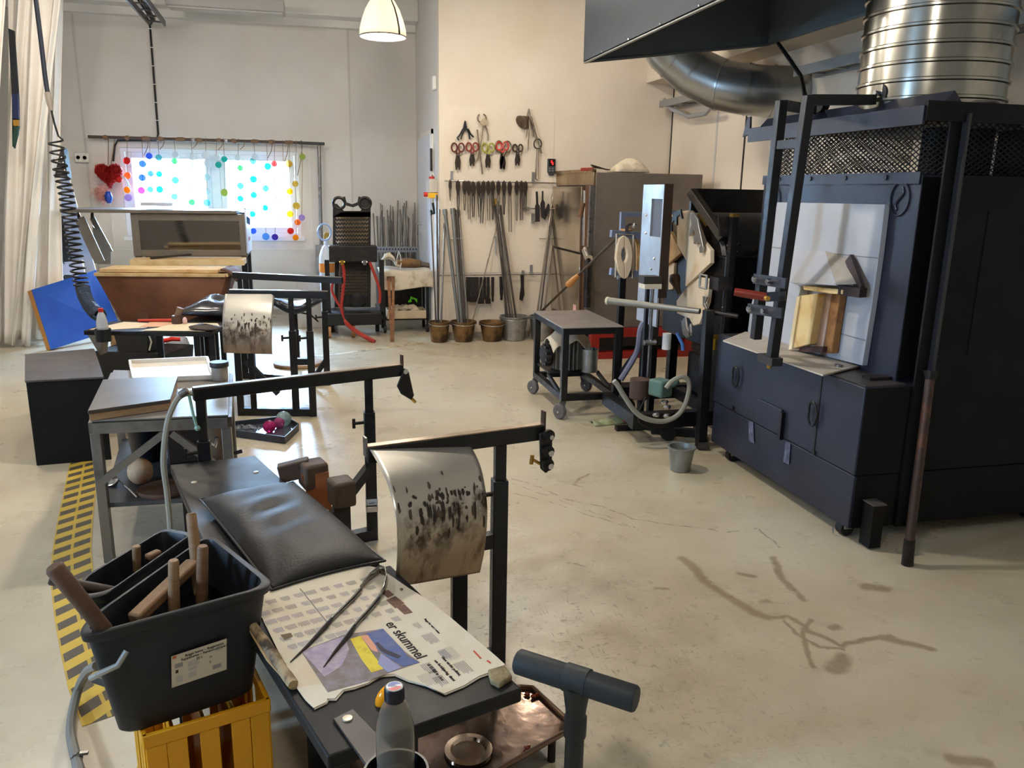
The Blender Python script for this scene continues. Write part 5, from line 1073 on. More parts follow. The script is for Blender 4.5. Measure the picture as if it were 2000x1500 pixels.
# expanded-metal band under the roof
ROOFZ = 1.945
mmesh = mat('expanded_metal', (40,38,36), .5, .5)
def meshband(o, u, L_, z0, z1, nm):
    m = MB(); H_ = z1-z0; p = .024; n_ = u.cross(V((0,0,1))).normalized()
    for sg_ in (1,-1):
        k = -H_*1.6
        while k < L_:
            t0, t1 = 0.0, 1.0; x0_, x1_ = (k, k+H_*1.6) if sg_ > 0 else (k+H_*1.6, k)
            a0, a1 = x0_, x1_
            lo, hi = 0.0, 1.0
            if x1_ != x0_:
                ts = sorted(((0-x0_)/(x1_-x0_), (L_-x0_)/(x1_-x0_))); lo, hi = max(0,ts[0]), min(1,ts[1])
            if hi > lo:
                A_ = o+u*(x0_+(x1_-x0_)*lo)+V((0,0,z0+H_*lo)); B2 = o+u*(x0_+(x1_-x0_)*hi)+V((0,0,z0+H_*hi)); w_ = (B2-A_).cross(n_).normalized()*.0022
                m.add([A_-w_, A_+w_, B2+w_, B2-w_], [(0,1,2,3)])
            k += p*1.6
    return m.build(nm, mmesh, r, solid=.003)
meshband(V((UX+.01,FY0+.08,0)), V((0,1,0)), FY1-FY0-.1, 1.70, ROOFZ, 'front_mesh')
meshband(V((UX+.01,FY0+.08,0)), V((1,0,0)), FXR-UX-.05, 1.70, ROOFZ, 'side_mesh')
meshband(V((UX+.01,FY1-.02,0)), V((1,0,0)), FXR-UX-.05, 1.70, ROOFZ, 'far_mesh')
m = MB(); m.bb(UX+.004,FY0+.082,1.66,UX-.012,FY1-.002,1.712); m.build('mesh_frame', mfu, r)
for k in (0,1,2,3):
    m = MB(); q = V((UX-.013, FY0+.3+.3*k, 1.69)); m.cyl(q, q+V((-.006,0,0)), .012, 8); m.build('frame_bolt', BLACK, r)
for k in range(4):
    m = MB(); x = UX+.25+.22*k; m.bb(x,FY0+.3,1.70,x+.09,FY0+.42,ROOFZ-.02); m.build('burner_pipe', mfs, r)
# roof and wheel track
m = MB(); m.bb(UX-.11,FY0-.0,ROOFZ,FXR+.05,FY1+.02,ROOFZ+.035); m.build('roof_plate', mfu, r, bevel=.003)
m = MB(); m.bb(UX-.12,FY0-.02,ROOFZ-.045,UX-.108,FY1+.02,ROOFZ+.03); m.build('roof_fascia', mfu, r)
m = MB(); m.bb(UX-.11,FY0-.03,ROOFZ-.03,FXR+.05,FY0-.015,ROOFZ+.05); m.build('side_fascia', mfs, r)
m = MB(); tx = UX+.02; zt_ = ROOFZ+.035; m.prism([V((tx-.055,FY0-.02,zt_)), V((tx+.055,FY0-.02,zt_)), V((tx,FY0-.02,zt_+.06))], (0,FY1-FY0+.08,0)); m.build('wheel_track', mfu, r)
m = MB(); q = at(1484,250,x=UX-.1); m.prism([V((UX-.11,FY1+.02,ROOFZ)), V((UX-.11,FY1+.10,ROOFZ-.01)), V((UX-.11,FY1+.06,ROOFZ+.10)), V((UX-.11,FY1+.03,ROOFZ+.10))], (.012,0,0)); m.build('track_stop', mfu, r)
# corner posts and feet
for x in (2.665,3.55):
    m = MB(); m.bb(x-.035,FY0-.012,.0+.07,x+.035,FY0+.0,1.95); m.build('side_post', mfs, r)
    m = MB(); m.bb(x+.022,FY0-.045,.07,x+.035,FY0-.012,1.95); m.build('post_flange', mat('worn_edge_black', (44,42,44), .4), r)
m = MB(); m.bb(FX+.06,FY0-.085,.01,FX+.12,FY0-.012,.22); m.build('jack_leg', mfs, r); 
m = MB(); m.bb(FX+.055,FY0-.09,.22,FX+.125,FY0-.01,.225); m.build('jack_leg_top', mat('grey_worn_steel', (104,98,92), .5, .5), r)
for x, y in ((FX+.06,FY0+.1),(FX+.06,FY1-.18),(FXR-.1,FY0+.1),(FXR-.1,FY1-.15)):
    m = MB(); m.lathe([(.02,-.022),(.036,-.022),(.0365,.022),(.02,.022)], (x,y,.0366), axis=(0,1,0), n=18); m.build('caster', RUBBER, r)
    m = MB(); m.bb(x-.02,y-.03,.04,x+.02,y+.03,.076); m.build('caster_fork', mat('pale_zinc_fork', (176,166,140), .5, .5), r)
m = MB(); m.tube([at(1880,208,y=3.1), at(1905,199,y=3.12), at(1940,198,y=3.2), at(1975,212,y=3.3), at(2000,208,y=3.3)], .008, 8); m.build('armoured_cable', mat('armoured_cable', (150,144,138), .4, .7), r)
m = MB(); m.bb(2.9,FY0-.004,.9,3.3,FY0,1.55); m.build('side_panel', mfs, r)
# spiral flue above
r2 = thing('spiral_duct', 'large shiny spiral-ribbed flue duct rising from the melting furnace roof', 'duct', (2.92,3.52,ROOFZ+.035))
pr = []; z = ROOFZ+.036
while z < CZ-.01: pr += [(.328,z), (.328,z+.055), (.337,z+.060), (.337,z+.070), (.328,z+.075)]; z += .078
m = MB(); m.lathe(pr, (2.92,3.52,0), n=56); m.build('duct', mat('bright_galvanised', (172,168,156), .22, 1, n=(5,(150,146,136),.4,.7), rn=.07), r2, angle=25)
# sliding door frame hanging on two wheels
r3 = thing('sliding_door_frame', 'black ladder-like frame hanging on wheels before the melting furnace with a red handle', 'door frame', (2.2,3.55,.8))
n0, n1 = at(1580,186,x=2.2), at(1508,700,x=2.2); f0, f1 = at(1527,196,x=2.2), at(1476,662,x=2.2)
m = MB(); m.bar(n0, n1, .045, .045); m.build('near_post', BLACK, r3, bevel=.003); m = MB(); m.bar(f0, f1, .045, .045); m.build('far_post', BLACK, r3, bevel=.003)
m = MB(); m.bar(at(1516,284,x=2.2), at(1566,280,x=2.2), .035, .04); m.build('rung', BLACK, r3)
for (s_, w_, e_) in ((n0,(1724,196),1), (f0,(1604,216),2)):
    e = at(*w_, x=UX+.02); q = V((e.x-.05, e.y, e.z)); m = MB(); m.bar(V((s_.x,s_.y,s_.z-.02)), q, .04, .045); m.build('top_arm', BLACK, r3)
    c = V((UX+.02, e.y-.0, zt_+.06+.035)); m = MB(); m.lathe([(.02,-.02),(.044,-.02),(.034,0),(.044,.02),(.02,.02)], c, axis=(1,0,0), n=20); m.build('wheel', RUBBER, r3)
    m = MB(); m.cyl(c+V((-.05,0,0)), c+V((.035,0,0)), .012, 10); m.build('axle', CHROME, r3)
for k,(a_, b_) in enumerate((((1473,544),(1536,554)), ((1462,602),(1528,612)))):
    m = MB(); m.bar(at(*a_,x=2.17), at(*b_,x=2.17), .012, .05); m.build('clamp_bar', mat('bare_clamp_steel', (62,62,68), .4, .6), r3)
    for t_ in (.12,.55):
        q = at(a_[0]+(b_[0]-a_[0])*t_, a_[1]+(b_[1]-a_[1])*t_, x=2.165); m = MB(); m.cyl(q, q+V((-.03,-.0,0)), .014, 8); m.build('clamp_bolt', CHROME, r3)
hb = at(1534,578,x=2.17); hs = at(1497,580,y=hb.y+.06); he = at(1434,570,y=hb.y+.14)
m = MB(); m.bar(hb, hs, .018, .045); m.build('handle_arm', BLACK, r3)
m = MB(); m.tube([hs, hs.lerp(he,.5), he], [.020,.021,.019], 14); m.build('red_handle', mat('worn_red_handle', (128,44,32), .35), r3)
m = MB(); q = at(1496,582,y=hb.y-.02); m.cyl(q, q+V((0,-.02,0)), .012, 8); m.build('handle_bolt', BRASS, r3)
m = MB(); q = n1; m.box(q+V((.0,.02,-.01)), (.06,.14,.04)); m.build('foot_block', mat('scorched_black', (36,32,30), .6), r3)
m = MB(); m.cyl(q+V((0,.02,-.03)), q+V((0,.02,-.055)), .012, 8); m.build('foot_bolt', BRASS, r3)
# rusty rod leaning on the furnace side
f = at(1773,1104,z=0); tp = at(1817,738,y=FY0-.075)
r4 = thing('iron_rod', 'rusty iron rod leaning against the melting furnace side', 'rod', f)
m = MB(); m.tube([f+V((0,.01,.11)), tp], .021, 12); m.build('shaft', mat('rust_streaked_rod', (64,50,44), .5, .5, n=(7,(128,78,48),.5,.7)), r4)
m = MB(); m.tube([f+V((0,.004,.001)), f+V((0,.01,.12))], [.026,.024], 12); m.build('foot_ferrule', DARK, r4)
m = MB(); d = (tp-f).normalized(); m.tube([tp-d*.01, tp+d*.03], [.021,.032], 12); m.build('flared_head', DARK, r4)
# small zinc pail on the floor
c_ = bucket(1335,872,923,25,19,mat('grey_zinc_pail', (150,152,148), .45, .7, n=(12,(126,126,120),.4,.7)),'small grey zinc pail standing alone on the floor before the melting furnace', name='pail', group=None, hd=False)
# ================================================================ near glassblower's bench
def atp(px, py, P0, nrm):
    d = CM @ V(((px-1000)/FPX, -(py-750)/FPX, -1.0)); o = V((0,0,CAM_Z)); nrm = V(nrm)
    return o + d*((V(P0)-o).dot(nrm)/d.dot(nrm))
_fc = {}
def text(name, s, size, o, ex, ey, mm, parent, ext=.0004, lab=None, bold=.012):
    """flat lettering: o = baseline start, ex/ey unit directions"""
    cu = bpy.data.curves.new('t', 'FONT'); cu.body = s; cu.size = size; cu.offset = size*bold; cu.extrude = ext; cu.resolution_u = 3
    ob = bpy.data.objects.new('t', cu); COL.objects.link(ob); bpy.context.view_layer.update()
    me = bpy.data.meshes.new_from_object(ob.evaluated_get(bpy.context.evaluated_depsgraph_get()))
    ez = ex.cross(ey); m = MB(); m.add([o+ex*v.co.x+ey*v.co.y+ez*v.co.z for v in me.vertices], [tuple(p.vertices) for p in me.polygons])
    bpy.data.objects.remove(ob); bpy.data.curves.remove(cu); bpy.data.meshes.remove(me)
    return m.build(name, mm, parent, label=lab)
mrt = mat('worn_rail_top', (150,132,112), .3, .85, n=(10,(104,84,66),.45,.75))
b1 = thing('blowing_bench', 'near glassblowing bench with two black arms, dark seat plank and curved steel shield', 'bench', (-.1,2.7,0))
RB = .85; BL, BR_ = at(716,872,z=RB), at(1060,828,z=RB); RA = .82; AL, AR = at(376,758,z=RA), at(784,712,z=RA)
def shield_mat():
    m = bpy.data.materials.new('sooty_stainless_sheet'); m.use_nodes = True; nt = m.node_tree; N = nt.nodes; L = nt.links; b = N['Principled BSDF']; MATS['shield_steel'] = m
    def n_(t, **k):
        q = N.new(t)
        for a, v in k.items(): setattr(q, a, v)
        return q
    def mr(src, a, c, d=0, e=1):
        q = n_('ShaderNodeMapRange'); q.inputs['From Min'].default_value = a; q.inputs['From Max'].default_value = c; q.inputs['To Min'].default_value = d; q.inputs['To Max'].default_value = e; L.new(src, q.inputs['Value']); return q.outputs['Result']
    def mul(a, c):
        q = n_('ShaderNodeMath', operation='MULTIPLY'); L.new(a, q.inputs[0]); L.new(c, q.inputs[1]); return q.outputs[0]
    def mix(f, a, c):
        q = n_('ShaderNodeMix', data_type='RGBA'); L.new(f, q.inputs[0])
        for i, v in ((6,a),(7,c)):
            if isinstance(v, tuple): q.inputs[i].default_value = v
            else: L.new(v, q.inputs[i])
        return q.outputs[2]
    tc = n_('ShaderNodeTexCoord'); sx = n_('ShaderNodeSeparateXYZ'); L.new(tc.outputs['Object'], sx.inputs[0]); z = sx.outputs['Z']
    def nz(scale, sc):
        mp = n_('ShaderNodeMapping'); mp.inputs['Scale'].default_value = sc; L.new(tc.outputs['Object'], mp.inputs['Vector']); q = n_('ShaderNodeTexNoise'); q.inputs['Scale'].default_value = scale; q.inputs['Detail'].default_value = 6; q.inputs['Roughness'].default_value = .65; L.new(mp.outputs[0], q.inputs['Vector']); return q.outputs['Fac']
    low = mr(z, .72, .50); col = mix(low, lin((188,182,170)), lin((156,134,110)))
    band = mul(mr(z, .74, .68), mr(z, .50, .62))
    col = mix(mul(mr(nz(16, (1,1,.8)), .44, .60), band), col, lin((74,58,46)))
    drips = mul(mr(nz(26, (1,1,.14)), .52, .66), mul(mr(z, .70, .62), mr(z, .40, .52))); col = mix(drips, col, lin((96,74,58)))
    L.new(col, b.inputs['Base Color']); b.inputs['Metallic'].default_value = .7; L.new(mr(nz(5,(1,1,1)), .3, .7, .28, .48), b.inputs['Roughness'])
    return m
def arm(L_, R_, par, post_t, brace=True, sleeve=.5, sides=(0,0)):
    u = (R_-L_).normalized(); m = MB(); m.bar(L_-V((0,0,.026)), R_-V((0,0,.026)), .032, .05); m.build('arm_rail', BLACK, par, bevel=.003)
    m = MB(); m.bar(L_+V((0,0,.0015)), R_+V((0,0,.0015)), .03, .004); m.build('rail_strip', mrt, par)
    for t, zs_ in post_t:
        p = L_.lerp(R_, t); m = MB(); m.bb(p.x-.018,p.y-.018,zs_,p.x+.018,p.y+.018,L_.z-.05); m.build('inner_post', BLACK, par)
        m = MB(); m.bb(p.x-.025,p.y-.025,0,p.x+.025,p.y+.025,zs_); m.build('sleeve_post', BLACK, par, bevel=.003)
        m = MB(); q = p+V((-.025,-.0,0)); q.z = zs_-.05; m.cyl(q, q+V((-.045,-.01,0)), .008, 8); m.bar(q+V((-.045,-.01,-.022)), q+V((-.045,-.01,.022)), .01, .014); m.build('clamp_screw', DARK, par)
    return u
uB = arm(BL, BR_, b1, ((.74,.68),(.50,.60)))
uA = arm(AL, AR, b1, ((.03,.60),(.82,.62)))
# cross ties near the posts, brace with tape bands
p, q = BL.lerp(BR_,.50), BL.lerp(BR_,.74); m = MB(); m.bar(V((p.x,p.y,.47)), V((q.x,q.y,.47)), .035, .05); m.build('post_tie', BLACK, b1)
p = AL.lerp(AR,.82); m = MB(); m.bar(V((p.x,p.y,.36)), V((p.x-.22,p.y-.10,.12)), .04, .04); m.build('brace', BLACK, b1)
m = MB(); m.bar(AL.lerp(AR,.03).xy.to_3d()+V((0,0,.03)), AL.lerp(AR,.82).xy.to_3d()+V((0,0,.03)), .05, .05); m.build('floor_bar', BLACK, b1)
m = MB(); m.bar(BL.lerp(BR_,.0).xy.to_3d()+V((0,0,.03)), BL.lerp(BR_,.74).xy.to_3d()+V((0,0,.03)), .05, .05); m.build('floor_bar', BLACK, b1)
mtape = mat('grey_tape', (180,184,190), .4); zt1 = at(718,971,y=p.y).z; zt2 = at(718,985,y=p.y).z; zt3 = at(718,998,y=p.y).z
for za, zb, mm in ((zt2+.002,zt1,mtape),(zt3,zt2-.002,mat('silver_tape', (188,180,168), .25, .6))):
    m = MB(); m.bb(p.x-.0275,p.y-.0275,za,p.x+.0275,p.y+.0275,zb); m.build('tape_band', mm, b1, bevel=.006)
text('tape_print', 'RIKT', .013, V((p.x-.012,p.y-.0285,zt2+.010)), V((1,0,0)), V((0,0,1)), mat('blue_print', (70,80,120), .6), b1)
# end stops: tab and rollers
def endclamp(E_, u, par, rollers):
    e = E_+u*.002; m = MB(); m.bar(e+V((0,0,-.05)), e+V((0,0,.045)), .025, .006, up=u); m.build('end_tab', mat('rust_brown_tab', (78,58,46), .5, .5), par)
    n_ = V((u.y,-u.x,0)); f = e+n_*.022
    if rollers:
        m = MB(); m.prism([f+V((0,0,-.02))-u*.03, f+V((0,0,-.02))+u*.02, f+V((0,0,-.145))+u*.022, f+V((0,0,-.165)), f+V((0,0,-.145))-u*.022], n_*.01); m.build('roller_plate', mdk, par, bevel=.006)
        for dz in (-.03,-.085,-.13):
            m = MB(); q = f+V((0,0,dz))+n_*.01; m.cyl(q, q+n_*.012, .021, 16); m.build('washer', DARK, par)
            m = MB(); m.cyl(q+n_*.012, q+n_*.03, .0105 if dz < -.05 else .008, 8); m.build('nut', CHROME, par)
        m = MB(); q = f+V((0,0,-.13))-u*.02; m.tube([q, q-u*.03+V((0,0,.02))], .006, 6); m.tube([q-u*.03+V((0,0,.035)), q-u*.034+V((0,0,.004))], .007, 6); m.build('wing_screw', BRASS, par)
    else:
        m = MB(); m.prism([f+V((0,0,-.03))-u*.01, f+V((0,0,-.03))+u*.02, f+V((0,0,-.145))+u*.045, f+V((0,0,-.165))+u*.03, f+V((0,0,-.13))-u*.02, f+V((0,0,-.09))-u*.04, f+V((0,0,-.07))-u*.03], n_*.012); m.build('roller_plate', mdk, par, bevel=.004)
        m = MB(); q = f+V((0,0,-.025)); m.cyl(q, q+n_*.02, .012, 10); m.build('nut', CHROME, par)
        m = MB(); q = f+V((0,0,-.16))+u*.035; m.tube([q, q+u*.02+V((0,0,-.02))], .008, 6); m.build('wing_screw', BRASS, par)
endclamp(BR_, uB, b1, True); endclamp(AR, uA, b1, False)
m = MB(); m.bar(BL+uB*-.004+V((0,0,-.03)), BL-uB*.004+V((0,0,.03)), .028, .006, up=uB); m.build('end_tab', STEEL, b1)
# curved shield hanging from the near rail
mshield = MATS['shield_steel'] if 'shield_steel' in MATS else shield_mat()
_unused = mat('spattered_steel', (204,194,178), .36, .7, n=(7,(104,84,66),.5,.78), rn=.12, streak=(1,1,.45))
def shield(par, L_, R_, profL, profR, lab, zwide):
    u = (R_-L_).normalized(); n_ = V((-u.y,u.x,0))
    cl = [atp(px,py,L_,u) for px,py in profL]; cr = [atp(px,py,R_,u) for px,py in profR]
    K = len(cl)
    def sm(C_, v):
        t = v*(K-1); i = min(int(t), K-2); f = t-i; p0,p1,p2,p3 = C_[max(i-1,0)],C_[i],C_[i+1],C_[min(i+2,K-1)]
        return .5*((2*p1)+(p2-p0)*f+(2*p0-5*p1+4*p2-p3)*f*f+(3*p1-p0-3*p2+p3)*f*f*f)
    fn = lambda uu,v: sm(cl,v).lerp(sm(cr,v),uu)
    m = MB(); m.grid(fn, 20, 36); sh = m.build('curved_shield', mshield, par, solid=.002, off=0, angle=80, label=lab)
    # soot spatter and drips on the sheet
    for k in range(zwide):
        uu = min(.96,max(.04,random.gauss(.6,.24))); v = min(.93, max(.3, .42+abs(random.gauss(0,.12)) if k % 3 else random.gauss(.42,.05)))
        p = fn(uu,v); du = (fn(min(1,uu+.02),v)-p).normalized(); dv_ = (fn(uu,min(1,v+.02))-p).normalized(); nn = du.cross(dv_)
        if nn.dot(V((0,0,CAM_Z))-p) < 0: nn = -nn
        w_, h_ = random.uniform(.002,.008), random.uniform(.004,.026)*(1.3 if v > .5 else .6); c0 = p+nn*.0022; P_ = []
        for j in range(7):
            a_ = 2*pi*j/7; rr = random.uniform(.6,1.1); q = c0+du*w_*rr*cos(a_)+dv_*h_*rr*sin(a_); P_.append(q)
        m = MB(); m.prism(P_, nn*.0004); m.build('soot_spot', mat('soot_dark', (50,40,34), .7) if k % 3 else mat('soot_brown', (84,68,54), .7), sh)
    return fn
PR = [(905,853),(928,887),(942,925),(951,985),(950,1035),(945,1080),(937,1118)]
PL = [(717,870),(738,905),(757,945),(772,1000),(776,1050),(775,1100),(771,1147)]
LS, RS = BL+uB*.005+V((0,0,-.01)), BL.lerp(BR_,.555)+V((0,0,-.01))
shield(b1, LS, RS, PL, PR, 'curved stainless shield spattered with soot', 92)
# seat plank
mpk = mat('dark_plank_steel', (44,41,40), .42, .4, n=(5,(62,58,55),.45,.8), rn=.12)
SZ = .52
S0, S1 = at(332,908,z=SZ), at(497,890,z=SZ); T0, T1 = at(640,1478,z=SZ+.02), at(1020,1345,z=SZ+.02); F0, F1 = at(455,1182,z=SZ+.02), at(762,1103,z=SZ+.02)
# plank from the far plate to under the tool table
e0 = S0.lerp(T0,.55); e1 = S1+(F1-S1)*.9
Q0 = S0+(V((F0.x,F0.y,SZ))-S0)*.98; Q1 = at(742,1100,z=SZ)
m = MB(); m.prism([p-V((0,0,.035)) for p in (S0,S1,Q1,Q0)], (0,0,.035)); m.build('seat_plank', mpk, b1, bevel=.004)
for px, py in ((379,942),(500,922)):
    m = MB(); m.lathe([(.011,0),(.010,.002),(0,.003)], at(px,py,z=SZ), n=14); m.build('plank_rivet', mat('pale_rivet', (190,180,160), .4, .5), b1)
m = MB(); m.prism([p-V((0,0,.034)) for p in (F0,F1,T1,T0)], (0,0,.034)); m.build('tool_board', mat('black_bench_board', (26,25,25), .58, n=(6,(40,38,36),.45,.8), rn=.1, spec=.3), b1, bevel=.005)
for t0_, t1_ in ((.4,.12),(.85,.12),(.3,.55),(.7,.55)):
    p = F0.lerp(F1,t0_).lerp(T0.lerp(T1,t0_),t1_); m = MB(); m.bb(p.x-.025,p.y-.025,0,p.x+.025,p.y+.025,SZ-.036); m.build('leg', BLACK, b1)
for t0_ in (.15,.85):
    p = S0.lerp(S1,t0_)*.9+Q0.lerp(Q1,t0_)*.1; m = MB(); m.bb(p.x-.025,p.y-.025,0,p.x+.025,p.y+.025,SZ-.036); m.build('leg', BLACK, b1)
p0, p1 = S0.lerp(S1,.5)*.9+Q0.lerp(Q1,.5)*.1, F0.lerp(F1,.5).lerp(T0.lerp(T1,.5),.9); m = MB(); m.bar(p0.xy.to_3d()+V((0,0,.05)), p1.xy.to_3d()+V((0,0,.05)), .05, .05); m.build('floor_bar', BLACK, b1)
# strap plate with bottle holder on the near edge
st = [at(650,1408,z=SZ+.0215), at(690,1388,z=SZ+.0215), at(770,1470,z=SZ+.0215), at(715,1500,z=SZ+.0215)]
m = MB(); m.prism(st, (0,0,.006)); m.build('holder_strap', mpk, b1, bevel=.002)
m = MB(); m.lathe([(.011,0),(.010,.003),(0,.004)], at(679,1404,z=SZ+.028), n=14); m.build('strap_rivet', MATS['pale_rivet'], b1)
# bottle
bz = .605; bc = at(772,1500,z=bz+.02); bc = V((bc.x, bc.y, bz)); bc = at(772,1440,z=.705); bc.z = bz
m = MB(); hz = bz-.04; c = V((bc.x,bc.y,hz)); m.lathe([(0,0),(.050,0),(.054,.005),(.056,.075),(.052,.075),(.049,.008),(0,.008)], c, n=36); m.build('bottle_holder', PLASTIC, b1, label='round black bottle holder')
bt = thing('water_bottle', 'clear plastic bottle with a dark screw cap standing in the round holder', 'bottle', V((bc.x,bc.y,hz+.009)))
mpet = mat('hazy_pet', (228,224,214), .14, trans=.93, ior=1.12); z0 = hz+.009
pr = [(0,.004),(.02,0),(.029,.006),(.0325,.02),(.0325,.07),(.0315,.085),(.0325,.10),(.0325,.135),(.031,.155),(.026,.178),(.019,.196),(.0145,.204),(.0135,.222)]
m = MB(); n_ = 40; m.add([V((bc.x+q*cos(2*pi*k/n_), bc.y+q*sin(2*pi*k/n_), z0+h)) for q,h in pr for k in range(n_)], [(i*n_+k,i*n_+(k+1) % n_,(i+1)*n_+(k+1) % n_,(i+1)*n_+k) for i in range(len(pr)-1) for k in range(n_)]); m.build('bottle', mpet, bt, solid=.0007, off=-1)
m = MB(); m.lathe([(0,.004),(.028,.008),(.0312,.02),(.0312,.055),(0,.055)], (bc.x,bc.y,z0), n=40); m.build('water', mat('cloudy_water', (222,218,208), .02, trans=1, ior=1.2), bt)
m = MB(); m.lathe([(.0155,.203),(.0165,.204),(.0165,.2255),(.015,.228),(0,.228)], (bc.x,bc.y,z0), n=40)
for k in range(40): a_ = 2*pi*k/40; m.box((bc.x+.0166*cos(a_), bc.y+.0166*sin(a_), z0+.214), (.0006,.0012,.018), a_)
cap = m.build('screw_cap', mat('dark_navy_cap', (22,24,36), .4), bt)
m = MB(); zc = z0+.2282; rl = .0118; R = lambda x, y: V((bc.x+x, bc.y+y, zc))
m.lathe([(rl+.0012,0),(rl+.0012,.0002),(0,.0002)], (bc.x,bc.y,zc), n=32); m.build('logo_ring', mat('logo_white', (236,236,236), .4), cap)
wav = lambda x: .0022*sin(x/rl*2.2)-.0012*x/rl
def half(sgn, off):
    xs = [rl*cos(pi*k/16) for k in range(17)]; P_ = [R(rl*cos(pi*k/16), sgn*abs(rl*sin(pi*k/16))) for k in range(2,15)]
    lo = [R(x, wav(x)+off) for x in [rl*(-.88+1.76*k/10) for k in range(11)]]; return P_ + lo if sgn > 0 else P_ + lo
m = MB(); m.prism([p+V((0,0,.0003)) for p in half(1,.0024)], (0,0,.0002)); m.build('logo_blue', mat('logo_blue', (30,70,160), .4), cap)
m = MB(); m.prism([p+V((0,0,.0003)) for p in half(-1,-.0026)], (0,0,.0002)); m.build('logo_red', mat('logo_red', (200,40,44), .4), cap)
text('logo_lettering', 'PEPSI', .0058, R(-.0088,-.0008)+V((0,0,.0004)), V((.97,-.2,0)).normalized(), V((.2,.97,0)).normalized(), mat('logo_navy', (30,44,100), .4), cap, .0001)
# orange bag clip shape behind the bottle
q = at(752,1362,z=SZ+.035); o = MB(); o.ball(q, .024, 16, (.75,.6,1.25), Matrix.Rotation(.5,3,'Y')); tag(o.build('glass_pebble', mat('amber_glass', (250,160,20), .08, coat=.5)), 'glossy orange glass pebble behind the plastic bottle', 'pebble')
m = MB(); 
# stained stone/felt pad
q = [at(px,py,z=SZ+.0205) for px,py in ((952,1318),(985,1308),(1001,1330),(975,1347),(958,1338))]; m.prism(q, (0,0,.014)); tag(m.build('felt_pad', mat('stained_felt', (150,136,104), .95, n=(24,(110,92,64),.4,.7), bump=(60,.5)), bevel=.004), 'small stained felt pad at the near right corner of the tool board', 'pad')
# newspaper
NZ = SZ+.024
mnews = mat('newsprint', (222,212,192), .9, n=(3,(206,186,150),.5,.8)); mink = mat('newsprint_ink', (52,46,44), .9); mgi = mat('newsprint_grey', (150,142,142), .9); mgi2 = mat('newsprint_light_grey', (184,176,166), .9)
def np_(px, py, dz=0): return at(px, py, z=NZ+dz)
out = [(488,1166),(512,1160),(560,1146),(600,1133),(650,1120),(690,1110),(722,1106),(745,1112),(758,1122),(800,1150),(840,1176),(880,1207),(925,1245),(965,1280),(986,1300),(966,1311),(935,1322),(905,1340),(868,1355),(830,1338),(795,1329),(770,1318),(740,1320),(718,1334),(690,1344),(670,1348),(655,1366),(640,1366),(637,1372),(612,1384),(596,1368),(580,1345),(572,1325),(560,1300),(545,1275),(528,1240),(512,1210),(500,1188)]
nr = thing('newspaper', 'torn scorched newspaper spread flat on the black tool board', 'newspaper', np_(700,1230))
m = MB(); m.prism([np_(a+random.uniform(-1.2,1.2),b_+random.uniform(-1.2,1.2)) for a,b_ in out], (0,0,.002)); m.build('page', mnews, nr)
m = MB(); m.prism([np_(a+2,b_+3,-.0023) for a,b_ in out[13:30]]+[np_(620,1300,-.0023)], (0,0,.0018)); m.build('under_page', mnews, nr)
# rolled scorched edge on the left
m = MB(); m.tube([np_(458+k*11.5, 1168+k*17.0, .008+.002*sin(k*2)) for k in range(11)], [.012+.003*sin(k*3.1) for k in range(11)], 9); m.build('rolled_edge', mat('scorched_paper', (168,146,112), .9, n=(20,(64,50,38),.42,.62), bump=(50,.5)), nr, jit=.0015)
m = MB(); m.prism([np_(*p,-.002) for p in ((462,1185),(470,1180),(500,1250),(535,1300),(572,1338),(558,1334),(520,1290),(490,1240))], (0,0,.004)); m.build('folded_edge', mat('tan_paper', (200,164,116), .9), nr, jit=.001)
# page frame directions
ex = (np_(850,1318)-np_(757,1216)).normalized(); ey0 = np_(640,1170)-np_(590,1290); ey = V((-ex.y, ex.x, 0)); ez = V((0,0,.0024))
def quad(name, pts, mm, dz=.0022, th=.0003): m = MB(); m.prism([np_(*p,dz) for p in pts], (0,0,th)); return m.build(name, mm, nr)
quad('photo', [(588,1272),(672,1240),(748,1228),(790,1272),(820,1294),(760,1314),(720,1330),(640,1352),(632,1340)], mat('photo_grey', (128,116,110), .8, n=(30,(150,140,150),.4,.7)))
quad('photo_lilac', [(588,1272),(640,1254),(674,1242),(682,1268),(668,1300),(634,1322)], mat('photo_lilac', (164,148,170), .8, n=(40,(190,176,184),.4,.7)), .0026)
quad('photo_yellow', [(684,1248),(704,1242),(730,1280),(750,1306),(726,1314),(706,1288)], mat('photo_yellow', (226,204,70), .8, n=(40,(190,160,60),.5,.8)), .0027)
quad('photo_pink', [(704,1242),(718,1240),(734,1262),(738,1274),(726,1270)], mat('photo_pink', (220,158,128), .8), .0028)
quad('photo_blue', [(714,1238),(748,1228),(784,1266),(796,1282),(820,1294),(788,1302),(764,1288),(738,1268)], mat('photo_blue', (84,100,150), .8, n=(30,(110,116,150),.4,.7)), .0026)
quad('photo_pale_blue', [(744,1276),(764,1290),(784,1304),(758,1314),(738,1296)], mat('photo_pale', (150,152,186), .8), .0029)
quad('photo_dark', [(733,1256),(738,1254),(752,1268),(772,1276),(784,1282),(776,1286),(756,1278),(742,1270)], mat('photo_dark', (70,64,76), .8), .003)
for pts in ([(745,1157),(758,1152),(770,1162),(757,1168)], [(754,1172),(772,1164),(790,1178),(772,1188)], [(774,1186),(790,1180),(806,1196),(790,1200)]): quad('small_photo', pts, mat('small_photo', (128,92,76), .8, n=(40,(90,74,66),.4,.7)), .0024)
HS = .0385
text('headline', 'er skummel', HS, np_(752,1218,.0026), ex, ey, mink, nr)
s0 = np_(861,1283,.0026); dl = (np_(846,1291)-np_(861,1283)); dl.z = 0
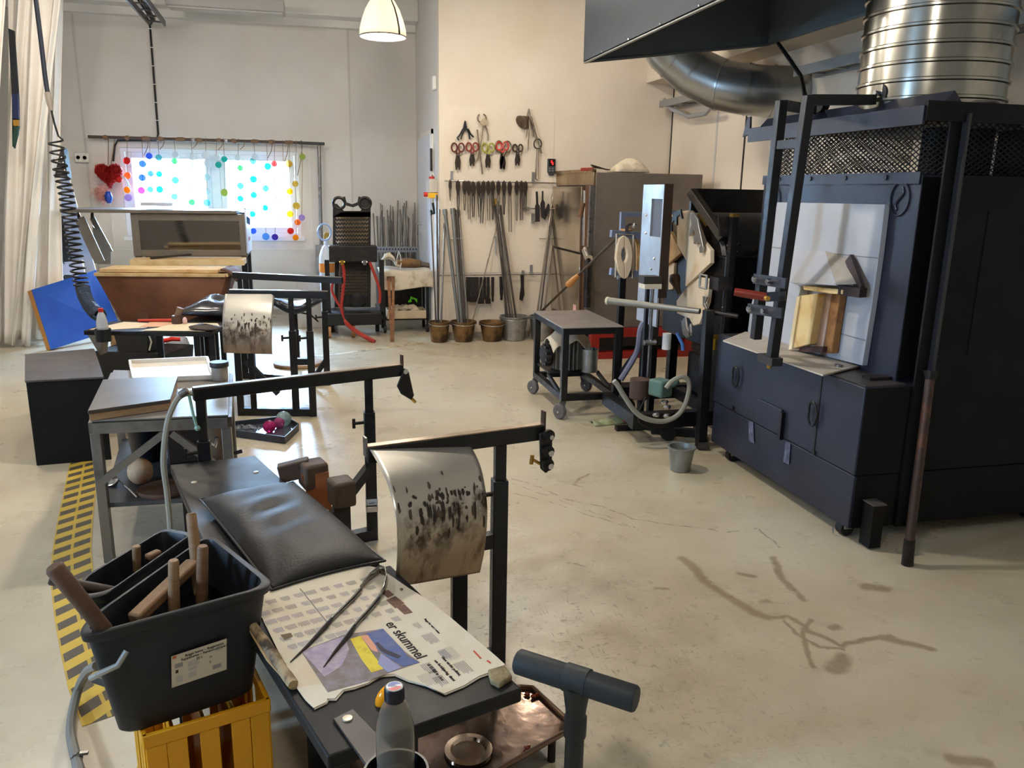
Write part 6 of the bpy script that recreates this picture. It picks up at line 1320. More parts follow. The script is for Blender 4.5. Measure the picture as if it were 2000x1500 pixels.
for k, s in enumerate(('Vitne varslet politiet,','om forbikjøring, dømt','til 25.000 kr i bot')): text('subheading', s, .0104, s0+dl*k*.9, ex, ey, mink, nr)
text('small_heading', 'Begge har vært i retten', .0085, np_(828,1209,.0026), ex, ey, mink, nr)
def para(px, py, w, n, gap, mm, hgt=.45):
    o = np_(px,py,.0024)
    for k in range(n):
        L_ = w*(random.uniform(.86,1) if k < n-1 else .6); a_ = o-ey*gap*k
        m.add([a_, a_+ex*L_, a_+ex*L_-ey*gap*hgt, a_-ey*gap*hgt], [(0,1,2,3)])
for px, py, w, n in ((838,1293,.045,6),(815,1215,.03,4),(880,1262,.055,9),(905,1290,.05,7),(842,1235,.05,7),(868,1268,.04,5),(845,1310,.05,10),(862,1318,.04,6)):
    m = MB(); para(px,py,w,n,.0042,None); m.build('text_block', mgi if n < 8 else mgi2, nr)
# columns of small ads on the upper page
k = 0
for row in range(6):
    for col in range(9):
        a_ = row/6; b_ = col/9
        px = 505+b_*232+a_*78*(1-b_*.1)+6; py = 1172-b_*54+a_*98-a_*b_*8+3
        if py > 1262 or (px > 700 and py > 1205): continue
        k += 1; m = MB(); para(px,py,.0245,random.randint(6,9),.0034,None,.55); m.build('text_block', mgi if (row*col+col) % 3 else mat('newsprint_lilac',(164,156,166),.9), nr)
for px, py in ((592,1322),(606,1338),(618,1352)):
    pass
quad('column_rule', [(585,1150),(587,1149),(640,1215),(638,1216)], mgi, .0024)
quad('red_line', [(924,1272),(926,1270),(941,1286),(938,1287)], mat('red_ink', (190,70,50), .8), .0024); quad('red_line', [(950,1291),(953,1289),(960,1295),(957,1296)], MATS['red_ink'], .0024)
mscorch = mat('scorch_mark', (120,104,84), .9)
for pts in ([(548,1240),(568,1236),(572,1243),(556,1250)], [(780,1150),(786,1148),(788,1152),(783,1154)]): quad('scorch_mark', pts, mscorch, .0026)
# steel tweezers tongs
tz = thing('steel_tweezers', 'large sprung steel tongs with dark tips lying on the newspaper', 'tongs', np_(690,1200,.003))
mtz = mat('polished_tool_steel', (150,146,140), .18, 1, n=(20,(110,96,82),.5,.8)); hz_ = .004
bow0, bow1 = (630,1140),(705,1190)
def strip(name, pts, hs, mm, th=.003):
    """sprung steel strip standing on edge: pts px on the paper, hs heights"""
    m = MB(); P_ = [np_(*p,.003) for p in pts]; vs = []
    for p, h in zip(P_, hs): vs += [p, p+V((0,0,h))]
    m.add(vs, [(2*i,2*i+2,2*i+3,2*i+1) for i in range(len(P_)-1)]); return m.build(name, mm, tz, solid=th, angle=60)
strip('bow', [(704,1152),(722,1134),(742,1120),(753,1124),(755,1140),(750,1160),(740,1172)], [.012,.024,.026,.026,.026,.024,.012], mtz)
m = MB(); m.tube([np_(704,1152,.010), np_(690,1168,.009), np_(652,1205,.008), np_(648,1209,.008)], [.006,.0055,.005,.0045], 10); m.build('shank', mtz, tz)
m = MB(); m.tube([np_(740,1168,.010), np_(722,1190,.009), np_(700,1214,.008), np_(693,1222,.008)], [.006,.0055,.005,.0045], 10); m.build('shank', mtz, tz)
mblade = mat('dark_blade_steel', (72,66,64), .3, .8)
m = MB(); m.tube([np_(648,1209,.008), np_(635,1224,.008), np_(600,1262,.005), np_(567,1293,.004)], [.005,.006,.004,.0012], 8); m.build('blade', mblade, tz)
m = MB(); m.tube([np_(693,1222,.008), np_(682,1238,.008), np_(655,1272,.005), np_(632,1303,.004)], [.005,.006,.004,.0012], 8); m.build('blade', mblade, tz)
# leather cushion
CZ0 = SZ+.003; cs = [at(398,978,z=SZ+.03), at(572,945,z=SZ+.03), at(742,1092,z=SZ+.03), at(532,1146,z=SZ+.03)]
def cush(u, v, top=True):
    p = cs[0].lerp(cs[1],u).lerp(cs[3].lerp(cs[2],u),v); e = (1-abs(2*u-1)**3.2)*(1-abs(2*v-1)**3.2); q = ((2*u-1)**2+(2*v-1)**2)
    c_ = (cs[0]+cs[2])/2; pin = 1-.035*(1-abs(2*u-1)**2)*abs(2*v-1)**4-.03*(1-abs(2*v-1)**2)*abs(2*u-1)**4
    p = c_+(p-c_)*pin*1.05; wr = .005*sin(v*34+u*5)*max(0,1-((u-.45)/.3)**2)*max(0,1-((v-.42)/.4)**2)+.004*noise.noise(V((u*5,v*6,2)))
    return V((p.x,p.y,SZ+.03+((.062*max(0,e)**.65+wr*max(0,e)) if top else -.027*max(0,e)**.3)))
m = MB(); m.grid(lambda u,v: cush(u,v), 40, 50); m.grid(lambda u,v: cush(u,v,False), 40, 50)
cu = thing('leather_cushion', 'black leather cushion on the near bench seat plank', 'cushion', (cs[0]+cs[2])/2)
m.build('pad', mat('black_leather', (24,23,24), .5, n=(4,(32,31,31),.4,.7), bump=(120,.12), spec=.35), cu, angle=180)
m = MB(); edge = [(t,0) for t in [k/20 for k in range(20)]]+[(1,k/20) for k in range(20)]+[(1-k/20,1) for k in range(20)]+[(0,1-k/20) for k in range(20)]
m.tube([cush(a,b_)+V((0,0,.0)) for a,b_ in edge], .004, 6, closed=True); m.build('piping', mat('black_piping', (26,26,28), .4), cu)
# wooden block crate behind the cushion
wb = thing('wooden_trestle', 'heavy brown wooden trestle with square block ends behind the leather cushion', 'trestle', at(640,960,z=.2).xy.to_3d())
mwt = mat('dark_aged_timber', (86,66,50), .7, n=(7,(64,50,40),.4,.7), streak=(1,6,1)); mwr = mat('rusty_orange_wood', (140,76,34), .65, n=(6,(84,52,32),.45,.7), bump=(30,.3))
yw = 3.05
def wq(px, py, y): return at(px, py, y=y)
a_, b_ = wq(667,960,2.86), wq(612,925,3.0)
for c_, s_ in ((a_,.085),(b_,.095)):
    m = MB(); m.box(c_, (s_,.10,.10), radians(17)); m.build('block_end', mwt, wb, bevel=.012)
m = MB(); p0, p1 = wq(560,925,2.93), wq(640,960,2.87); m.prism([wq(588,930,2.95), wq(642,922,2.95), wq(648,1000,2.95), wq(604,975,2.95)], (0,.03,0)); m.build('rust_panel', mwr, wb)
m = MB(); m.bar(wq(545,925,3.02), wq(606,910,3.02), .05, .07); m.build('side_rail', mwt, wb, bevel=.006)
for c_ in (a_,b_):
    m = MB(); m.bb(c_.x-.03,c_.y-.03,0,c_.x+.03,c_.y+.03,c_.z-.05); m.build('leg', mat('black_brown_leg', (44,34,28), .7), wb)
m = MB(); m.bar(V((a_.x,a_.y,.12)), V((b_.x,b_.y,.12)), .04, .06); m.build('stretcher', mwt, wb)
# hose from the bench arm end
ho = thing('bench_hose', 'pale grey hose hooked on the near bench\'s far arm, hanging to the floor', 'hose', AL.xy.to_3d())
hose('hose', [AL+V((.0,-.02,-.015)), at(355,772,y=AL.y-.03), at(340,790,y=AL.y-.05), at(326,830,y=AL.y-.06), at(319,900,y=AL.y-.06), at(326,960,y=AL.y-.05), at(331,1010,y=AL.y-.05), at(333,1040,y=AL.y-.05)], .0115, mat('pale_grey_hose', (160,156,140), .5), ho)
m = MB(); m.tube([AL+V((-.01,-.03,-.02)), AL+V((.0,-.035,-.10)), AL+V((.01,-.035,-.15))], .006, 6); m.ball(AL+V((.012,-.036,-.155)), .012, 8); m.build('green_cord', mat('pale_green_cord', (140,176,156), .6), ho)
m = MB(); q0, q1 = at(366,762,y=AL.y-.035), at(352,772,y=AL.y-.035); m.tube([q0,q1], .015, 10); m.build('hose_clip', STEEL, ho)
# ================================================================ tubs, crate, T handle, tray, tape
# yellow crate
myel = mat('yellow_crate_plastic', (226,160,18), .45, n=(5,(206,138,14),.5,.8), rn=.1)
CH = .36; cA, cB = at(278,1440,z=CH), at(527,1365,z=CH); ud = (cB-cA).normalized(); ud.z = 0; ud.normalize(); vd = V((-ud.y,ud.x,0)); CW = (cB-cA).length; CD = .33
cr = thing('yellow_crate', 'yellow plastic bottle crate with slotted sides under the black mortar tub', 'crate', (cA+ud*CW/2+vd*CD/2).xy.to_3d())
def cpnt(a, b_, z): return cA.xy.to_3d()+ud*a+vd*b_+V((0,0,z))
yawc = atan2(ud.y, ud.x)
def cbox(m, a0, a1, b0, b1, z0, z1): m.box(cpnt((a0+a1)/2,(b0+b1)/2,(z0+z1)/2), (a1-a0,b1-b0,z1-z0), yawc)
def slot_wall(nm, along, fixed):
    m = MB(); L_ = CW if along == 'a' else CD; t = .008; n_ = 4 if along == 'a' else 3; w = .045
    def bx(s0, s1, z0, z1, o=0):
        if along == 'a': cbox(m, s0, s1, fixed-t/2-o, fixed+t/2+o, z0, z1)
        else: cbox(m, fixed-t/2-o, fixed+t/2+o, s0, s1, z0, z1)
    bx(0, L_, CH-.034, CH, .002); bx(0, L_, 0, .05, .002)
    for k in range(n_+1):
        c_ = L_*k/n_; c_ = min(max(c_, w/2+.004), L_-w/2-.004); bx(c_-w/2, c_+w/2, .05, CH-.034)
    m.build(nm, myel, cr, bevel=.002)
slot_wall('long_side','a',.004); slot_wall('long_side','a',CD-.004); slot_wall('short_side','b',.004); slot_wall('short_side','b',CW-.004)
m = MB(); cbox(m, .01, CW-.01, .01, CD-.01, .01, .018); m.build('crate_floor', myel, cr)
m = MB()
for k in range(1,4): m = MB(); cbox(m, CW*k/4-.004, CW*k/4+.004, .012, CD-.012, .02, CH-.06); m.build('divider', myel, cr)
# rectangular mortar tub
mtub = mat('black_tub_rubber', (26,28,32), .5, n=(10,(40,42,46),.5,.8), rn=.1); mwater = mat('dark_water', (8,9,14), .03, ior=1.33)
def tub(name, lab, top, bot, z0, z1, water, rr=.055):
    """top, bot: plan corners (world, any z) of the rim and of the base, same order"""
    c = sum((V((p.x,p.y,0)) for p in bot), V())/len(bot); r = thing(name, lab, 'tub', V((c.x,c.y,z0)), 0, 'black tubs of water')
    def ring(k, z, grow=0.0, n=7):
        P = [V((p.x,p.y,0)).lerp(V((q.x,q.y,0)), k) for p, q in zip(bot, top)]; m_ = len(P); cc = sum(P, V())/m_; out = []
        P = [cc+(p-cc)*(1+grow/max(.05,(p-cc).length)) for p in P]
        for i in range(m_):
            p, a_, b_ = P[i], P[i-1], P[(i+1) % m_]; ra = min(rr, (a_-p).length*.45); rb = min(rr, (b_-p).length*.45)
            s_, e_ = p+(a_-p).normalized()*ra, p+(b_-p).normalized()*rb
            for j in range(n+1):
                t = j/n; out.append((s_*(1-t)**2+p*2*t*(1-t)+e_*t*t)+V((0,0,z)))
        return out
    m = MB(); rings = [ring(0,z0,-.01), ring(.03,z0+.01), ring(.92,z1-.03), ring(.92,z1-.028), ring(.95,z1-.02,.012), ring(1,z1-.003,.012), ring(1,z1,.006), ring(1,z1,-.010), ring(.95,z1-.02,-.014), ring(.04,z0+.014,-.008)]
    n = len(rings[0]); m.add([p for q in rings for p in q], [(i*n+k,i*n+(k+1) % n,(i+1)*n+(k+1) % n,(i+1)*n+k) for i in range(len(rings)-1) for k in range(n)]+[tuple(range(n-1,-1,-1)), tuple((len(rings)-1)*n+k for k in range(n))])
    m.build('tub', mtub, r, angle=50)
    k = (water-z0)/(z1-z0); m = MB(); m.prism([p-V((0,0,.004)) for p in ring(k,water,-.015)], (0,0,.004)); m.build('water', mwater, r)
    return r
TZ1 = .655
fl, fr = at(160,1243,z=TZ1), at(532,1142,z=TZ1)
tu = (fr-fl).normalized(); tyaw = atan2(tu.y,tu.x); tv = V((-tu.y,tu.x,0)); TL_ = (fr-fl).length; TW = .36
tc = fl+tu*TL_/2+tv*TW/2
TOP = [fl, fr, at(408,1043,z=TZ1), at(176,1206,z=TZ1)]
b0, b1 = at(238,1442,z=CH), at(507,1352,z=CH); BB0, BB1 = b0, b1; BOT = [b0, b1, b1+tv*.22-tu*.11, b0+tv*.05+tu*.0]
BOT[2] = TOP[2].xy.to_3d().lerp(sum(TOP,V()).xy.to_3d()/4, .28); BOT[3] = b0+tv*.06
t1 = tub('mortar_tub', 'black tub with a paper label standing on the yellow crate', TOP, BOT, CH+.001, TZ1, .54)
# paper label on its front
P0 = at(333,1278,z=.54); fn_ = -tv; 
def lp(px, py, d=0):
    base = (BB0+BB1)/2*.38+(fl+fr)/2*.62; sl = ((BB1-BB0).normalized().cross((fl+fr)/2-(BB0+BB1)/2)).normalized()
    return atp(px,py,base, sl)+sl*d
LB = [lp(333,1279,.007), lp(441,1244,.007), lp(441,1304,.007), lp(334,1340,.007)]
m = MB(); sl = (LB[1]-LB[0]).cross(LB[3]-LB[0]).normalized(); sl = sl if sl.y < 0 else -sl
m.prism(LB, sl*.0006); m.build('paper_label', mat('yellowed_label', (206,194,172), .8, n=(9,(180,164,138),.5,.8)), t1)
lx = (LB[1]-LB[0]).normalized(); ly = (LB[0]-LB[3]).normalized(); Lw = (LB[1]-LB[0]).length; Lh_ = (LB[0]-LB[3]).length
def lt(a, b_): return LB[3]+lx*(Lw*a)+ly*(Lh_*b_)+sl*.0009
mk_ = mat('label_ink', (54,44,40), .8)
text('label_print', 'Bygge bøtte – Byggebøtte', .0085, lt(.24,.86), lx, ly, mk_, t1, .0002); text('label_print', 'Rappebøtte – Rakennusämpäri', .0085, lt(.17,.76), lx, ly, mk_, t1, .0002); text('label_print', '25 L', .0085, lt(.44,.65), lx, ly, mk_, t1, .0002)
for a0,a1,b0,b1,mm in ((.02,.09,.90,.99,mat('orange_patch',(190,110,60),.7)),(.07,.12,.42,.52,mk_),(.06,.2,.58,.72,mgi),(.29,.5,.5,.66,mgi2),(.3,.45,.36,.46,mgi2),(.08,.2,.1,.3,mgi2),(.74,.9,.14,.27,mgi),(.68,.73,.56,.62,mgi),(.68,.71,.38,.46,mgi),(.8,.92,.7,.86,mgi2),(.3,.44,.14,.3,mgi2)):
    m = MB(); m.add([lt(a0,b0), lt(a1,b0), lt(a1,b1), lt(a0,b1)], [(0,1,2,3)]); m.build('label_print', mm, t1)
# wire handle folded at the left
m = MB(); h0 = fl-tu*.015+V((0,0,-.03)); m.tube([lp(244,1262,.02), lp(225,1285,.03), at(190,1318,y=lp(225,1285).y-.03), at(178,1324,y=lp(225,1285).y-.01)], .007, 8); m.build('tub_handle', mat('grey_wire_handle', (170,172,168), .4, .7), t1)
# second tub behind
Z2 = .635
TOP2 = [at(150,1166,z=Z2), at(208,1158,z=Z2), at(360,1052,z=Z2), at(374,1043,z=Z2), at(320,1033,z=Z2), at(160,1130,z=Z2)]
c2 = sum((p.xy.to_3d() for p in TOP2), V())/6; BOT2 = [p.xy.to_3d().lerp(c2, .2) for p in TOP2]
tub('mortar_tub', 'black tub of dark water behind the labelled tub', TOP2, BOT2, .361, Z2, .51, .03)
tc2 = c2
st_ = thing('crate_stand', 'low black stand under the rear tub', 'stand', c2)
m = MB(); m.box(V((c2.x,c2.y,.35)), (.28,.09,.02), tyaw+.55); m.build('top', BLACK, st_)
td2 = V((cos(tyaw+.55), sin(tyaw+.55), 0))
for a_ in (.0,.12):
    m = MB(); p = c2+td2*a_; m.bb(p.x-.02,p.y-.02,0,p.x+.02,p.y+.02,.34); m.build('leg', BLACK, st_)
# wooden handles and paddles in the water
mh1 = mat('wet_brown_wood', (128,96,64), .6, n=(8,(92,66,44),.4,.7), streak=(1,1,5)); mh2 = mat('tan_wood', (150,118,82), .6, n=(8,(116,88,60),.4,.7), streak=(1,1,5)); mh3 = mat('dark_wet_wood', (82,50,34), .45)
def hand(lab, a, b, r0, r1, mm, ya, yb, sq=False):
    A_, B_ = at(*a,y=ya), at(*b,y=yb); m = MB()
    if sq: m.bar(A_, B_, r0*2, r0*1.5); o = m.build('wooden_paddle', mm, bevel=.006)
    else: m.tube([A_, A_.lerp(B_,.03), A_.lerp(B_,.97), B_], [r0*.85,r0,r1,r1*.8], 12); o = m.build('wooden_stick', mm)
    return tag(o, lab, 'stick' if not sq else 'paddle', 'wooden tool handles in the tubs')
yc_ = tc.y-.04
hand('brown wooden handle standing upright in the middle of the labelled tub', (340,1196),(339,1094),.014,.0125,mh2,yc_-.03,yc_-.03)
hand('brown wooden handle nearest the right side of the labelled tub', (394,1178),(396,1066),.015,.0135,mh1,yc_+.03,yc_+.03)
hand('tallest wooden handle, leaning back at the rear rim of the labelled tub', (390,1160),(373,1002),.016,.013,mh2,yc_+.10,yc_+.16)
hand('dark round wooden handle leaning out over the left corner of the labelled tub', (208,1235),(104,1106),.017,.019,mat('red_brown_handle', (92,66,48), .5, n=(8,(66,46,34),.4,.7)),yc_-.17,yc_-.20)
hand('flat scorched wooden paddle floating across the labelled tub', (262,1210),(378,1100),.018,.016,mh1,yc_-.10,yc_+.10,True)
hand('short tan wooden handle standing in the rear tub', (268,1115),(266,1066),.011,.011,mh2,tc2.y+.03,tc2.y+.03)
hand('small wooden paddle lying in the rear tub', (286,1090),(312,1078),.012,.010,mh1,tc2.y+.05,tc2.y+.08,True)
hand('grey brown stick leaning out over the left end of the rear tub', (222,1155),(96,1132),.013,.013,mat('grey_brown_stick', (66,54,46), .6),tc2.y-.10,tc2.y-.13)
# grey hose on the floor at the left
hs_ = hose('floor_hose', [at(190,1300,z=.30), at(172,1310,z=.2), at(155,1340,z=.05), at(142,1390,z=.016), at(138,1430,z=.016), at(146,1470,z=.016), at(160,1520,z=.016)], .014, mat('grey_hose_dull', (128,126,118), .5)); tag(hs_, 'grey hose curving down beside the yellow crate', 'hose')
m = MB(); q = at(150,1480,z=.02); m.tube([q+V((.014*cos(a*pi/6),.004*sin(a),.014*sin(a*pi/6)+.0)) for a in range(12)], .003, 6, closed=True); m.box(q+V((.02,0,.012)), (.022,.01,.008)); tag(m.build('hose_clamp', STEEL), 'steel hose clamp on the grey floor hose', 'clamp')
# T handle
tb = at(1127,1328,z=.75); tl, tr_ = at(1010,1291,z=.75), at(1243,1366,z=.75); td = (tr_-tl).normalized()
th = thing('handle_pole', 'black T-handled pole standing on the floor at the bottom of the photo', 'pole', V((tb.x,tb.y,0)))
mgr = mat('black_foam_grip', (36,40,42), .55)
m = MB(); m.tube([tl, tl+td*.004, tr_-td*.004, tr_], [.020,.0235,.0235,.021], 24); m.build('grip', mgr, th)
m = MB(); m.tube([tb-td*.022, tb+td*.022], .0255, 24); m.tube([tb+V((0,0,-.01)), tb+V((0,0,-.06)), tb+V((0,0,-.075))], [.026,.019,.0175], 20); m.build('tee', mgr, th)
m = MB(); m.lathe([(.020,-.115),(.021,-.11),(.021,-.075),(.018,-.07)], tb, n=24); m.build('collar', mgr, th)
m = MB(); m.cyl(V((tb.x,tb.y,.02)), tb+V((0,0,-.1)), .0175, 20); m.build('pole', mgr, th)
m = MB(); m.lathe([(.11,0),(.11,.012),(.03,.025)], (tb.x,tb.y,0), n=28); m.build('base', BLACK, th)
# dirty steel tray on the floor under the board
TRZ = .09
mtr = mat('brown_burnt_tray', (92,72,58), .18, .75, n=(9,(58,44,38),.42,.68), rn=.14, bump=(14,.12))
tp_ = [at(*p,z=TRZ) for p in ((1015,1344),(1040,1346),(1106,1408),(1106,1432),(950,1520),(700,1560),(640,1490),(760,1420))]
tr = thing('floor_tray', 'burnt brown steel tray on the floor below the tool board', 'tray', at(930,1430,z=0))
m = MB(); m.prism([p-V((0,0,.006)) for p in tp_], (0,0,.006)); m.build('tray_sheet', mtr, tr)
m = MB(); m.tube([p+V((0,0,.006)) for p in tp_], .0075, 8, closed=True); m.build('rolled_rim', mat('brown_rim_steel', (120,96,76), .3, .85), tr)
for k in (0,3,5,6):
    m = MB(); p = tp_[k].lerp(sum(tp_,V())/8,.15); m.cyl((p.x,p.y,0),(p.x,p.y,TRZ-.006),.012,8); m.build('tray_foot', DARK, tr)
m = MB(); q = at(915,1470,z=TRZ); m.lathe([(.062,0),(.068,.004),(.066,.012),(.05,.013),(.045,.005),(0,.004)], q, n=28); m.build('dish_lip', mat('bright_lip', (190,170,150), .15, 1), tr)
mgc = mat('copper_glass_scrap', (150,70,40), .1, trans=.4)
for k,(px,py) in enumerate(((1030,1355),(1042,1360),(1052,1356),(1030,1460),(1024,1470))):
    m = MB(); q = at(px,py,z=TRZ+.006); m.ball(q, .009, 6, (1.2,.8,.6)); tag(m.build('glass_shard', mgc, jit=.003), ('amber glass shard in the far corner of the floor tray' if k < 3 else 'amber glass shard near the front rim of the floor tray'), 'shard', 'far tray shards' if k < 3 else 'near tray shards')
# yellow and black floor tape
my = mat('hazard_tape', (206,172,60), .6); MATS['hz'] = my
nt2 = my.node_tree; b2 = nt2.nodes['Principled BSDF']; uvn = nt2.nodes.new('ShaderNodeTexCoord'); sx_ = nt2.nodes.new('ShaderNodeSeparateXYZ'); nt2.links.new(uvn.outputs['UV'], sx_.inputs[0])
def m2(op, a, c=None):
    q = nt2.nodes.new('ShaderNodeMath'); q.operation = op
    for i, v in enumerate((a,c)):
        if v is None: continue
        if isinstance(v,(int,float)): q.inputs[i].default_value = v
        else: nt2.links.new(v, q.inputs[i])
    return q.outputs[0]
ph = m2('FRACT', m2('ADD', m2('MULTIPLY', sx_.outputs['Y'], 8.5), m2('MULTIPLY', sx_.outputs['X'], -.75))); st2 = m2('GREATER_THAN', ph, .5)
gap = m2('GREATER_THAN', m2('ABSOLUTE', m2('SUBTRACT', m2('FRACT', m2('MULTIPLY', sx_.outputs['X'], 2)), .5)), .42)
nz2 = nt2.nodes.new('ShaderNodeTexNoise'); nz2.inputs['Scale'].default_value = 60; nt2.links.new(uvn.outputs['Object'], nz2.inputs['Vector'])
fac = m2('MULTIPLY', st2, m2('SUBTRACT', 1.0, m2('MULTIPLY', gap, .8))); mx = nt2.nodes.new('ShaderNodeMix'); mx.data_type = 'RGBA'; nt2.links.new(fac, mx.inputs[0]); mx.inputs[6].default_value = lin((204,170,62)); mx.inputs[7].default_value = lin((78,70,58))
nt2.links.new(mx.outputs[2], b2.inputs['Base Color'])
def tape(lab, pts, w, mm=None):
    P_ = [at(*p,z=.0015) for p in pts]; vs = []; uv = []; d_ = 0
    for i, p in enumerate(P_):
        t_ = (P_[min(i+1,len(P_)-1)]-P_[max(i-1,0)]).normalized(); n_ = V((-t_.y,t_.x,0))
        if i: d_ += (p-P_[i-1]).length
        vs += [p+n_*w/2, p-n_*w/2]; uv += [(0,d_),(1,d_)]
    m = MB(); m.add(vs, [(2*i,2*i+1,2*i+3,2*i+2) for i in range(len(P_)-1)]); o = m.build('floor_tape', mm or my)
    lay = o.data.uv_layers.new()
    for lp_ in o.data.loops: lay.data[lp_.index].uv = uv[lp_.vertex_index]
    return tag(o, lab, 'tape')
tape('yellow and black striped tape on the floor at the left of the near bench', [(166,896),(156,960),(146,1020),(140,1080),(142,1140),(152,1200),(166,1260),(185,1330),(215,1400)], .155)
tape('faded black and yellow dashed tape on the floor before the torch trolley', [(560,700),(640,694),(730,682),(800,673),(835,668)], .07, mat('faded_tape', (196,178,140), .6, n=(9,(120,104,80),.5,.6)))
# ================================================================ steel work table at the left
ws = thing('work_table', 'grey steel work table with diagonal braces and a shelf beside the black box', 'table', at(300,950,z=0).xy.to_3d())
mws = mat('worn_grey_steel', (128,122,114), .42, .6, n=(9,(96,88,80),.45,.75), rn=.1)
WZ = .64
c4 = [at(178,823,z=WZ), at(446,812,z=WZ), at(449,728,z=WZ), at(222,724,z=WZ)]
cen = sum(c4, V())/4
m = MB(); m.prism([p-V((0,0,.004)) for p in c4], (0,0,.008)); m.build('table_plate', mat('grey_table_plate', (136,130,124), .4, .5, n=(5,(116,110,104),.4,.75)), ws, bevel=.002)
for k in range(4):
    a_, b_ = c4[k], c4[(k+1) % 4]; m = MB(); a2, b2 = cen+(a_-cen)*.985, cen+(b_-cen)*.985; m.bar(a2-V((0,0,.03)), b2-V((0,0,.03)), .035, .045); m.build('frame_rail', mws, ws)
    p = cen+(a_-cen)*.96; m = MB(); m.bb(p.x-.02,p.y-.02,0,p.x+.02,p.y+.02,WZ-.052); m.build('leg', mws, ws, bevel=.002)
lf, rf = cen+(c4[0]-cen)*.96, cen+(c4[1]-cen)*.96; md_ = lf.lerp(rf,.52)
m = MB(); m.bar(V((lf.x,lf.y-.02,.37)), V((md_.x,md_.y-.02,.575)), .022, .03); m.build('brace', mws, ws); m = MB(); m.bar(V((md_.x+.03,md_.y-.02,.575)), V((rf.x,rf.y-.02,.37)), .022, .03); m.build('brace', mws, ws)
SHZ = .25
m = MB(); m.prism([V(((cen+(p-cen)*.97).x, (cen+(p-cen)*.97).y, SHZ)) for p in c4], (0,0,.02)); m.build('shelf', mat('dull_black_shelf', (58,58,58), .55, n=(6,(78,76,74),.45,.8)), ws)
# marver plates on top
mpl2 = mat('brown_grey_plate', (104,96,90), .38, .6, n=(4,(88,80,76),.4,.7))
q = [at(171,802,z=WZ+.052), at(333,780,z=WZ+.052), at(347,735,z=WZ+.052), at(201,741,z=WZ+.052)]
m = MB(); m.prism([p-V((0,0,.016)) for p in q], (0,0,.016)); tag(m.build('marver_plate', mpl2, bevel=.002), 'thick grey steel plate lying on boards on the work table', 'plate')
cq = sum(q,V())/4; m = MB(); m.prism([cq+(p-cq)*.98-V((0,0,.0475)) for p in q], (0,0,.031)); tag(m.build('plywood_board', WOOD, bevel=.002), 'pale plywood board under the thick steel plate', 'board')
# white tray
tz_ = WZ+.004; q = [at(262,748,z=tz_), at(417,742,z=tz_), at(405,705,z=tz_), at(254,712,z=tz_)]; wt = thing('white_tray', 'shallow white tray lying on the work table behind the steel plate', 'tray', sum(q,V())/4)
cq = sum(q,V())/4; mwt_ = mat('white_tray_plastic', (222,214,200), .4, n=(5,(206,190,164),.5,.8))
m = MB(); m.prism([p+V((0,0,.0)) for p in q], (0,0,.006)); m.build('tray_floor', mwt_, wt)
for k in range(4): m = MB(); m.bar(q[k]+V((0,0,.016)), q[(k+1) % 4]+V((0,0,.016)), .012, .022); m.build('tray_wall', mwt_, wt)
# jar with black lid
jq = at(430,742,z=WZ+.004); jr = thing('lidded_jar', 'squat steel jar with a black lid at the right of the white tray', 'jar', jq)
jh = at(430,716,y=jq.y).z; m = MB(); m.lathe([(0,WZ+.005),(.038,WZ+.005),(.04,WZ+.01),(.04,jh),(0,jh)], (jq.x,jq.y,0), n=28); m.build('body', mat('pale_jar', (170,164,156), .35, .4), jr)
m = MB(); m.lathe([(.044,jh),(.046,jh+.004),(.046,jh+.022),(.043,jh+.026),(0,jh+.026)], (jq.x,jq.y,0), n=28); m.build('lid', mat('grey_black_lid', (52,52,54), .4), jr)
# things on the shelf
sh = SHZ+.021
def onsh(px, py): return at(px, py, z=sh)
q = onsh(272,953); m = MB(); m.ball(q+V((0,.05,.062)), .062, 18, (.9,.9,1)); tag(m.build('ceramic_ball', mat('scorched_ceramic', (206,176,140), .6, n=(5,(150,84,44),.45,.65))), 'cream and rust coloured ceramic ball on the work table shelf', 'ball')
q = onsh(318,968); m = MB(); m.lathe([(0,0),(.10,0),(.105,.012),(.10,.022),(.085,.02),(0,.018)], q+V((0,.05,0)), n=32, sx=1.1); tag(m.build('wooden_disc', mat('burnt_brown_disc', (96,68,52), .8, n=(10,(70,48,38),.4,.7))), 'burnt brown wooden disc lying on the work table shelf', 'disc')
lq = onsh(230,952); lr = thing('ladle', 'small steel ladle with a thin handle on the work table shelf', 'ladle', lq)
m = MB(); m.lathe([(.0,0),(.014,.002),(.026,.014),(.03,.028),(.028,.028),(.024,.014),(.0,.006)], lq+V((-.02,.04,0)), axis=(-.3,-.4,.8), n=22); m.build('bowl', CHROME, lr)
m = MB(); m.tube([lq+V((0,.04,.018)), onsh(252,960)+V((0,0,.012)), onsh(268,974)+V((0,0,.006))], .0035, 6); m.build('handle', CHROME, lr)
q = onsh(266,925); bq = V((q.x+.02, cen.y+.14, sh)); r = thing('black_pail', 'black pail of tools standing on the work table shelf', 'pail', bq)
m = MB(); m.lathe([(0,0),(.075,0),(.10,.21),(.104,.215),(.096,.215),(.07,.012),(0,.012)], bq, n=30); m.build('pail', PLASTIC, r)
for k in range(6):
    a_ = k*1.05; m = MB(); m.tube([bq+V((.03*cos(a_),.03*sin(a_),.02)), bq+V((.085*cos(a_),.085*sin(a_),.285))], .006, 6); tag(m.build('steel_stick', mtool_l), 'thin steel stick standing in the black pail under the work table', 'stick', 'sticks in the black pail')
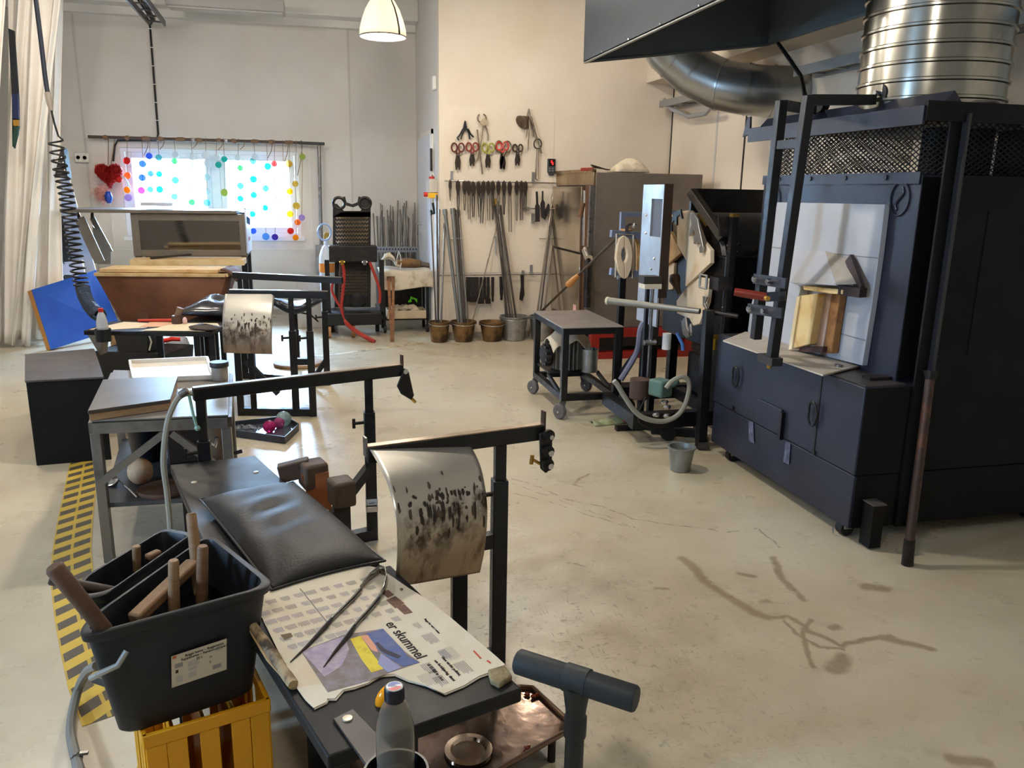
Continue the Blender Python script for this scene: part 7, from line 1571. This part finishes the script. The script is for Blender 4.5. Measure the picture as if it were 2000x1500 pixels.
q = at(425,900,y=cen.y+.05); cq_ = V((q.x,cen.y+.02,sh)); m = MB(); m.lathe([(0,0),(.052,0),(.052,.27),(.046,.27),(.046,.02),(0,.02)], cq_, n=28); tag(m.build('brown_can', mat('brown_paper_can', (128,106,82), .7, n=(8,(96,76,56),.4,.7))), 'tall brown open can at the right end of the work table shelf', 'can')
q = V((cen.x+.06,cen.y+.12,sh)); m = MB(); m.box(q+V((0,0,.09)), (.20,.16,.18), .2); tag(m.build('dark_crate', mat('dark_brown_box', (62,46,36), .7), bevel=.006), 'dark brown wooden box on the middle of the work table shelf', 'box')
q = at(462,883,z=.36); m = MB(); m.tube([at(440,884,y=cen.y-.02), at(462,884,y=cen.y-.02), at(473,881,y=cen.y-.02)], .010, 8); tag(m.build('iron_tube', DARK), 'short iron tube end sticking out right of the work table', 'tube')
m = MB(); q = at(395,840,y=lf.y+.0); m.tube([q, q+V((.02,-.01,-.05)), q+V((.05,-.02,-.07)), q+V((.06,-.02,-.03))], .008, 6); tag(m.build('steel_clamp', CHROME), 'small bright clamp hanging under the work table front rail', 'clamp')
# ================================================================ far bench
b2_ = thing('blowing_bench', 'far glassblowing bench before the brown trough, with black arms and curved shield', 'bench', (-.5,6.3,0))
R2 = .90
NL, NR, FL_, FR_ = at(448,566,z=R2), at(640,569,z=R2), at(455,532,z=R2), at(669,542,z=R2)
u2 = arm(NL, NR, b2_, ((.62,.62),(.80,.62))); arm(FL_, FR_, b2_, ((.83,.62),(.06,.62)))
for t in (.04,):
    p = NL.lerp(NR,t); m = MB(); m.bb(p.x-.022,p.y-.022,0,p.x+.022,p.y+.022,R2-.05); m.build('leg', BLACK, b2_)
p, q = NL.lerp(NR,.62), NL.lerp(NR,.80); m = MB(); m.bar(V((p.x,p.y,.40)), V((q.x,q.y,.40)), .035, .045); m.build('post_tie', BLACK, b2_)
a_, b_ = NL.lerp(NR,.04), NL.lerp(NR,.80); m = MB(); m.bar(a_.xy.to_3d()+V((0,0,.03)), b_.xy.to_3d()+V((0,0,.03)), .05, .05); m.build('floor_bar', BLACK, b2_)
a_ = NL.lerp(NR,.12); m = MB(); m.bar(V((a_.x,a_.y,.40)), V((a_.x+.22*u2.x,a_.y+.22*u2.y,.16)), .035, .035); m.build('brace', BLACK, b2_)
a_ = NL.lerp(NR,.18); m = MB(); m.bb(a_.x-.02,a_.y-.02,.05,a_.x+.02,a_.y+.02,.55); m.build('leg', BLACK, b2_)
a_ = FL_.lerp(FR_,.83); m = MB(); m.bar(V((a_.x,a_.y,.22)), V((a_.x-.14,a_.y-.02,.02)), .035, .035); m.build('brace', BLACK, b2_)
a_, b_ = FL_.lerp(FR_,.06), FL_.lerp(FR_,.83); m = MB(); m.bar(a_.xy.to_3d()+V((0,0,.03)), b_.xy.to_3d()+V((0,0,.03)), .05, .05); m.build('floor_bar', BLACK, b2_)
shield(b2_, NL+V((0,0,-.01)), NL.lerp(NR,.46)+V((0,0,-.01)), [(440,574),(437,592),(435,612),(434,632),(434,652),(435,672),(437,689)], [(536,574),(535,592),(533,612),(532,632),(531,652),(531,672),(532,692)], 'curved stainless shield with brown specks', 46)
# tool board with papers
TBZ = .62
B4 = [at(160,644,z=TBZ), at(272,662,z=TBZ), at(400,652,z=TBZ)]
du_ = u2; nl = V((-u2.y,u2.x,0)); o_ = at(163,646,z=TBZ); e_ = at(392,658,z=TBZ); Lb = (e_-o_).dot(u2); bd = [o_, o_+u2*Lb, o_+u2*Lb+nl*.42, o_+nl*.42]
m = MB(); m.prism([p-V((0,0,.03)) for p in bd], (0,0,.03)); m.build('tool_board', MATS['black_bench_board'], b2_, bevel=.003)
for t0_, v_ in ((.86,.08),(.98,.08),(.9,.34),(.5,.2)):
    p = o_+u2*Lb*t0_+nl*v_; m = MB(); m.bb(p.x-.02,p.y-.02,0,p.x+.02,p.y+.02,TBZ-.03); m.build('leg', BLACK, b2_)
sp0 = o_+u2*(Lb*.55)+nl*.4; sp1 = o_+u2*(Lb*.95)+nl*.4
m = MB(); m.prism([p-V((0,0,.05)) for p in (sp0, sp1, sp1+nl*.9, sp0+nl*.9)], (0,0,.03)); m.build('seat_plank', mpk, b2_)
for t_ in (.15,.85):
    p = sp0.lerp(sp1,t_)+nl*.8; m = MB(); m.bb(p.x-.02,p.y-.02,0,p.x+.02,p.y+.02,TBZ-.05); m.build('leg', BLACK, b2_)
def pb(s, t, z=0): return o_+u2*(Lb*s)+nl*(.42*t)+V((0,0,z))
for pts, mm, lab, z_ in (([(.02,.1),(.20,.12),(.42,.35),(.40,.8),(.12,.9)], mat('cream_paper', (216,198,166), .9), 'cream scrap paper at the left end of the far bench board', .001),
                   ([(.36,.40),(.62,.45),(.64,.9),(.34,.92)], mat('salmon_paper', (214,164,130), .9), 'salmon pink newspaper sheet in the middle of the far bench board', .003),
                   ([(.44,.02),(.96,.04),(1.0,.5),(.92,.85),(.58,.8),(.52,.3)], mat('cream_paper_green', (218,202,168), .9, n=(7,(110,140,130),.66,.7)), 'cream newspaper with green stains on the far bench board', .005)):
    m = MB(); m.prism([pb(a+.0,b_,z_) for a,b_ in pts], (0,0,.0015)); tag(m.build('newspaper_sheet', mm), lab, 'newspaper')
q = pb(.93,.18,.02); m = MB(); m.ball(q, .09, 12, (1.3,.7,.28), Matrix.Rotation(-.35,3,'Z')); tag(m.build('leather_pad', mat('dark_crumpled_leather', (54,42,38), .6), jit=.006), 'dark crumpled leather pad at the right end of the far bench board', 'pad')
# bottle in holder
q = at(205,668,z=.55); q = pb(.185,-.13); q.z = .56
m = MB(); m.lathe([(0,0),(.05,0),(.052,.085),(.047,.085),(.046,.008),(0,.008)], q, n=26); m.build('bottle_holder', PLASTIC, b2_); bt = thing('water_bottle', 'frosted plastic bottle with a red cap in the far bench holder', 'bottle', q+V((0,0,.009)))
m = MB(); m.lathe([(0,.009),(.034,.009),(.037,.03),(.037,.10),(.034,.14),(.024,.18),(.014,.20),(0,.20)], q, n=28); m.build('bottle', mat('frosted_pet', (216,218,220), .3, trans=.5, ior=1.2), bt)
m = MB(); m.lathe([(.016,.2),(.017,.225),(0,.226)], q, n=20); m.build('screw_cap', RED, bt)
m = MB(); a_ = pb(.03,.0); m.prism([a_+V((0,0,-.03)), a_+u2*.1+V((0,0,-.03)), a_+u2*.07+V((0,0,-.17))], nl*.1); m.build('corner_gusset', mat('pale_metal_gusset', (140,132,118), .5, .5), b2_)
# red tongs and wood block on it
m = MB(); m.tube([pb(.24,.9,.012), pb(.40,.92,.016), pb(.54,.9,.02)], .011, 8); tag(m.build('red_handled_bar', mat('orange_red_paint', (186,60,44), .5)), 'orange red bar lying along the back of the far bench board', 'bar')
bk_ = pb(.60,.75,.004); bl_ = thing('shaping_block', 'dark brown wooden shaping block with handle on the far bench board', 'block', bk_)
m = MB(); m.lathe([(0,0),(.036,0),(.04,.02),(.036,.06),(0,.065)], bk_, n=20); m.build('block', mat('wet_dark_wood', (74,52,42), .4), bl_)
m = MB(); m.tube([bk_+V((0,0,.05)), bk_+V((.02,0,.09)), bk_+V((.03,0,.115))], [.02,.024,.026], 10); m.build('grip', mat('grey_wood_grip', (120,96,78), .6), bl_)
m = MB(); m.ball(bk_+V((.055,-.02,.022)), .022, 10, (.8,.8,1.4)); tag(m.build('pink_stub', mat('pale_pink_wax', (220,180,176), .5)), 'pale pink stub beside the dark wooden shaping block', 'stub')
# cushion
cc_ = (sp0+sp1)/2+nl*.48; cw, cl_ = .5, .62
def cush2(u, v, top=True):
    e = (1-abs(2*u-1)**3)*(1-abs(2*v-1)**3); p = cc_+u2*((u-.5)*cw)+nl*((v-.5)*cl_)
    return V((p.x,p.y,TBZ+.005+(.03+.10*max(0,e)**.6*(.85+.3*noise.noise(V((u*4,v*4,7)))) if top else .03-.028*max(0,e)**.3)))
m = MB(); m.grid(cush2, 26, 30); m.grid(lambda u,v: cush2(u,v,False), 26, 30); tag(m.build('leather_cushion', mat('glossy_black_leather', (44,44,48), .22, n=(4,(56,56,60),.4,.7)), angle=180), 'glossy grey black cushion on the far bench before the brown trough', 'cushion')
# tubs and jug by the far bench
q = at(278,705,z=.22); fb = thing('black_bin', 'wide low black bin on the floor in front of the far bench board', 'bin', V((q.x,q.y,0)))
ya = -.35
m = MB(); Rz_ = Matrix.Rotation(ya,3,'Z')
def tubm(c, w, d, h, t=.01, k=.9):
    m = MB(); rr = []
    for (ww, dd, z) in ((w*k,d*k,.0),(w,d,h),(w-.02,d-.02,h),(w*k-.02,d*k-.02,.02)): rr.append([c+Rz_ @ V((sx*ww/2, sy*dd/2, z)) for sx, sy in ((-1,-1),(1,-1),(1,1),(-1,1))])
    m.add([p for q in rr for p in q], [(i*4+k2,i*4+(k2+1) % 4,(i+1)*4+(k2+1) % 4,(i+1)*4+k2) for i in range(3) for k2 in range(4)]+[(3,2,1,0),(12,13,14,15)]); return m
q0 = V((q.x,q.y+.15,.0)); tubm(q0, .62, .42, .30).build('bin', mtub, fb, bevel=.02)
m = MB(); m.box(q0+V((0,0,.29)), (.6,.4,.012), ya); m.build('lid', mtub, fb)
q1 = at(268,690,z=.30); q1 = V((q1.x, q1.y+.12, .30)); r = thing('black_tub', 'small black tub with a bright handle standing on the low black bin', 'tub', q1)
tubm(q1, .30, .24, .20, k=.82).build('tub', mtub, r, bevel=.012)
m = MB(); m.tube([q1+Rz_ @ V((.14,-.1,.17)), q1+Rz_ @ V((.18,-.13,.10)), q1+Rz_ @ V((.15,-.12,.03))], .007, 6); m.build('wire_handle', CHROME, r)
q2 = at(338,735,z=.0); jg = thing('spray_jug', 'translucent jug with a bright red spray handle beside the black bin', 'jug', V((q2.x,q2.y+.05,0)))
c_ = V((q2.x+.05,q2.y+.05,0)); m = MB(); m.lathe([(0,0),(.10,0),(.105,.02),(.105,.24),(.08,.32),(.03,.36),(0,.36)], c_, n=28); m.build('jug', mat('hazy_white_plastic', (196,198,206), .35, trans=.3), jg)
pr_ = at(310,668,y=c_.y-.16); p2 = at(352,663,y=c_.y-.16); p3 = at(312,693,y=c_.y-.16)
m = MB(); m.tube([p3, pr_, pr_], [.014,.016,.016], 8); m.tube([pr_, pr_.lerp(p2,.6)+V((0,0,.012)), p2], [.02,.018,.016], 8); m.build('red_handle', mat('signal_red_plastic', (222,40,26), .4), jg)
m = MB(); m.cyl(p3, V((p3.x,p3.y,.36)), .012, 8); m.build('stem', WHITE, jg)
q = at(228,668,z=.3); m = MB(); m.bb(q.x-.05,q.y,0,q.x+.05,q.y+.1,.36); tag(m.build('wood_offcut', WOOD, bevel=.004), 'pale wooden offcut standing behind the small black tub', 'wood block')
# glass scrap tray on the floor
tq_ = [at(447,838,z=.05), at(556,853,z=.05), at(583,828,z=.05), at(560,812,z=.05), at(447,824,z=.05)]
gt = thing('cullet_tray', 'flat steel floor tray of broken clear and pink glass under the far bench', 'tray', sum(tq_,V())/5)
m = MB(); m.prism([p-V((0,0,.045)) for p in tq_], (0,0,.01)); m.build('tray_floor', mat('blue_grey_tray', (120,124,134), .25, .8), gt)
for k in range(5): m = MB(); m.bar(tq_[k]-V((0,0,.022)), tq_[(k+1) % 5]-V((0,0,.022)), .006, .045); m.build('tray_wall', mat('dark_tray_wall', (56,58,64), .4, .6), gt)
tc_ = sum(tq_,V())/5
mcl = mat('cullet_glass', (226,232,240), .05, trans=.85, ior=1.4)
for k in range(26):
    a_ = random.random(); p = at(450+85*a_, 829+7*random.random()+a_*4, z=.02); m = MB(); m.ball(p, random.uniform(.012,.022), 5, (1,1,.6)); tag(m.build('glass_shard', mcl, jit=.006), 'clear glass shard in the floor tray under the far bench', 'shard', 'clear shards in the cullet tray')
for px, py, rr, col, nm, lab in ((526,833,.042,(200,40,110),'hot_pink_glass','larger hot pink glass ball in the cullet tray'),(545,826,.038,(214,90,150),'rose_glass','rose pink glass ball between the hot pink and clear balls'),(554,818,.052,(196,222,214),'green_tint_glass','largest greenish clear glass ball at the tray\'s right end')):
    p = at(px,py,z=rr+.012); m = MB(); m.ball(p, rr, 20); tag(m.build('glass_ball', mat(nm, col, .03, trans=.7, ior=1.35)), lab, 'ball')
# ================================================================ wheeled table
X0, X1, Y0_, Y1_, ZT = 1.665, 2.105, 5.325, 6.12, .669
wt2 = thing('wheeled_table', 'black wheeled frame table with a bare steel top before the kiln', 'table', ((X0+X1)/2,(Y0_+Y1_)/2,0))
m = MB(); m.bb(X0-.01,Y0_-.01,ZT-.008,X1+.01,Y1_+.01,ZT); m.build('top_plate', mat('rusty_edged_plate', (156,148,142), .36, .5, n=(4,(132,118,108),.45,.75), rn=.1), wt2, bevel=.002)
for x in (X0,X1-.045):
    for y in (Y0_,Y1_-.045):
        m = MB(); m.bb(x,y,.13,x+.045,y+.045,ZT-.009); m.build('leg', BLACK, wt2, bevel=.002)
        c_ = V((x+.022+(.03 if x > 1.9 else -.03), y+.022-.02, .056)); m = MB(); m.lathe([(.02,-.015),(.05,-.017),(.055,-.008),(.055,.008),(.05,.017),(.02,.015)], c_, axis=(.85,.5,0), n=24); cs_ = m.build('caster', mat('grey_caster_rubber', (98,96,98), .5), wt2)
        m = MB(); m.cyl(c_-V((.85,.5,0))*.024, c_+V((.85,.5,0))*.024, .010, 10); m.build('axle', CHROME, cs_)
        m = MB()
        for s_ in (-1,1): m = MB(); m.prism([c_+V((.85,.5,0))*.02*s_+V((-.02,0,.0)), c_+V((.85,.5,0))*.02*s_+V((.02,0,.0)), V((x+.045,y+.02,.13)), V((x,y+.02,.13))], V((.85,.5,0))*.003*s_); m.build('fork', ZINC, cs_)
for z in (.15, ZT-.034):
    for y in (Y0_,Y1_-.045): m = MB(); m.bb(X0+.045,y,z-.02,X1-.045,y+.045,z+.025); m.build('rail', BLACK, wt2)
    for x in (X0,X1-.045): m = MB(); m.bb(x,Y0_+.045,z-.02,x+.045,Y1_-.045,z+.025); m.build('rail', BLACK, wt2)
SZ2 = .255
m = MB(); m.bb(X0+.02,Y0_+.38,SZ2-.012,X1-.02,Y1_-.02,SZ2); m.build('shelf', BLACK, wt2)
for x in (X0+.01,X1-.03): m = MB(); m.bar((x+.01,Y0_+.02,.15),(x+.01,Y0_+.42,SZ2-.02),.02,.03); m.build('shelf_stay', BLACK, wt2)
# motor with cloth, can, fan
mo = thing('electric_motor', 'grey finned electric motor on the wheeled table\'s shelf under a cloth', 'motor', (1.86,5.86,SZ2))
mmot = mat('motor_grey', (150,146,138), .45, .4)
c_ = V((1.86,5.84,SZ2)); m = MB(); m.lathe([(0,.001),(.10,.001),(.10,.26),(.08,.28),(0,.28)], c_, n=36); m.build('housing', mat('dark_motor_core', (74,72,70), .5), mo)
for k in range(22): a_ = 2*pi*k/22; m = MB(); m.box(c_+V((.112*cos(a_),.112*sin(a_),.135)), (.03,.005,.25), a_); m.build('cooling_fin', mmot, mo)
m = MB(); q = V((1.72,5.86,SZ2+.11)); m.lathe([(0,0),(.03,0),(.09,.012),(.09,.03),(.03,.04),(0,.04)], q, axis=(-1,-.3,0), n=24)
fn2 = thing('fan_wheel', 'dark bladed fan wheel leaning at the left of the finned motor', 'fan', (1.72,5.86,SZ2)); m.build('hub', DARK, fn2)
for k in range(9): a_ = 2*pi*k/9; m = MB(); m.box(q+V((-.03,.075*cos(a_),.075*sin(a_)+.0)), (.03,.045,.02), 0); m.build('blade', mdk, fn2)
def mclo(u, v): 
    x = (2*u-1)*.17; y = (2*v-1)*.16; rr = sqrt(x*x+y*y); d_ = max(0,rr-.10); return c_+V((x*(1-.2*d_*4), y*(1-.2*d_*4), .30-d_*1.1+.012*sin(u*13+v*3)*(.3+rr*6)))
m = MB(); m.grid(mclo, 24, 24); tag(m.build('motor_cloth', CLOTH, solid=.006), 'stained pale cloth draped over the finned motor on the wheeled table', 'cloth')
c_ = V((2.0,5.70,SZ2)); m = MB(); m.lathe([(0,.001),(.062,.001),(.064,.18),(.060,.18),(.058,.01),(0,.01)], c_, n=30); tag(m.build('zinc_can', ZINC), 'open zinc can standing beside the motor on the wheeled table shelf', 'can')
# ================================================================ light
mshade = mat('opal_shade', (240,232,214), .4, emit=(255,226,178), es=.5)
def pendant(loc, label, power=95):
    """bell-shaped opal shade; loc = centre of the open rim"""
    r = thing('pendant_lamp', label, 'lamp', loc, 0, 'pendant lamps over the studio')
    pr = [(.185,0),(.182,.05),(.165,.12),(.135,.2),(.10,.26),(.08,.285)]
    m = MB(); n = 32
    m.add([V((q*cos(2*pi*k/n), q*sin(2*pi*k/n), h)) for q, h in pr for k in range(n)], [(i*n+k, i*n+(k+1) % n, (i+1)*n+(k+1) % n, (i+1)*n+k) for i in range(len(pr)-1) for k in range(n)])
    m.build('lamp_shade', mshade, r, local=True, solid=.006)
    m = MB(); m.tube([V((.186*cos(2*pi*k/32), .186*sin(2*pi*k/32), 0)) for k in range(32)], .006, 6, closed=True); m.build('rim', STEEL, r, local=True)
    m = MB(); m.lathe([(.03,.47),(.05,.45),(.055,.36),(.085,.3),(.085,.283)], (0,0,0), n=20)
    for k in range(10): m.box((.07*cos(k*.628), .07*sin(k*.628), .34), (.03,.006,.09), k*.628)
    m.build('lamp_holder', mat('grey_cast_housing', (120,118,114), .5, .3), r, local=True)
    for a in (-.9, 2.2):
        m = MB(); m.grid(lambda u, v, a=a: V((cos(a+(u-.5)*.07), sin(a+(u-.5)*.07), 0))*([.19,.187,.17,.14,.105,.085][round(v*5)]) + V((0,0,[0,.05,.12,.2,.26,.29][round(v*5)])), 1, 5)
        m.build('strap', DARK, r, local=True, solid=.006)
    m = MB(); m.ball((0,0,.17), .045, 14, (1,1,1.3)); m.build('bulb', mat('lit_bulb', (255,240,210), .5, emit=(255,226,180), es=14), r, local=True)
    m = MB(); m.cyl((0,0,.46), (0,0,CZ-loc[2]), .006, 6); m.build('cord', BLACK, r, local=True)
    ld = bpy.data.lights.new('lamp_light', 'POINT'); ld.energy = power; ld.color = (1.0, .935, .84); ld.shadow_soft_size = .09
    lo = bpy.data.objects.new('lamp_light', ld); COL.objects.link(lo); lo.parent = r; lo.location = (0,0,-.02)
    return r
p = at(748, 72, y=7.0)
pendant((p.x, 7.0, p.z), 'lit opal bell pendant lamp hanging in front of the window wall', 50)
pendant((1.95, 6.9, 3.42), 'lit opal pendant lamp hanging before the tool wall', 52)
pendant((-1.7, 7.2, 3.42), 'added unseen opal pendant lamp above the steel cabinet', 55)  # unseen lamp added to brighten the window wall
pendant((-2.1, 5.6, 3.2), 'added unseen opal pendant lamp over the black box', 95)  # unseen lamp added to light the curtain side
pendant((.3, 4.1, 3.2), 'added unseen opal pendant lamp over the open floor', 135)  # unseen lamp added to light the middle of the floor
pendant((-.3, .4, 3.2), 'added unseen opal pendant lamp over the near bench', 52)  # unseen lamp added as fill over the foreground
# daylight
W = bpy.data.worlds.new('daylight'); S.world = W; W.use_nodes = True
bg = W.node_tree.nodes['Background']; bg.inputs['Color'].default_value = (.42,.66,1.0,1); bg.inputs['Strength'].default_value = 170.0
def portal(loc, rot, sx, sy):
    pl = bpy.data.lights.new('window_portal', 'AREA'); pl.shape = 'RECTANGLE'; pl.size = sx; pl.size_y = sy; pl.cycles.is_portal = True
    po = bpy.data.objects.new('window_portal', pl); COL.objects.link(po); po.location = loc; po.rotation_euler = rot
portal(((wx0+wx1)/2, WY+.25, (wz0+wz1)/2), (-pi/2,0,0), wx1-wx0, wz1-wz0)
for ya, yb in LW: portal((-5.45, (ya+yb)/2, 1.75), (0,-pi/2,0), 1.5, yb-ya)
S.view_settings.view_transform = 'Standard'; S.view_settings.look = 'None'; S.view_settings.exposure = 0.18; S.view_settings.gamma = 1.0
S.view_settings.use_curve_mapping = False
